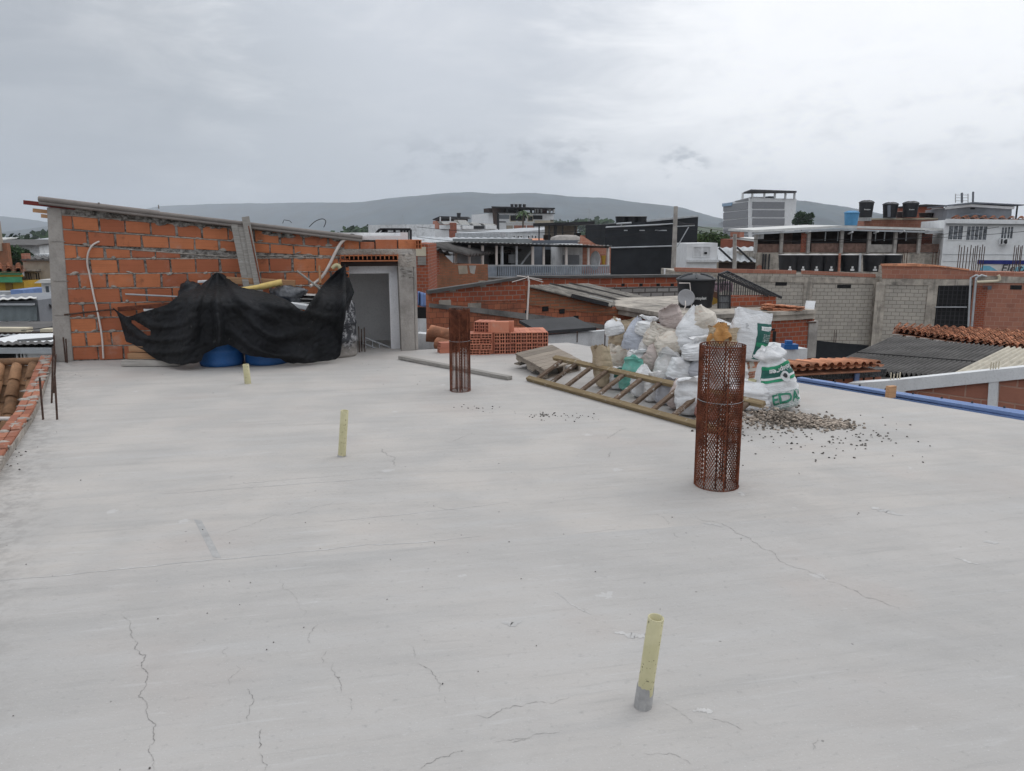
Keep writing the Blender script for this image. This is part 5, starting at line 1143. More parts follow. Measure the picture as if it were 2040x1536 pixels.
# --- water tank, dish and the small terrace ---
tank(1384, 545, 626, 78, 19.2, 'big black water tank with a ribbed conical lid and white lettering behind the sacks', word=('Rotoplast', .095, .40, .25))
c = at(1367, 593, 18.4); root = thing('satellite_dish', 'round grey satellite dish in front of the big black water tank', 'satellite dish', c)
mb = MB(); r = .205; D_ = Matrix.Translation(c) @ Matrix.Rotation(radians(72), 4, 'X') @ Matrix.Rotation(.15, 4, 'Z'); mb.lathe([(0, -.05), (r*.5, -.035), (r*.85, -.012), (r, 0), (r*1.01, .008), (r*.85, -.003), (r*.5, -.027), (0, -.042)], n=32, M=D_); mb.build('reflector', M('dish_grey', (.30, .30, .31), rough=.6, var=.06, dirt_amt=.1, bmp=0), root)
mb = MB(); mb.tube([c+V((-.02, -.02, -.08)), c+V((-.05, -.20, -.18)), c+V((-.1, -.10, -.36))], .014, n=6); mb.build('arm', m_pvcw, root)
mb = MB(); mb.tube([at(1353, 564, 18.6), at(1374, 564, 18.6), at(1377, 590, 18.6), at(1378, 622, 18.6)], .012, n=6); solo('water_pipe', 'thin white pipe running up the side of the big black water tank', 'pipe', mb, m_pvcw)
te = Fac('brick_house', 'red brick house with a rough concrete roof slab behind the green printed bag', 'house', (1452, 636, 17.6), (1622, 634, 18.6), -4.5, 5, m_brickr)
a, b = te.p(1370, 640, .12), te.p(1626, 621, .12); zt = te.p(1540, 620).z; zb_ = te.p(1540, 639).z
O_ = lambda px, z, off=.12: V((te.p(px, 630, off).x, te.p(px, 630, off).y, z))
mb = MB(); mb.prism([O_(1360, zt), O_(1626, zt), O_(1626, zt-.09), O_(1360, zt-.09)], -te.n*5); mb.prism([O_(1360, zt-.10, .05), O_(1624, zt-.10, .05), O_(1624, zb_, .05), O_(1360, zb_, .05)], -te.n*4.8); mb.build('roof_slab', m_stain, te.root)
for px in (1604, 1611): te.rect('rebar', px-6, 635 if px < 1610 else 642, px+12, 636 if px < 1610 else 643, m_rebar, .05, .02)
te.rect('wall_joint', 1540, 660, 1543, 700, m_dark, .012, .05); te.rect('wall_joint', 1518, 656, 1543, 658.5, m_dark, .012, .05); te.rect('side_pillar', 1611, 640, 1623, 712, m_conc, .03, .3)
ub = Fac('brick_parapet', 'red brick parapet on the concrete roof slab below the black iron stair', 'wall', (1455, 589, 19.0), (1547, 589, 19.5), zt+.01, .25, m_brickr)
root = thing('iron_stair_roof', 'sloping black iron grille roof over the small terrace', 'grille', at(1480, 590, 19.2))
mb = MB(); q = lambda px, py, Y=19.3: at(px, py, Y); mb.beam(q(1448, 541, 20.6), q(1557, 593), .05, .06); mb.beam(q(1432, 547), q(1530, 589), .05, .06); mb.beam(q(1432, 547), q(1448, 541, 20.6), .05, .05); mb.build('frame', m_iron, root)
mb = MB()
for k in range(1, 12): f = k/12; mb.beam(q(1432, 547).lerp(q(1530, 589), f), q(1448, 541, 20.6).lerp(q(1557, 593), f), .022, .022)
for k in range(1, 4): f = k/4; mb.beam(q(1432, 547).lerp(q(1448, 541, 20.6), f), q(1530, 589).lerp(q(1557, 593), f), .022, .022)
mb.build('roof_grille', m_iron, root)
mb = MB()
for k in range(22): f = k/22; a = q(1432, 547).lerp(q(1530, 589), f); b = q(1432+98*f, 589); mb.tube([a, V((a.x, a.y, b.z))], .011, n=5)
mb.beam(q(1416, 558), q(1445, 558), .025); mb.beam(q(1416, 566), q(1452, 566), .025); mb.build('bars', m_iron, root)
root = thing('iron_gate', 'narrow black barred gate with pale panels beside the yellow board', 'gate', q(1442, 620, 18.8))
mb = MB(); a, b = q(1431, 549, 18.8), q(1431, 621, 18.8); mb.beam(a, b, .04); a2, b2 = q(1454, 560, 18.8), q(1454, 622, 18.8); mb.beam(a2, b2, .04); mb.beam(q(1431, 589, 18.8), q(1454, 589, 18.8), .03); mb.beam(q(1431, 603, 18.8), q(1454, 603, 18.8), .02)
for k in range(1, 6): mb.tube([q(1431+23*k/6, 556, 18.8), q(1431+23*k/6, 619, 18.8)], .009, n=5)
mb.build('bars', m_iron, root); mb = MB(); mb.prism([q(1432, 590, 18.85), q(1453, 590, 18.85), q(1453, 618, 18.85), q(1432, 618, 18.85)], (0, .03, 0)); mb.build('pale_panel', m_galv, root)
mb = MB(); mb.prism([q(1398, 582, 19.8), q(1430, 596, 19.8), q(1430, 604, 19.8), q(1396, 614, 19.8)], (0, .05, 0)); solo('yellow_board', 'yellow painted board leaning beside the big black water tank', 'board', mb, M('yellow_board_paint', (.62, .40, .09), var=.1, dirt_amt=.15, dirt=(.3, .2, .05)))
mb = MB(); mb.prism([q(1400, 571, 20), q(1430, 583, 20), q(1430, 596, 20), q(1398, 583, 20)], (0, .05, 0)); solo('brown_panel', 'brown panel above the yellow board', 'panel', mb, M('brown_panel_paint', (.20, .11, .08), var=.2))
mb = MB(); mb.grid(lambda u, v: at(1398+62*u, 562+18*v+2*sin(u*14), 20.6+.1*sin(u*22)), 40, 6); o = solo('hanging_laundry', 'row of faded laundry hanging behind the iron bars', 'laundry', mb, M('faded_cloth', (.36, .26, .31), var=.5, vs=6)); so = o.modifiers.new('t', 'SOLIDIFY'); so.thickness = .02
mb = MB()
for k in range(150):
    px = random.uniform(1524, 1594); yy = random.uniform(606, 621); yy = max(yy, 605+.10*(px-1524)); p = at(px, yy, 18.3+random.uniform(-.1, .5)); p.z = max(p.z, zt+.012); mb.box(p, (random.uniform(.12, .28), .14, .018), rz=random.uniform(-.5, .5), rnd=random.random())
tag(mb.build('broken_tiles', m_tile), 'untidy stack of broken clay tiles on the concrete roof slab', 'tiles', kind='stuff')
mb = MB(); mb.prism([at(1607, 599, 19.4), at(1625, 600, 19.4), at(1621, 621, 19.1), at(1602, 620, 19.1)], (0, .04, 0)); solo('leaning_board', 'pale panel leaning against the grey block wall on the concrete roof slab', 'panel', mb, m_whited)
wb = Fac('water_trough', 'white stained masonry trough below the red brick house', 'trough', (1520, 698, 15.0), (1609, 694, 15.4), -4, 1.0, m_whited)
mb = MB(); mb.box(at(1573, 690, 15.3), (.28, .2, .10)); mb.box(at(1571, 683, 15.3), (.12, .12, .1)); solo('blue_container', 'small dark blue container resting on the white trough', 'container', mb, m_bluepl)

# --- grey concrete block building ---
gw = Fac('block_building', 'long grey concrete block building with slot windows and a black painted base', 'building', (1340, 539, 41), (1758, 551, 41), ZG, 3.2, m_blockg)
gw.patch('ring_beam', [(1340, 544), (1758, 557), (1758, 566), (1560, 562), (1340, 559)], m_stain, .05, .1)
gw.patch('brick_kerb', [(1345, 533), (1586, 539), (1586, 546), (1345, 541)], m_brickp, .03, .3)
gw.patch('brick_kerb', [(1600, 539), (1744, 546), (1744, 553), (1600, 546)], m_brickp, .03, .3)
for x0, x1 in ((1602, 1609), (1741, 1754)): gw.rect('pillar', x0, 561, x1, 695, m_stain, .06, .1)
gw.rect('slot_window', 1545, 562, 1567, 569, m_dark, .02, .1); gw.rect('slot_window', 1668, 567, 1695, 574, m_dark, .02, .1)
gw.patch('black_base', [(1612, 676), (1660, 682), (1730, 688), (1730, 735), (1612, 735)], m_blackc, .05, .1)
for k, px in enumerate((1663, 1667)): gw.post('rebar', px, 657, 682, .02, m_rebar, .15, r=.015)
gw2 = Fac('block_building', 'grey block house with a red brick parapet and a large dark barred window', 'building', (1758, 529, 40.5), (1942, 540, 39.5), ZG, .8, m_blockg, poly=[(1758, 529), (1825, 528), (1866, 531), (1942, 541)])
gw2.patch('brick_parapet', [(1757, 528), (1826, 527), (1866, 530), (1942, 540), (1942, 556), (1757, 555)], m_brickp, .03, .1)
gw2.patch('tile_coping', [(1757, 526), (1826, 525), (1866, 528), (1930, 536), (1930, 539), (1866, 531), (1757, 530)], m_tile, .10, .4)
gw2.patch('ring_beam', [(1757, 556), (1935, 557), (1935, 568), (1862, 569), (1757, 567)], m_stain, .05, .1)
gw2.rect('pillar', 1746, 562, 1753, 700, m_stain, .06, .1); gw2.rect('pillar', 1849, 565, 1860, 650, m_stain, .06, .1)
gw2.window(1863, 570, 1926, 655, m_iron, m_dark, 7, .06, hb=9, name='barred_window')
mb = MB(); mb.tube([gw2.p(1863, 612, .08), gw2.p(1926, 612, .08)], .035, n=6); mb.build('rail', m_galv, gw2.root)
for px, r_, tx in ((1931, .05, 1934), (1938, .058, 1945)):
    mb = MB(); a = gw2.p(px-2, 650, .4); b_ = gw2.p(tx, 553, .4); mb.tube([a, b_, b_+V((.25, 0, .12)), b_+V((.5, 0, .05))], r_, n=8); solo('drain_pipe', 'white drain pipe running down the corner of the grey block house, ' + ('thinner one' if r_ < .06 else 'thicker one'), 'pipe', mb, m_galv, 'white drain pipes at the block house corner')
mb = MB(); mb.tube(spline([gw2.p(1946, 562, .5), gw2.p(1985, 560, .5), gw2.p(1991, 556, .5), gw2.p(1989, 548, .5)]), .07, n=8); solo('pipe_elbow', 'cream horizontal pipe with an upturned end on the red block wall', 'pipe', mb, m_cream)
gb = Fac('brick_house', 'pale red block house with two slot windows at the picture edge', 'house', (1942, 541, 39.4), (2120, 545, 38), ZG, 1.5, m_brickp)
gb.patch('ring_beam', [(1946, 549), (2120, 554), (2120, 565), (1946, 563)], m_stain, .04, .1); gb.rect('slot_window', 1958, 569, 1975, 577, m_greyd, .02, .1); gb.rect('slot_window', 2013, 568, 2035, 577, m_dark, .02, .1); gb.rect('corner_strip', 1945, 570, 1958, 655, m_brickr, .02, .1)
for k, (px, y0) in enumerate(((1912, 488), (1916, 492), (1922, 489), (1928, 492), (1935, 488), (1940, 494), (1944, 490), (1948, 489), (1953, 492), (1958, 487), (1962, 491), (2022, 489), (2026, 493), (2030, 488), (2034, 491), (2037, 489), (1800, 497), (1803, 500), (1808, 498), (1860, 496), (1866, 499), (1872, 497))):
    p = gw2.p(px, 545, -.5); mb = MB(); t_ = at(px, y0, p.y); mb.tube([V((t_.x, t_.y, p.z-.4)), t_], .022, n=5); solo('rebar', 'thin rebar rod rising from the roof edge of the grey block houses', 'rebar', mb, m_rebar, 'rebar rods above the block houses')
# tanks in a row
tw = [(1569, 44), (1595, 44), (1622, 42), (1651, 46), (1693, 46), (1738, 46), (1776, 40)]
ptxt = ['first black tank of the row on the grey wall, next to the stained bare wall', 'second black tank of the row on the grey wall', 'third black tank of the row on the grey wall', 'fourth black tank of the row on the grey wall', 'fifth black tank of the row on the grey wall, just past a pinkish strut', 'sixth black tank of the row on the grey wall', 'last black tank of the row, beside the brick parapet']
for (px, w), lb in zip(tw, ptxt): tank(px, 507, 541, w*.93, 43.0, lb, group='black water tanks in a row on the grey wall', lid=False, sticker=True)
for px in (1673, 1714): mb = MB(); mb.beam(at(px-2, 541, 42.4), at(px, 505, 42.4), .10); solo('strut', 'thin strut between the black tanks of the row, ' + ('nearer the pole' if px < 1700 else 'nearer the brick parapet'), 'strut', mb, m_brickp if px < 1700 else m_galv, 'struts between the black tanks')

# --- roofs on the near right ---
pr = thing('corrugated_roof_house', 'low house with a dark corrugated fibre cement roof', 'house', at(1840, 740, 20)+V((0, 0, -3)))
a, b, c, d = at(1560, 755, 17.0), at(1900, 752, 15.5), at(2005, 692, 20.5), at(1790, 671, 23.5)
a, b = at(1650, 722, 18.2), at(1905, 745, 15.2); 
mb = MB(); mb.corr(b, c, d, a, .26, .045, thick=.02)
P00, P10, P11, P01 = at(1640, 735, 18.5), at(1885, 752, 15.6), at(2005, 693, 19.5), at(1778, 672, 23.0)
mb = MB(); mb.corr(P00, P10, P11, P01, (P10-P00).length/27, .05, thick=.02); mb.build('roof', m_fibro, pr.id_data if False else pr)
mb = MB(); mb.corr(P10+V((.02, 0, .02)), at(2150, 770, 13.5), at(2200, 705, 17.0), P11+V((.02, 0, .02)), .16, .035, thick=.02); mb.build('translucent_sheet', M('cream_sheet', (.46, .42, .34), rough=.6, var=.12, dirt_amt=.35, dirt=(.25, .22, .17), bmp=.05), pr)
for f in (.42,):
    mb = MB(); p, q2 = P00.lerp(P01, f)+V((0, 0, .05)), P10.lerp(P11, f)+V((0, 0, .05)); mb.beam(p, q2, .03, .02); mb.build('sheet_lap', m_dark, pr)
mb = MB(); mb.prism([P01-V((0, 0, .1)), P11-V((0, 0, .1)), P10-V((0, 0, .1)), P00-V((0, 0, .1))], (0, 0, -4)); mb.build('wall', m_conc_d, pr)
tr = thing('tiled_roof_house', 'house with an uneven terracotta tile roof above the dark corrugated one', 'house', at(1930, 690, 24)+V((0, 0, -3)))
a, b = at(1778, 659, 24.2), at(2060, 697, 19.0); c, d = at(2140, 668, 23.5), at(1786, 647, 29)
mb = MB(); mb.tiles(a, b, c, d, .27, .40, r=.095); mb.build('roof', m_tile, tr)
mb = MB(); mb.prism([a-V((0, 0, .12)), b-V((0, 0, .12)), c-V((0, 0, .12)), d-V((0, 0, .12))], (0, 0, -3)); mb.build('wall', m_stain, tr)
mb = MB()
for k in range(9): p = a.lerp(b, (k+.5)/9)-V((0, 0, .16)); mb.box(p+V((-.05, -.08, 0)), (.28, .2, .16), rz=-.6, rnd=random.random())
mb.build('eave_bricks', m_conc, tr)
t2r = Fac('tile_capped_wall', 'low hollow brick wall capped with terracotta tiles at the far edge of the slab', 'wall', (1545, 758, 11.2), (1756, 748, 12.4), -3, .3, m_brickp, nm='brick_wall')
a, b = t2r.p(1548, 739, .32), t2r.p(1756, 729, .32); c, d = b-t2r.n*.45+V((0, 0, .02)), a-t2r.n*.45+V((0, 0, .02))
mb = MB(); mb.tiles(a, b, c, d, .185, .36, r=.066); mb.build('tile_cap', m_tile, t2r.root)
t2r.patch('black_film', [(1548, 741), (1756, 733), (1752, 748), (1548, 760)], M('crumpled_black_film', (.018, .019, .022), rough=.3, var=.5, vs=8, dirt_amt=.4, dirt=(.12, .13, .15), ds=9, bmp=.8, bs=12, bd=.05), .10, .05)
for k in range(10): t2r.rect('block_joint', 1560+20*k, 752-k*1.0, 1561.2+20*k, 764-k*.8, m_dark, .012, .05)
t2r.rect('blue_rag', 1690, 742, 1697, 761, m_bluesheet, .13, .02)
# blue sheet metal strip along the slab edge
root = thing('blue_metal_roof', 'strip of blue ribbed metal roofing along the edge of the slab', 'roof', gp(1800, 800, -.2))
E0, E1 = gp(1580, 760.5, -.06)+V((.06, .04, 0)), gp(2040, 838, -.06)+V((.06, .04, 0)); E1 = E0+(E1-E0)*1.9; xo = V((-(E0-E1).y, (E0-E1).x, 0)).normalized(); xo = xo if xo.x > 0 else -xo
W0, W1 = .08, .32
mb = MB(); mb.prism([E0, E1, E1+xo*W1+V((0, 0, .02)), E0+xo*W0+V((0, 0, .02))], (0, 0, -.02))
for k in range(4): f = (k+.5)/4; mb.beam(E0+xo*W0*f+V((0, 0, .03)), E1+xo*W1*f+V((0, 0, .03)), .03, .03)
mb.build('sheet', m_bluesheet, root)
mb = MB()
for k in range(16): p = (E0+xo*W0*.9).lerp(E1+xo*W1*.9, (k+.5)/16); mb.lathe([(.012, .0), (.012, .04), (0, .045)], p+V((0, 0, .02)), 6)
mb.build('screw_heads', m_iron, root)
mb = MB(); p = gp(1770, 791, -.03); mb.box(p+V((.03, .02, .055)), (.105, .05, .13), rz=.4); solo('wood_block', 'tan wooden block standing on the blue metal strip', 'block', mb, m_woodraw)
# white beam frame with red block infill
wf = Fac('framed_wall', 'red block wall in a white concrete frame beyond the blue metal strip', 'wall', (1690, 768, 11.5), (2120, 728, 9.6), -3.5, .18, m_brickp, poly=[(1690, 768), (1770, 764), (2120, 732)])
wf.patch('white_beam', [(1690, 763), (1770, 758), (2120, 722), (2120, 746), (1805, 778), (1805, 783), (1720, 790), (1690, 784)], m_white, .05, .28)
wf.patch('white_post', [(1972, 755), (1991, 753), (1987, 830), (1967, 830)], m_white, .04, .25)
for px, yb in ((1774, 757), (1780, 757), (1787, 756), (1792, 756), (1973, 738), (1978, 738), (1983, 737), (1989, 737)):
    a = wf.p(px, yb, -.05); mb = MB(); mb.tube([a, a+V((.0, 0, .09+.03*random.random()))], .009, n=5); solo('rebar', 'short rebar stub on the white beam, in the ' + ('clump nearer the wood block' if px < 1900 else 'clump nearer the picture edge'), 'rebar', mb, m_cream, 'rebar stubs on the white beam, ' + ('first clump' if px < 1900 else 'second clump'))
# ---------------- terrace house, black clad building, white cube and others ----------------
th = Fac('terrace_house', 'upstairs terrace house with a thin metal canopy on posts and a grey balustrade', 'house', (968, 528, 41), (1214, 528, 43), ZG, 9, m_whited, walls=False)
F0 = th.p(968, 556); zf = F0.z
mb = MB(); o = lambda px, off, z: V((th.p(px, 540, off).x, th.p(px, 540, off).y, z))
zfl = th.p(1100, 551).z; zc = th.p(1100, 487).z
mb.prism([o(850, 0, zfl), o(1216, 0, zfl), o(1216, -7, zfl), o(850, -7, zfl)], (0, 0, -4)); mb.build('terrace_floor', m_conc, th.root)
mb = MB(); mb.prism([o(905, -2.6, zfl), o(1060, -2.6, zfl), o(1060, -2.6, zc+.3), o(905, -2.6, zc+.3)], -th.n*.3); mb.build('inner_wall', M('blue_grey_wall', (.17, .18, .185), var=.12, dirt_amt=.3), th.root)
mb = MB(); mb.prism([o(1030, -4.5, zfl), o(1150, -4.5, zfl), o(1150, -4.5, zc+.2), o(1030, -4.5, zc+.2)], -th.n*.3); mb.build('dark_wall', m_greyd, th.root)
mb = MB(); mb.prism([o(1120, -2.2, zfl), o(1160, -2.2, zfl), o(1160, -2.2, zc), o(1120, -2.2, zc)], -th.n*2); mb.build('white_room', m_whited, th.root)
f2 = th
def trect(nm, x0, y0, x1, y1, mat, off):
    mb = MB(); mb.prism([th.p(x0, y0, off), th.p(x1, y0, off), th.p(x1, y1, off), th.p(x0, y1, off)], -th.n*.06); return mb.build(nm, mat, th.root)
trect('pale_panel', 909, 507, 960, 528, m_galv, -2.5); trect('shelf_edge', 905, 501, 970, 506, m_zincw, -2.0); trect('dark_opening', 975, 503, 1018, 530, m_dark, -2.5); trect('bright_window', 1013, 507, 1026, 524, m_galv, -2.45)
trect('door', 1122, 508, 1154, 528, m_grey, -2.1); trect('dark_doorway', 1086, 497, 1104, 530, m_dark, -4.3)
mb = MB(); mb.prism([o(1158, -2.5, zfl), o(1216, -2.5, zfl), o(1216, -2.5, zfl+1.5), o(1185, -2.5, zfl+1.7), o(1158, -2.5, zfl+2.2)], -th.n*.3); mb.build('low_wall', m_brickp, th.root)
for k, px in enumerate((908, 935, 961, 989, 1000, 1029, 1061, 1083, 1128, 1172, 1211)):
    y0 = 484+.03*(px-905); mb = MB(); a, b = th.p(px, y0, .05), th.p(px, 530 if px < 985 else 530, .05); mb.tube([a, b], .07 if k % 2 else .085, n=6); mb.build('post', m_pvcw if px not in (1000, 1029) else m_galv, th.root)
mb = MB(); mb.tube([th.p(1036, 530, -.5), th.p(1058, 500, -.5)], .06, n=6); mb.build('diagonal_strut', m_galv, th.root)
a, b = th.p(904, 482, .6), th.p(1220, 489, .6); c, d = b-th.n*3.6+V((0, 0, -.02)), a-th.n*3.6+V((0, 0, -.02)); mb = MB(); mb.corr(a, b, c, d, .22, .008, thick=.05); mb.build('canopy', m_zincw, th.root)
mb = MB(); mb.beam(a-V((0, 0, .1))-th.n*.5, b-V((0, 0, .1))-th.n*.5, .08, .10); mb.build('canopy_beam', m_iron, th.root)
root = thing('balustrade', 'grey blue picket balustrade along the upstairs terrace', 'balustrade', th.p(1090, 553, .1))
mb = MB(); mb.beam(th.p(970, 529, .12), th.p(1214, 529, .12), .06, .08); mb.beam(th.p(970, 552, .12), th.p(1214, 552, .12), .06, .06); mb.build('rail', m_galv, root)
m_pick = M('blue_grey_picket', (.27, .31, .36), var=.2, dirt_amt=.2); mb = MB()
for k in range(62): px = 993+220*k/61; mb.box((th.p(px, 529.5, .12)+th.p(px, 551.5, .12))/2, (.055, .04, (th.p(px, 529.5, .12)-th.p(px, 551.5, .12)).length), rz=atan2(th.t.y, th.t.x))
mb.build('pickets', m_pick, root)
mb = MB(); mb.prism([th.p(972, 530, .14), th.p(990, 530, .14), th.p(990, 553, .14), th.p(972, 553, .14)], -th.n*.05); mb.build('solid_panel', m_pick, root)
c = th.p(1186, 519, -.4); mb = MB(); mb.lathe([(0, -.1), (.25, -.06), (.42, .02), (.41, .03), (.2, -.04), (0, -.08)], n=20, M=Matrix.Translation(c) @ Matrix.Rotation(radians(70), 4, 'X') @ Matrix.Rotation(radians(-35), 4, 'Y') @ Matrix.Diagonal((.8, 1.3, 1, 1))); solo('satellite_dish', 'pale satellite dish on the terrace behind the picket balustrade', 'satellite dish', mb, m_whited)
mb = MB(); mb.prism([th.p(1199, 509, -.5), th.p(1207, 509, -.5), th.p(1205, 528, -.5), th.p(1201, 528, -.5)], -th.n*.1); solo('yellow_board', 'narrow yellow board standing on the upstairs terrace', 'board', mb, m_yellow)
bl = Fac('brick_house', 'old patched brick house with a dark corrugated lean-to roof below the canopy', 'house', (850, 492, 37), (972, 528, 39), ZG, 7, m_brickl, poly=[(850, 492), (878, 500), (905, 527), (972, 527)])
bl.patch('cement_lower_face', [(850, 548), (972, 545), (972, 580), (850, 590)], m_brickl, .02, .05); bl.patch('course_face', [(850, 499), (875, 500), (876, 547), (850, 548)], m_brickr, .02, .05); bl.patch('patched_plaster', [(912, 529), (930, 529), (932, 545), (914, 546)], m_beige, .02, .04); bl.patch('patched_plaster', [(934, 529), (948, 529), (945, 546), (937, 544)], m_conc, .02, .04)
a, b = bl.p(845, 486, .3), bl.p(907, 508, .3); c, d = at(1040, 498, 44), at(905, 482, 44)
mb = MB(); mb.corr(a, d, c, at(935, 508, 39.5), .4, .06, thick=.05); mb.corr(a, b, b-bl.n*5+V((0, 0, .1)), a-bl.n*5+V((0, 0, .1)), .4, .06, thick=.06); mb.build('roof', m_fibro, bl.root)
lm = Fac('warehouse', 'long low warehouse with a pale grey metal roof', 'building', (812, 484, 78), (1062, 486, 84), ZG, 2, m_galv)
mb = MB(); a, b = lm.p(812, 486, .3), lm.p(1072, 488, .3); mb.corr(a, b, at(1050, 474, 118), at(812, 472, 112), .9, .06, thick=.05); mb.build('roof', m_galv, lm.root)
bk = Fac('black_building', 'tall building clad in black sheeting with a slanting top edge', 'building', (1206, 446, 57), (1391, 432, 60), ZG, 3, m_blackc, poly=[(1206, 447), (1240, 445), (1288, 441), (1391, 431)])
for y0, y1, x1 in ((453, 446, 1345), (494, 489, 1378)): mb = MB(); mb.tube([bk.p(1207, y0, .12), bk.p(x1, y1, .12)], .06, n=6); mb.build('pipe_run', m_galv, bk.root)
bk.patch('top_flashing', [(1288, 438), (1391, 429), (1391, 432), (1288, 442)], m_galv, .05, .3)
for x0, x1 in ((1243, 1250), (1274, 1284), (1305, 1328)): bk.rect('pale_scrape', x0, 458, x1, 460, m_galv, .015, .04)
for px, lb in ((1237, 'squat black tank on top of the black clad building, outermost one'), (1257, 'squat black tank on top of the black clad building, middle one'), (1277, 'squat black tank on top of the black clad building, nearest its slanting edge')): tank(px, 431, 446, 24, 58.6, lb, group='tanks on the black clad building', lid=False)
mb = MB(); mb.tube([at(1228, 446, 57), at(1258, 444, 57)], .07, n=6); mb.tube([at(1237, 449, 57), at(1240, 444, 57)], .05, n=6); solo('water_pipe', 'pale pipe in front of the tanks on the black clad building', 'pipe', mb, m_galv)
root = thing('utility_pole', 'tall square concrete utility pole in front of the black clad building', 'utility pole', V((at(1343, 540, 48).x, at(1343, 540, 48).y, ZG)))
mb = MB(); t_ = at(1346.5, 411, 48); mb.lathe([(.19, ZG), (.125, t_.z), (0, t_.z)], V((t_.x, t_.y, 0)), 8, smooth=False); mb.build('pole', m_conc, root)
mb = MB(); mb.beam(at(1348, 451, 47.9), at(1384, 449, 47.9), .07); mb.beam(at(1349, 492, 47.9), at(1372, 452, 47.9), .05); mb.build('bracket', m_galv, root)
mb = MB(); mb.tube([at(1352, 447, 47.8), at(1384, 446, 47.8)], .04, n=5); mb.build('crossarm', m_iron, root)
mb = MB(); mb.tube([at(1324, 549, 30), at(1324, 535, 30)], .03, n=6); solo('vent_pipe', 'short white vent pipe on the parapet below the black clad building', 'pipe', mb, m_white)
cu = Fac('white_cube_house', 'small white rooftop room with two square panels on its front', 'house', (1369, 485, 50), (1430, 484, 50), ZG, 4, m_white)
cu.window(1382, 492, 1396, 511, m_white, m_whited, 0, .05, name='panel'); cu.window(1400, 492, 1414, 511, m_white, m_whited, 0, .05, name='panel'); cu.rect('vent', 1403, 502, 1408, 506, m_dark, .07, .1); cu.rect('ledge', 1366, 517, 1431, 522, m_whited, .2, .25)
for k, (x0, y0, x1, y1, Y, lb) in enumerate(((1430, 520, 1468, 493, 54, 'pale blue grey metal roof next to the white rooftop room'), (1466, 521, 1506, 492, 56, 'pale ribbed metal roof next to the stained wall of the veranda house'))):
    r_ = Fac('metal_roofed_house', lb.replace('roof', 'roofed house', 1), 'house', (x0, y0, Y), (x1, y0+1, Y), ZG, 4, m_beige)
    mb = MB(); mb.corr(at(x0, y0, Y-.3), at(x1, y0, Y-.3), at(x1, y1, Y+14), at(x0-2, y1, Y+14), .5, .05, thick=.04); mb.build('roof', m_galv, r_.root)
    mb = MB(); mb.beam(at(x0+2, y1+1, Y-1), at(x1-8, y0, Y-1), .12, .12); mb.build('diagonal_pipe', m_iron, r_.root); r_.rect('dark_eave', x0+2, y0+3, x1-2, y0+16, m_darkb, .05, .1)
mb = MB(); mb.tube([at(1463, 535, 49), at(1464, 466, 49)], .12, n=6); solo('concrete_post', 'grey concrete post between the two pale metal roofs', 'post', mb, m_conc)
br2 = Fac('brick_house', 'brick house with a white edged roof in front of the tall grey banded building', 'house', (1436, 476, 80), (1508, 480, 78), ZG, 6, m_brickr)
br2.patch('roof_edge', [(1462, 472), (1510, 478), (1510, 482), (1462, 476)], m_zincw, .1, .4); br2.rect('upper_block', 1457, 462, 1475, 473, m_brickp, .3, 1.5)
tank(1472, 454, 464, 10, 80, 'tiny black tank on the brick house in front of the tall grey banded building', lid=False)
# pergola house in the middle
pg = Fac('pergola_house', 'half built brick upper floor with dark posts and a flat dark roof', 'house', (1066, 478, 66), (1205, 486, 66), ZG, 8, m_brickp, walls=False)
mb = MB(); o = lambda px, off, z: V((pg.p(px, 470, off).x, pg.p(px, 470, off).y, z)); z1, z0 = pg.p(1100, 449).z, pg.p(1100, 486).z
mb.prism([o(1062, .3, z1-.05), o(1184, .3, z1+.12), o(1184, -6, z1+.12), o(1062, -6, z1-.05)], (0, 0, .22)); mb.build('roof', m_iron, pg.root)
for px in (1074, 1094, 1105, 1108, 1121, 1146, 1168): pg.post('post', px, 450, 480, .11, m_iron, .05)
mb = MB(); mb.prism([o(1120, -.3, z0-.3), o(1186, -.3, z0-.3), o(1186, -.3, z0+.72), o(1120, -.3, z0+.72)], -pg.n*.3); mb.build('half_wall', m_brickp, pg.root)
mb = MB(); mb.prism([o(1085, -2.5, z0-.3), o(1150, -2.5, z0-.3), o(1150, -2.5, z1), o(1085, -2.5, z1)], -pg.n*.2); mb.build('back_wall', m_beige, pg.root)
pg.rect('dark_opening', 1144, 464, 1158, 476, m_dark, -.2, .1); pg.rect('timber_rack', 1083, 468, 1098, 478, m_darkb, -.5, .1); pg.rect('brick_end', 1168, 460, 1186, 487, m_brickp, .02, .3); pg.rect('white_gable', 1184, 447, 1207, 457, m_white, .03, .5); pg.rect('pillar', 1181, 457, 1188, 487, m_conc, .06, .3); pg.rect('blue_window', 1188, 464, 1196, 475, m_glassb, .02, .3)
mb = MB(); mb.prism([o(1060, 0, z0-.32), o(1210, 0, z0-.32), o(1210, -8, z0-.32), o(1060, -8, z0-.32)], (0, 0, -6)); mb.build('lower_wall', m_whited, pg.root)
mb = MB(); mb.lathe([(1.2, -.1), (1.15, .25), (.7, .42), (0, .45)], at(1128, 480, 58), 24); solo('roof_dome', 'low round grey tank lid between the canopy and the half built floor', 'tank lid', mb, m_conc)

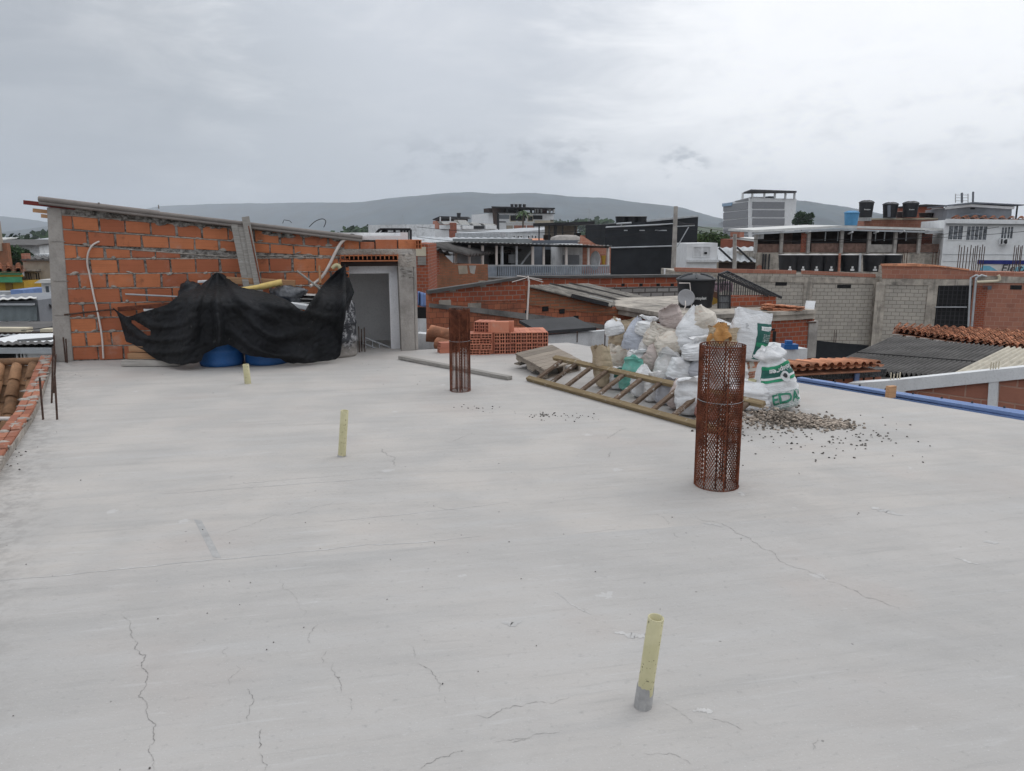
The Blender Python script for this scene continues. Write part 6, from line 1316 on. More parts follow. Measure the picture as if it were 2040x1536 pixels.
# ---------------- veranda house, white house, tower blocks ----------------
vh = Fac('veranda_house', 'two storey house with a stained wall, an open veranda on posts and a white roof', 'house', (1506, 503, 58), (1878, 505, 58), ZG, 8, m_stain)
o = lambda px, off, z: V((vh.p(px, 500, off).x, vh.p(px, 500, off).y, z)); zc0 = vh.p(1600, 503).z; ztp = vh.p(1600, 463).z
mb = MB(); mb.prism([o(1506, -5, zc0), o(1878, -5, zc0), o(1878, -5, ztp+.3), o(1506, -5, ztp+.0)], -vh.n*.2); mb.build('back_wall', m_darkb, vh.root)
mb = MB(); mb.prism([o(1506, -.1, zc0), o(1598, -.1, zc0), o(1598, -.1, zc0+.62), o(1506, -.1, zc0+.62)], -vh.n*.15); mb.prism([o(1616, -.1, zc0), o(1732, -.1, zc0), o(1732, -.1, zc0+.66), o(1616, -.1, zc0+.66)], -vh.n*.15); mb.prism([o(1788, -.1, zc0), o(1876, -.1, zc0), o(1876, -.1, zc0+.62), o(1788, -.1, zc0+.62)], -vh.n*.15); mb.build('railing', M('brown_rail', (.19, .115, .09), var=.3, vs=5, streak=.3), vh.root)
vh.rect('grey_panel', 1733, 487, 1784, 503, m_conc, -.05, .1); vh.rect('brick_panel', 1598, 464, 1612, 503, m_brickr, -.05, .1); vh.rect('orange_panel', 1855, 466, 1878, 486, m_brickr, -1.5, .1)
for px in (1507, 1558, 1612, 1678, 1733, 1785, 1833): vh.post('post', px, 459, 505, .22, m_conc, .05)
vh.rect('brown_shutter', 1578, 463, 1597, 487, M('brown_shutter', (.10, .06, .05), var=.3), -2, .1); vh.rect('white_panel', 1510, 464, 1523, 476, m_whited, -.2, .1)
for px in (1645, 1670, 1697, 1745, 1763, 1806): vh.post('hanger', px, 462, 480, .06, m_galv, -.3)
a, m_, b = vh.p(1503, 463, .5), vh.p(1676, 454, .5), vh.p(1884, 460, .5); bk_ = -vh.n*7+V((0, 0, .15))
mb = MB(); rz_ = vh.p(1690, 447, .5).z
for p, q in ((a, m_), (m_, b)): mb.prism([p, q, q+bk_, p+bk_], (0, 0, .17))
mb.build('roof', m_zincw, vh.root)
mb = MB(); mb.beam(vh.p(1503, 465.5, .55), vh.p(1676, 457.5, .55), .1, .12); mb.beam(vh.p(1676, 457.5, .55), vh.p(1884, 463, .55), .1, .12); mb.build('gutter', m_galv, vh.root)
for px in (1552, 1606, 1690, 1741, 1793, 1842): mb = MB(); mb.beam(vh.p(px, 466-.02*abs(px-1680), .1), vh.p(px+9, 462-.02*abs(px-1680), .9), .1, .1); mb.build('rafter_end', m_whited, vh.root)
for px in (1521, 1526, 1533): vh.post('drain_pipe', px, 506, 540, .09, m_iron, .1)
vh.patch('arched_niche', [(1506, 537), (1508, 530), (1513, 527), (1518, 530), (1520, 537)], m_brickp, .05, .1)
for px in (1816, 1852): vh.patch('arched_niche', [(px-7, 540), (px-5, 530), (px, 526), (px+5, 530), (px+7, 540)], m_darkb, .03, .1)
wh = Fac('white_house', 'white upper floor house with curtained windows and thin grey string courses', 'house', (1884, 438, 57), (2110, 441, 55), ZG, 8, m_white)
wh.patch('cornice', [(1884, 436), (2110, 439), (2110, 447), (1884, 445)], m_white, .35, .45); wh.patch('cornice_painted_shadow', [(1884, 446), (2110, 448), (2110, 449.5), (1884, 447.5)], m_galv, .2, .3)  # thin grey strip paints the shade under the cornice
m_curt = M('curtained_glass', (.13, .14, .155), rough=.25, var=.7, vs=5, fine=0, bmp=0)
wh.window(1891, 450, 1916, 477, m_white, m_curt, 2, .05); wh.window(1927, 451, 1964, 478, m_white, m_curt, 4, .05); wh.window(1996, 453, 2004, 476, m_white, m_curt, 1, .05); wh.window(2008, 452, 2016, 475, m_white, m_curt, 1, .05)
for y in (506, 520): wh.rect('string_course', 1878, y, 2110, y+2, m_galv, .04, .1)
root = thing('air_conditioner', 'white air conditioner box below the narrow windows of the white house', 'air conditioner', wh.p(2000, 487, .4)); mb = MB(); c = wh.p(2000, 481, .25); mb.box(c, (.55, .35, .42), rz=atan2(wh.t.y, wh.t.x)); mb.build('casing', m_white, root); mb = MB(); mb.lathe([(.16, 0), (.16, .02), (0, .02)], n=18, M=Matrix.Translation(c+wh.n*.18+wh.t*.08) @ Matrix.Rotation(pi/2, 4, 'X')); mb.box(c+wh.n*.18-wh.t*.19, (.1, .03, .34), rz=atan2(wh.t.y, wh.t.x)); mb.build('fan', m_iron, root)
mb = MB(); a, b = wh.p(1890, 437, -.3), wh.p(2100, 440, -.3); mb.tiles(a, b, wh.p(2100, 433, -5)+V((0, 0, -.1)), wh.p(1900, 432, -5), .6, .6); mb.build('tile_roof', m_tile, wh.root)
gu = Fac('grey_block_house', 'dark grey rooftop room with a pale fascia and a flat overhanging roof', 'house', (1889, 410, 64), (2019, 416, 63), 1, 6, m_grey, poly=[(1889, 414), (1932, 409), (2016, 416)])
gu.patch('fascia', [(1883, 412), (1932, 407), (2018, 412), (2018, 417), (1932, 412), (1883, 417)], m_white, .3, .4); gu.patch('roof', [(1880, 409), (1935, 403), (2034, 408), (2034, 410), (1935, 406), (1880, 412)], m_greyd, .6, 5); gu.rect('vent', 1933, 414, 1942, 417, m_dark, .02, .1); gu.post('post', 2027, 409, 437, .1, m_iron, .2)
gu.patch('porch_roof', [(1905, 430), (1935, 425), (1968, 430), (1968, 432), (1935, 428), (1905, 432)], m_greyd, .8, .9)
root = thing('antenna', 'thin metal antenna frame and mast on the dark grey rooftop room', 'antenna', at(1915, 404, 62)); mb = MB()
for px in (1903.5, 1928.5): mb.tube([at(px, 404, 62), at(px, 386, 62)], .035, n=4)
for y in (388.5, 394, 400): mb.tube([at(1903, y, 62), at(1929, y, 62)], .025, n=4)
mb.build('frame', m_galv, root); mb = MB(); mb.tube([at(1916, 404, 62), at(1916, 384, 62)], .09, n=5); mb.tube([at(1938, 403, 62), at(1938.5, 382, 62)], .08, n=5); mb.build('mast', m_greyd, root)
pb = Fac('brick_house', 'pale brick rooftop parapet carrying the tall black water tanks', 'house', (1725, 438, 68), (1890, 437, 66), ZG, 7, m_brickp)
pb.patch('coping', [(1725, 435), (1890, 434), (1890, 437), (1725, 438)], m_cream, .1, .3)
tank(1724, 399, 433, 29, 67, 'black rooftop tank nearest the bright blue tank, with white lettering', word=('Rotoplast', .10, .42, .2), group='tall black rooftop tanks by the white house'); tank(1772, 403, 434, 30, 67, 'black rooftop tank with a vertical pipe down its front', group='tall black rooftop tanks by the white house'); tank(1812, 401, 433, 31, 66.5, 'black rooftop tank nearest the dark grey rooftop room, tallest looking', word=('Rotoplast', .09, .45, .2), group='tall black rooftop tanks by the white house')
mb = MB(); mb.tube([at(1771, 432, 65.5), at(1771, 409, 65.5)], .12, n=6); solo('overflow_pipe', 'grey pipe running down the front of a black rooftop tank', 'pipe', mb, m_greyd)
pb.rect('tank_stand', 1710, 432, 1735, 440, m_whited, .3, 1.5)
tank(1695, 420, 449, 29, 56, 'bright blue rooftop water tank on the white veranda roof', mat=M('bright_blue_tank', (.09, .29, .52), rough=.5, var=.1, bmp=.05))
tank(1795, 422, 434, 20, 69, 'low black tank peeping out behind the tall black rooftop tanks', lid=False); tank(1845, 424, 433, 30, 68, 'squat black tank beside the dark grey rooftop room, nearer the tall tanks', lid=False, group='squat black tanks'); tank(1872, 424, 433, 28, 68, 'squat black tank right against the dark grey rooftop room', lid=False, group='squat black tanks')
rr = Fac('rooftop_room', 'small brick rooftop room with a dark slanting roof behind the squat black tanks', 'house', (1829, 411, 74), (1880, 411, 74), 1, 4, m_brickr); rr.rect('white_wall', 1856, 414, 1880, 428, m_whited, .1, .3); rr.patch('roof', [(1826, 409), (1840, 407), (1882, 409), (1882, 412), (1826, 412)], m_iron, .4, 4)
sg = Fac('shop_sign', 'blue and white shop banner with dark script lettering beside the grey block house', 'sign', (1948, 519, 46), (2110, 520, 45), -3, .2, m_zincw, nm='board')
sg.rect('blue_strip', 1948, 518, 2110, 527, M('navy_paint', (.02, .03, .17), var=.15, bmp=0), .05, .1)
sg.patch('light_blue_swirl', [(1950, 540), (1958, 529), (1972, 530), (1990, 541), (1975, 545), (1952, 545)], M('light_blue_print', (.16, .42, .56), var=.2, bmp=0), .02, .03); sg.patch('light_blue_swirl', [(2018, 545), (2024, 532), (2050, 529), (2110, 533), (2110, 545)], M('sky_blue_print', (.22, .50, .62), var=.15, bmp=0), .02, .03)
vs, fs = text_mesh('Ele tA', .01); k = .62; p0 = sg.p(1993, 541, .04); mb = MB(); mb.add([p0+sg.t*((v.x+.18*v.y)*k)+V((0, 0, v.y*k)) for v in vs], fs, 0, .5); mb.build('lettering', m_inkk, sg.root, recalc=False)
def tall(lc, co, rc, zb, name, label, cat): pass
# the tall grey banded building
tb = Fac('tall_building', 'tall grey building with white bands and an open rooftop canopy', 'building', (1495, 394, 250), (1587, 396, 253), ZG, 1, m_white)
A = tb.A; Lp = at(1443, 408, 285); d_ = (A-Lp); d_.z = 0; t2 = d_.normalized(); tl = Fac('x', 'x', 'x', (1443, 398, 285), (1495, 394, 250), ZG, 1, m_white, walls=False)
bpy.data.objects.remove(tl.root)
tl.root = tb.root
# left face wedge wall
mb = MB(); P = [tl.p(1443, 405, .3), tl.p(1466, 401, .3), tl.p(1478, 396, .3), tl.p(1495, 393.5, .3)]; mb.prism(P+[V((P[-1].x, P[-1].y, ZG)), V((P[0].x, P[0].y, ZG))], V((10, 30, 0))); mb.build('side_wall', m_white, tb.root)
def band(f, x0, y0a, y0b, x1, y1a, y1b, mat, nm, pr=.2, th_=.5): return f.patch(nm, [(x0, y0a), (x1, y1a), (x1, y1b), (x0, y0b)], mat, pr, th_)
m_bandg = M('band_grey', (.23, .235, .25), var=.06, bmp=0); m_bandb = M('pale_blue_glass', (.19, .31, .45), rough=.3, var=.15, bmp=0)
for k in range(5):
    yl, yr = 408.5+15.6*k, 402.5+16.2*k
    band(tl, 1444, yl, yl+13, 1492, yr, yr+14.0, m_bandg, 'grey_band', .6)
band(tl, 1444, 405.5, 411.5, 1462, 403.5, 409.5, m_bandb, 'blue_panel', 1.0); band(tl, 1467, 400.5, 402, 1493, 394.5, 400, m_bandg, 'top_band', .6)
for k in range(5):
    y = 402+16.4*k; tb.rect('grey_band', 1499, y, 1562, y+14, m_bandg, .2, .6)
    for px in ((1510, 1525) if k == 0 else (1510, 1524, 1539)):
        tb.window(px-2.4, y+3, px+2.4, y+9, m_whited, m_dark, 1, .25)
    if k < 4: tb.window(1545.5, y+3, 1561, y+11, m_white, m_galv, 0, .4, name='balcony')
mb = MB(); o = lambda px, off, py: tb.p(px, py, off)
mb.prism([o(1481, .8, 386), o(1496, 2, 380.5), o(1587, 2, 383.5), o(1582, -40, 385)], (0, 0, .5)); mb.build('canopy', M('brown_grey_canopy', (.06, .055, .06), var=.2, bmp=0), tb.root)
for px, yb in ((1480, 396), (1499, 395), (1523, 395), (1544, 396), (1565, 397), (1583, 397)): tb.post('post', px, 384, yb, .5, m_whited, .5)
tb.rect('roof_room', 1551, 389, 1563, 396, m_greyd, -6, 3); tb.rect('parapet', 1500, 391.5, 1528, 394, m_white, -2, 1)
# white and brick building, dark rooftop building, etc.
b1 = Fac('white_building', 'white building with a bare brick end wall and an open dark rooftop canopy', 'building', (863, 440, 195), (897, 444, 180), ZG, 1.5, m_brickr, nm='brick_end_wall')
b1.rect('brick_face', 863, 441, 880, 472, m_brickp, .1, .5)
f1 = Fac('x', 'x', 'x', (896, 456, 181), (992, 456, 200), ZG, 14, m_white, walls=False); bpy.data.objects.remove(f1.root); f1.root = b1.root
mb = MB(); mb.prism([f1.p(896, 456), f1.p(992, 456), V((f1.B.x, f1.B.y, ZG)), V((f1.A.x, f1.A.y, ZG))], -f1.n*14); mb.build('white_wall', m_white, b1.root)
for x0, x1, y0 in ((893, 914, 448), (918, 940, 449), (964, 986, 449)): f1.rect('attic_wall', x0, y0, x1, 456.3, m_white, .5, 3)
for x0, y0, x1, y1 in ((876, 441, 914, 447), (909, 438, 934, 448), (936, 443, 958, 449), (958, 445, 988, 449)): f1.patch('roof_slope', [(x0, y0), (x1-8, y0+.5), (x1, y1), (x0+6, y1)], m_zincw, .3, 1)
f1.rect('dark_recess', 941, 450, 962, 456, m_dark, .4, 3)
for px in (921, 937, 956, 963, 978): f1.window(px, 466, px+3, 472, m_white, m_dark, 0, .12)
f1.rect('sill_band', 897, 464, 992, 465, m_galv, .3, .5)
mb = MB(); mb.prism([at(861, 437, 183), at(876, 430.5, 183), at(933, 432, 190), at(934, 435, 190), at(876, 433.5, 183), at(863, 438.5, 183)], (0, 9, 0)); mb.build('canopy', m_iron, b1.root)
mb = MB(); mb.prism([at(876, 433, 192), at(932, 434, 198), at(932, 441, 198), at(868, 440, 192)], (0, .4, 0)); mb.build('dark_back', m_darkb, b1.root)
for px in (877, 897): mb = MB(); mb.tube([at(px, 432, 182), at(px, 441, 182)], .2, n=4); mb.build('post', m_whited, b1.root)
tank(914, 424, 434, 8.5, 184, 'single black tank on the white building with the brick end wall', lid=False)
b2 = Fac('dark_roofed_building', 'white and black apartment block with a dark open rooftop and a palm in front', 'building', (993, 424, 215), (1103, 426, 222), ZG, 20, m_white)
mb = MB(); mb.prism([at(980, 412, 212), at(993, 413, 215), V((b2.A.x, b2.A.y, ZG)), at(986, 480, 214)], (4, 12, 0)); mb.build('side_wall', M('brown_side', (.10, .07, .06), var=.3), b2.root)
b2.rect('dark_strip', 990, 426, 993.5, 473, m_iron, .4, .6)
for x0, x1, y0, y1, mt in ((994, 1014, 428, 436, m_glassb), (1017, 1046, 429, 440, m_dark), (1062, 1080, 429, 437, m_dark), (994, 1007, 441, 443, m_dark), (994, 1007, 460, 462, m_dark), (1096, 1102, 438, 443, m_darkb), (1009, 1021, 449, 457, m_beige), (1024, 1047, 449, 456, m_brickp), (1050, 1064, 449, 456, m_brickp), (1065, 1102, 439, 445, m_cream), (1008, 1066, 443, 447, m_zincw)): b2.rect('facade_panel', x0, y0, x1, y1, mt, .2, .4)
for px in (1017, 1034, 1052): b2.window(px, 431, px+9, 440, m_cream, m_dark, 0, .25)
mb = MB(); mb.prism([at(979, 411, 211), at(1106, 414, 216), at(1106, 416, 216), at(979, 413, 211)], (0, 18, 0)); mb.build('roof_canopy', m_iron, b2.root)
b2.rect('dark_floor_edge', 986, 423, 1104, 426, m_iron, .6, .8); b2.rect('roof_room', 1083, 416, 1093, 424, M('red_brown_room', (.12, .05, .045), var=.2), -1, 4); b2.rect('dark_room', 983, 414, 1010, 423, m_darkb, -3, 4); b2.rect('dark_room', 1012, 414, 1058, 423, m_dark, -5, 4)
for px in (987, 1010, 1030, 1058, 1066, 1071, 1078, 1095, 1103): b2.post('post', px, 414, 425, .45, m_whited if px > 1060 else m_iron, 0)
for px, lb in ((1020, 'first of the four tanks above the dark open rooftop'), (1028, 'second of the four tanks above the dark open rooftop'), (1036, 'third of the four tanks above the dark open rooftop'), (1044.5, 'last of the four tanks above the dark open rooftop')): tank(px, 406.5, 413.5, 7, 217, lb, lid=False, group='tanks above the dark open rooftop')
b3 = Fac('grey_long_building', 'long pale grey building with a few small square windows', 'building', (1006, 464, 150), (1140, 453, 165), ZG, 14, m_galv)
for px, py in ((1024, 472), (1032, 472), (1038, 472.5), (1053, 472), (1060, 471.5), (1067, 472)): b3.window(px-1.4, py-2.6, px+1.4, py+2.6, m_white, m_dark, 0, .1)
b4 = Fac('white_building', 'plain white building without windows between the doorway roof and the brick end wall', 'building', (812, 447, 160), (866, 447, 165), ZG, 14, m_whited); b4.rect('roof_bits', 800, 455, 815, 475, m_white, .3, .5)
root = thing('rooftop_stair', 'black steel stair frame on the roof behind the doorway', 'frame', at(780, 478, 30)); q = lambda px, py, Y=30: at(px, py, Y); mb = MB()
for a, b in (((735, 480), (757, 457)), ((745, 480), (768, 456)), ((765, 478), (765, 457)), ((770, 478), (770, 457)), ((757, 457), (818, 457)), ((812, 478), (812, 457)), ((818, 478), (818, 457)), ((800, 478), (800, 457)), ((806, 478), (806, 457)), ((774, 464), (800, 464)), ((776, 478), (776, 464)), ((786, 457), (786, 464))): mb.beam(q(*a), q(*b), .09)
mb.build('frame', m_iron, root); mb = MB(); mb.prism([q(735, 478), q(822, 478), q(822, 482), q(735, 482)], (0, 4, 0)); mb.build('platform', m_whited, root)
# overhead cables
m_cable = M('black_cable', (.03, .03, .032), var=.2, bmp=0)
def cable(a, b, sag, r, label):
    pts = [a.lerp(b, k/14)-V((0, 0, sag*4*(k/14)*(1-k/14))) for k in range(15)]; mb = MB(); mb.tube(pts, r, n=4); solo('cable', label, 'cable', mb, m_cable, 'overhead cables')
cable(at(1347, 446, 48), at(830, 452, 62), .5, .022, 'overhead cable running from the utility pole to the white building, upper one')
cable(at(1346, 453, 48), at(830, 472, 60), .7, .022, 'overhead cable running from the utility pole past the terrace canopy, lower one')
cable(at(1347, 449, 48), at(1640, 478, 54), .4, .02, 'overhead cable from the utility pole towards the veranda house')
cable(at(1560, 484, 55), at(1990, 452, 54), .3, .022, 'overhead cable crossing in front of the veranda posts, lower one')
cable(at(1600, 476, 55), at(2100, 455, 53), .3, .022, 'overhead cable crossing in front of the veranda posts, upper one')
cable(at(1346, 440, 48), at(1490, 462, 70), .2, .02, 'overhead cable from the utility pole towards the tall grey building')
cable(at(-60, 655, 22), at(118, 648, 20), .1, .012, 'thin cable crossing the low houses beside the concrete pillar')
# ---------------- houses beyond the left edge ----------------
def lf(name, label, x0, y0, x1, y1, Y, mat, depth=5, cat='house', zb=ZG, group=None): return Fac(name, label, cat, (x0, y0, Y), (x1, y0+(y1-y0), Y), zb, depth, mat, group)
h = lf('white_house', 'low white walled house with a long metal fascia just past the tiled roof', -140, 701, 114, 695, 16, m_white, 3)
h.rect('fascia', -140, 690, 116, 701, m_galv, .25, .3); h.window(-40, 702, 33, 722, m_iron, m_dark, 0, .04); h.window(37, 702, 51, 722, m_white, m_dark, 1, .04); h.rect('white_panel', 58, 700, 112, 735, m_white, .05, .1)
mb = MB(); mb.corr(h.p(-140, 690, .2), h.p(116, 685, .2), at(116, 672, 20), at(-140, 674, 20), .16, .012, thick=.03); mb.build('roof', m_fibro, h.root)
for k, (x0, y0, x1, y1, mt, lb) in enumerate(((0, 684, 108, 676, m_iron, 'dark tarp strip thrown on the low metal roofs'), (5, 688, 40, 682, m_zincw, 'pale batten lying on the low metal roofs'), (78, 680, 106, 677, m_darkb, 'brown board lying on the low metal roofs'))):
    mb = MB(); mb.beam(at(x0, y0, 17.5+k*.3), at(x1, y1, 17.8+k*.3), .5 if k == 0 else .12, .06); solo('roof_scrap', lb, 'scrap', mb, mt)
h = lf('grey_shed', 'grey roofed shed with a cream strip along its front', -140, 665, 112, 662, 21, m_fibro, 3)
h.rect('cream_strip', -140, 652, 62, 660, m_cream, .2, .3); h.rect('cream_strip', 88, 654, 112, 666, m_cream, .2, .3); h.rect('broken_edge', -140, 660, 112, 664, m_darkb, .25, .3)
mb = MB(); mb.corr(h.p(-140, 672, .4), h.p(64, 668, .4), h.p(64, 660, .0), h.p(-140, 662, .0), .16, .012, thick=.02); mb.build('metal_sheets', m_galv, h.root)
h = lf('metal_house', 'house with a big grey metal wall panel and a pale ribbed roof', -140, 606, 75, 598, 26, m_grey, 5)
mb = MB(); a, b, c, d = h.p(-140, 640, .1), h.p(75, 639, .1), h.p(74, 606, .1), h.p(-140, 612, .1); mb.corr(a, b, c, d, .3, .02, thick=.02); mb.build('wall_sheet', M('grey_green_sheet', (.19, .22, .23), var=.1, dirt_amt=.2), h.root)
mb = MB(); mb.corr(h.p(-140, 604, .3), h.p(73, 594, .3), at(72, 586, 33), at(-140, 592, 33), .3, .015, thick=.03); mb.build('roof', m_zincw, h.root)
h.rect('eave_board', -140, 603, 75, 607, m_galv, .25, .1); h.window(-60, 643, 15, 651, m_white, m_dark, 0, .06); h.window(18, 643, 56, 651, m_white, m_dark, 1, .06); h.rect('white_pillar', 62, 640, 67, 656, m_white, .2, .3)
h = lf('brick_house', 'small brick house with a dark tiled lean-to roof beside the concrete pillar', 75, 607, 112, 607, 27, m_brickl, 4)
mb = MB(); mb.corr(h.p(74, 607, .4), h.p(112, 607, .4), at(112, 586, 31), at(74, 587, 31), .3, .05, thick=.05); mb.build('roof', m_fibro, h.root); h.rect('white_base', 74, 640, 112, 655, m_whited, .1, .2); h.rect('sill_band', 76, 628, 104, 632, m_beige, .05, .1)
h = lf('white_house', 'tiny white house with one dark window and a pale peaked roof', 82, 563, 112, 563, 36, m_white, 4)
h.window(91, 570, 100, 584, m_white, m_glassb, 0, .06); h.patch('roof', [(78, 563), (90, 556), (114, 556), (114, 563)], m_zincw, .4, 4)
mb = MB(); a = at(48, 587, 37); mb.box((at(60, 581, 37)), (24*mpp(37), 2, 13*mpp(37))); solo('blue_container', 'blue roof box in front of the beige plaster house', 'container', mb, m_bluesheet)
h = lf('beige_house', 'beige plastered house with a pair of dark windows and a small chimney', 45, 519, 112, 516, 42, m_beige, 6)
h.window(56, 544, 65, 562, m_beige, m_dark, 1, .07, sill=True); h.window(71, 544, 81, 562, m_beige, m_dark, 1, .07); h.rect('hood', 53, 537, 82, 540, m_stain, .3, .4); h.rect('chimney', 44, 505, 53, 521, m_brickp, .1, .5); h.rect('roof_edge', 45, 516, 112, 519, m_fibro, .2, .3)
mb = MB(); mb.corr(h.p(52, 517, .1), h.p(112, 515, .1), at(112, 510, 48), at(56, 510, 48), .4, .05, thick=.05); mb.build('roof', m_fibro, h.root)
h = lf('yellow_house', 'ochre yellow house with a green fascia and a red tiled roof', -140, 562, 47, 561, 40, m_yellow, 6)
h.rect('green_fascia', -140, 541, 47, 547, m_green, .3, .2); h.rect('olive_strip', -140, 547, 47, 551, m_yellow, .2, .2); h.rect('green_fascia', -140, 551, 47, 562, m_green, .28, .2); h.rect('door', 11, 563, 27, 581, M('brown_door', (.22, .13, .03), var=.15), .05, .1)
mb = MB(); mb.tiles(h.p(-140, 541, .4), h.p(46, 540, .4), at(46, 527, 47), at(-140, 527, 47), .5, .6); mb.build('roof', m_tile, h.root)
lf('white_shed', 'white shed wall below the ochre yellow house', -140, 583, 47, 581, 38, m_galv, 1)
h = lf('brick_building', 'dark brick building cut by the picture edge with pale corner', -140, 485, 13, 484, 75, m_brickl, .5, 'building'); h.rect('pale_corner', -2, 440, 2, 500, m_beige, .3, .5)
# far white blocks
for x0, y0, x1, Y, lb in ((15, 479, 41, 330, 'broad white block among the far trees beyond the ochre yellow house'), (41, 483, 58, 300, 'small white block with a red roof among the far trees'), (70, 474, 73, 420, 'slim white tower among the far trees'), (76, 490, 100, 200, 'dark roofed grey block close to the concrete pillar')):
    h = lf('white_building', lb, x0, y0, x1, y0, Y, m_white if Y > 250 else m_grey, 8, 'building')
    if Y == 330:
        for k in range(3): h.rect('window_band', x0+2, y0+4+6*k, x1-2, y0+6+6*k, m_galv, .1, .3)
    if Y == 300: h.rect('roof', x0-1, y0-3, x1-6, y0, m_brickr, .5, 5); h.rect('window_band', x0+1, y0+4, x1-2, y0+6, m_grey, .1, .3)
h = lf('shed', 'white louvred shed roof behind the beige plaster house', 70, 506, 110, 506, 60, m_white, 3)
for k in range(7): h.rect('louvre', 72+5*k, 506.5, 74+5*k, 511, m_galv, .1, .15)

# ---------------- trees ----------------
def tree(px, py, Y, rx, rz, label, mat=None, n=900, leaf=.28, group=None, trunk=True, name='tree', dens=7):
    c = at(px, py, Y); zb = ZG; root = thing(name, label, 'tree', V((c.x, c.y, zb)), group)
    mb = MB(); top_ = c.z; mb.tube([V((c.x, c.y, zb)), V((c.x+.1, c.y, (zb+top_)/2)), V((c.x, c.y, top_))], [.35, .25, .10], n=7)
    for k in range(5): a = random.uniform(0, 6.28); mb.tube([V((c.x, c.y, c.z-rz*.6)), V((c.x+rx*.6*cos(a), c.y+rx*.6*sin(a), c.z+random.uniform(-.2, .5)*rz))], [.12, .04], n=5)
    mb.build('trunk', m_bark, root)
    cl = [(V((random.gauss(0, .42)*rx, random.gauss(0, .42)*rx, random.uniform(-.7, .75)*rz)), random.uniform(.28, .5)*rx, random.random()) for _ in range(dens*3)]
    mb = MB()
    for k in range(n):
        q, r, s_ = random.choice(cl); d = V((random.gauss(0, 1), random.gauss(0, 1), random.gauss(0, .8))).normalized()*r*random.uniform(.55, 1.05); p = c+q+d
        a, b = V((random.gauss(0, 1), random.gauss(0, 1), random.gauss(0, 1))).normalized(), V((random.gauss(0, 1), random.gauss(0, 1), random.gauss(0, 1))).normalized(); b = (b-a*a.dot(b)).normalized(); l = leaf*random.uniform(.6, 1.3)
        mb.add([p-a*l, p+b*l*.6, p+a*l, p-b*l*.6], [(0, 1, 2, 3)], 0, min(1, max(0, s_*.6+.4*random.random())))
    mb.build('crown', mat or m_leafd, root, recalc=False); return root
tree(30, 518, 85, 2.0, 1.1, 'dark round tree behind the red tiled roof of the ochre yellow house', n=2200, leaf=.22)
tree(60, 506, 130, 2.2, 1.4, 'dark tree rising behind the beige plaster house', n=1500, leaf=.3)
tree(1427, 480, 105, 2.2, .7, 'bushy green tree behind the white rooftop room', m_leafm, n=2200, leaf=.22)
tree(1598, 438, 220, 2.4, 2.0, 'dark tree beside the tall grey banded building', n=1200, leaf=.4)
c = at(1042, 424, 200); root = thing('palm_tree', 'palm tree in front of the dark roofed apartment block', 'tree', V((c.x, c.y, ZG))); mb = MB(); mb.tube([V((c.x, c.y, ZG)), c], [.3, .2], n=7); mb.build('trunk', m_bark, root); mb = MB()
for k in range(26):
    a = 6.28*k/26; L_ = random.uniform(1.8, 2.9); e = random.uniform(.1, 1.1)
    pts = [c+V((L_*t*cos(a)*cos(e*(1-t*.4)), L_*t*sin(a)*cos(e*(1-t*.4)), L_*(t*sin(e)*1.0-.75*t*t))) for t in (0, .25, .5, .75, 1)]
    for p, q in zip(pts, pts[1:]): s_ = V((-sin(a), cos(a), 0))*.22; mb.add([p-s_, p+s_, q+s_*.8-V((0, 0, .08)), q-s_*.8-V((0, 0, .08))], [(0, 1, 2, 3)], 0, random.random())
mb.build('fronds', m_leafm, root, recalc=False)
# far tree belt below the hills: a wood that reads as one mass
mb = MB(); rt = random.Random(5)
def clump(px, py, Y, r, n):
    c = at(px, py, Y)
    for _ in range(n):
        p = c+V((rt.gauss(0, 1), rt.gauss(0, 1), rt.gauss(0, .45)))*r*.6; a = V((rt.gauss(0, 1), rt.gauss(0, 1), rt.gauss(0, 1))).normalized(); b = a.orthogonal().normalized(); l = r*.33*rt.uniform(.6, 1.3)
        mb.add([p-a*l, p+b*l, p+a*l, p-b*l], [(0, 1, 2, 3)], 0, rt.random()*.8)
for k in range(150): clump(rt.uniform(-700, 2150), 476+rt.uniform(-7, 6), rt.uniform(380, 700), rt.uniform(3.5, 7), 26)
for k in range(60): clump(rt.uniform(1090, 1215), 448+rt.uniform(-4, 6), rt.uniform(620, 800), rt.uniform(3.5, 7), 22)
for k in range(40): clump(rt.uniform(0, 100), 487+rt.uniform(-5, 8), rt.uniform(240, 420), rt.uniform(2.5, 4), 26)
for k in range(26): clump(rt.uniform(700, 740), 462+rt.uniform(-3, 4), rt.uniform(420, 600), rt.uniform(3, 5), 22)
tag(mb.build('far_wood', m_leafd, recalc=False), 'dark belt of far trees below the hills', 'trees', kind='stuff')

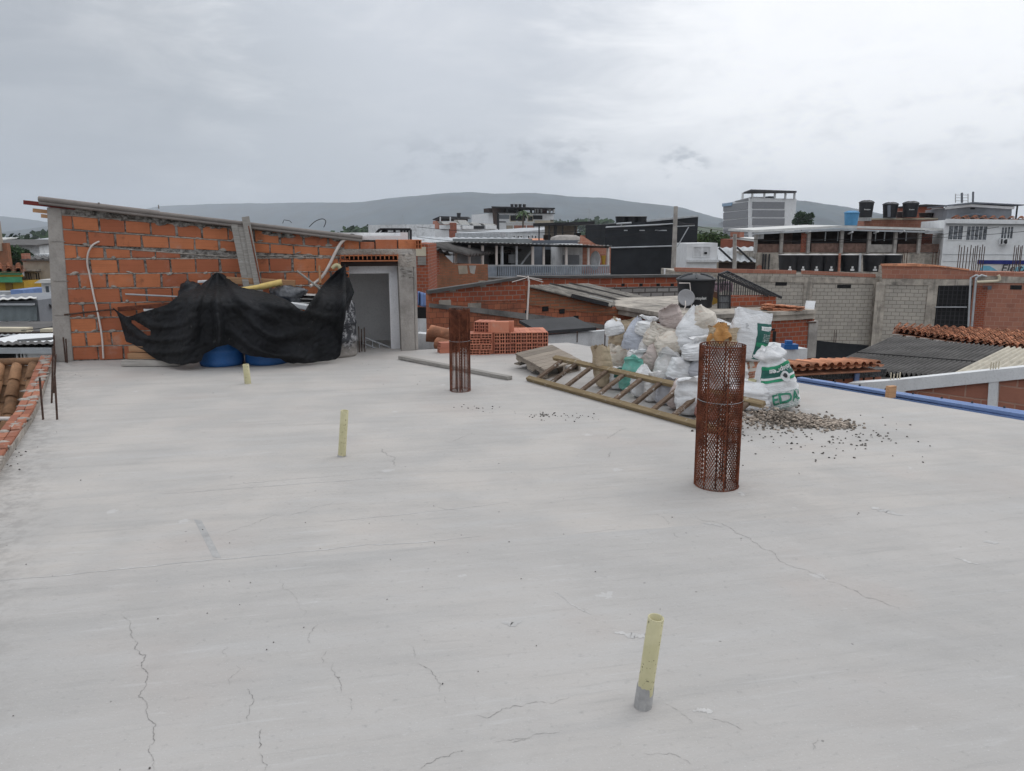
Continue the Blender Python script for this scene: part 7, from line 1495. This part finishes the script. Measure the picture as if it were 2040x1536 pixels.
# ---------------- far low houses, pylons ----------------
rt = random.Random(11); m_far = [m_whited, m_beige, m_brickp, m_galv, m_white, m_brickr]
for k in range(100):
    Y = rt.uniform(95, 480) if k < 70 else rt.uniform(60, 380); px = rt.uniform(-150, 2150) if k < 70 else rt.uniform(-900, -60); py = 470+90/Y*10+rt.uniform(2, 12); w = rt.uniform(6, 12); a = at(px, py, Y)
    root = thing('far_house', 'low distant house among the rooftops of the town beyond', 'house', V((a.x, a.y, ZG)), 'low distant houses of the town beyond')
    mb = MB(); mb.box((a.x, a.y, (a.z+ZG)/2), (w, 8, a.z-ZG), rz=rt.uniform(-.3, .3)); mb.build('wall', rt.choice(m_far), root)
    mb = MB(); z = a.z; mb.prism([V((a.x-w*.55, a.y-5, z-.1)), V((a.x+w*.55, a.y-5, z-.1)), V((a.x+w*.55, a.y+5, z+.5)), V((a.x-w*.55, a.y+5, z+.5))], (0, 0, .15)); mb.build('roof', rt.choice((m_galv, m_tile, m_fibro, m_zincw)), root)
def pylon(px, yt, yb, Y, label):
    b, t_ = at(px, yb, Y), at(px, yt, Y); h = t_.z-b.z; w = h*.16; mb = MB(); root = thing('pylon', label, 'pylon', b, 'lattice pylons in the distance')
    P = lambda s_, k: b+V((s_*w*.5*(1-.85*k), 0, h*k))
    for s_ in (-1, 1): mb.beam(P(s_, 0), P(s_, 1), h*.012)
    for k in range(8): mb.beam(P(-1, k/8), P(1, (k+1)/8), h*.008); mb.beam(P(1, k/8), P(-1, (k+1)/8), h*.008)
    for z in (.68, .80, .92): mb.beam(b+V((-w*.8, 0, h*z)), b+V((w*.8, 0, h*z)), h*.01)
    mb.build('lattice', m_galv, root)
pylon(957, 424, 447, 420, 'thin lattice pylon between the brick end wall building and the dark roofed block')
pylon(1173, 414, 446, 520, 'lattice pylon above the half built brick floor')
pylon(803, 428, 450, 420, 'thin lattice mast above the plain white building')
for k, px in enumerate((1313, 1325, 1338)): pylon(px, 421, 438, 900, ['faint pylon above the black clad building, farthest from the utility pole', 'faint pylon above the black clad building, middle one', 'faint pylon above the black clad building, right by the utility pole'][k])

# ---------------- ground, hills, haze ----------------
m_ground = M('town_ground', (.17, .16, .145), var=.3, vs=.05, dirt_amt=.4, ds=.03, bmp=0)
mb = MB(); mb.quad(V((-8400, -580, -6.2)), V((8400, -580, -6.2)), V((8400, 10000, -6.2)), V((-8400, 10000, -6.2))); tag(mb.build('ground', m_ground, recalc=False), kind='structure')
m_hill = M('forested_hill', (.016, .032, .042), var=.6, vs=.005, fine=0, bmp=0, dirt_amt=.6, ds=.012, dirt=(.055, .07, .06))
m_hillg = M('green_hill', (.05, .075, .03), var=.4, vs=.02, fine=0, bmp=0, dirt_amt=.4, ds=.03, dirt=(.10, .10, .06))
def ridge(name, pts, Y0, depth, mat, Y1=None):
    mb = MB(); n = 160; x0, x1 = pts[0][0], pts[-1][0]
    def P(u, v):
        Y = Y0 if Y1 is None else Y1+(Y0-Y1)*min(1, max(0, u)*1.9)**.8
        px = x0+(x1-x0)*u; yy = interp(pts, px)+1.1*noise.noise(V((px*.02, 1, Y0*.001)))+.5*noise.noise(V((px*.08, 4, 1)))
        t_ = at(px, yy, Y); f = 1-abs(v-.55)/.55 if v < .55 else 1-(v-.55)/.45*.6
        f = max(0, f); f = f**1.15
        z = -7+(t_.z+7)*f*(1+ ((.16*noise.noise(V((px*.012, v*5, 2)))+.12*noise.noise(V((px*.045+v*2, v*9, 4)))) *min(1, (1-f)*2.2))); y = Y-depth*(.55-v)
        return V((t_.x*(y/Y)*.5+t_.x*.5, y, z))
    mb.grid(P, n, 30); return tag(mb.build(name, mat, recalc=False), kind='structure')
ridge('hill', [(150, 440), (330, 408), (420, 404), (560, 402), (640, 402), (700, 401), (780, 393), (860, 385), (930, 379.5), (985, 383), (1060, 382), (1130, 389), (1200, 392), (1300, 405), (1355, 412), (1400, 425), (1445, 436), (1500, 452), (1560, 466)], 4300, 2600, m_hill, 7800)
ridge('hill', [(1440, 440), (1500, 408), (1560, 396), (1600, 398), (1640, 405), (1662, 407), (1690, 411), (1720, 417), (1760, 426), (1850, 440), (1980, 452), (2150, 458)], 3400, 2200, m_hill)
ridge('hill', [(1180, 462), (1280, 452), (1340, 448), (1390, 450), (1440, 453), (1500, 458), (1650, 466)], 1150, 500, m_hillg)
ridge('hill', [(-400, 425), (-60, 428), (0, 429), (40, 434), (95, 442), (160, 450), (240, 462)], 5600, 3000, m_hill)
ridge('hill', [(-300, 452), (0, 462), (60, 455), (110, 448), (200, 450), (330, 458)], 3600, 1500, m_hill)
root = bpy.data.meshes.new('haze'); bm = bmesh.new(); bmesh.ops.create_cube(bm, size=1); bm.to_mesh(root); bm.free()
hz = bpy.data.objects.new('haze', root); COL.objects.link(hz); hz.scale = (17000, 10800, 560); hz.location = (0, 4800, 272)
hm = bpy.data.materials.new('haze_air'); hm.use_nodes = True; hnt = hm.node_tree; hnt.nodes.clear(); ho = N(hnt, 'ShaderNodeOutputMaterial'); pv = N(hnt, 'ShaderNodeVolumePrincipled'); hnt.links.new(pv.outputs[0], ho.inputs['Volume'])
pv.inputs['Color'].default_value = (.85, .915, 1.0, 1); pv.inputs['Density'].default_value = 1.35e-4; pv.inputs['Anisotropy'].default_value = 0.0
root.materials.append(hm); hz.display_type = 'WIRE'; hz['kind'] = 'stuff'; hz['label'] = 'grey rain haze in the air over the town'; hz['category'] = 'haze'
SC.cycles.volume_bounces = 1

# every top-level object that carries a category is a thing unless it was declared otherwise
for o_ in list(SC.objects):
    if o_.parent is None and 'category' in o_ and 'kind' not in o_: o_['kind'] = 'thing'
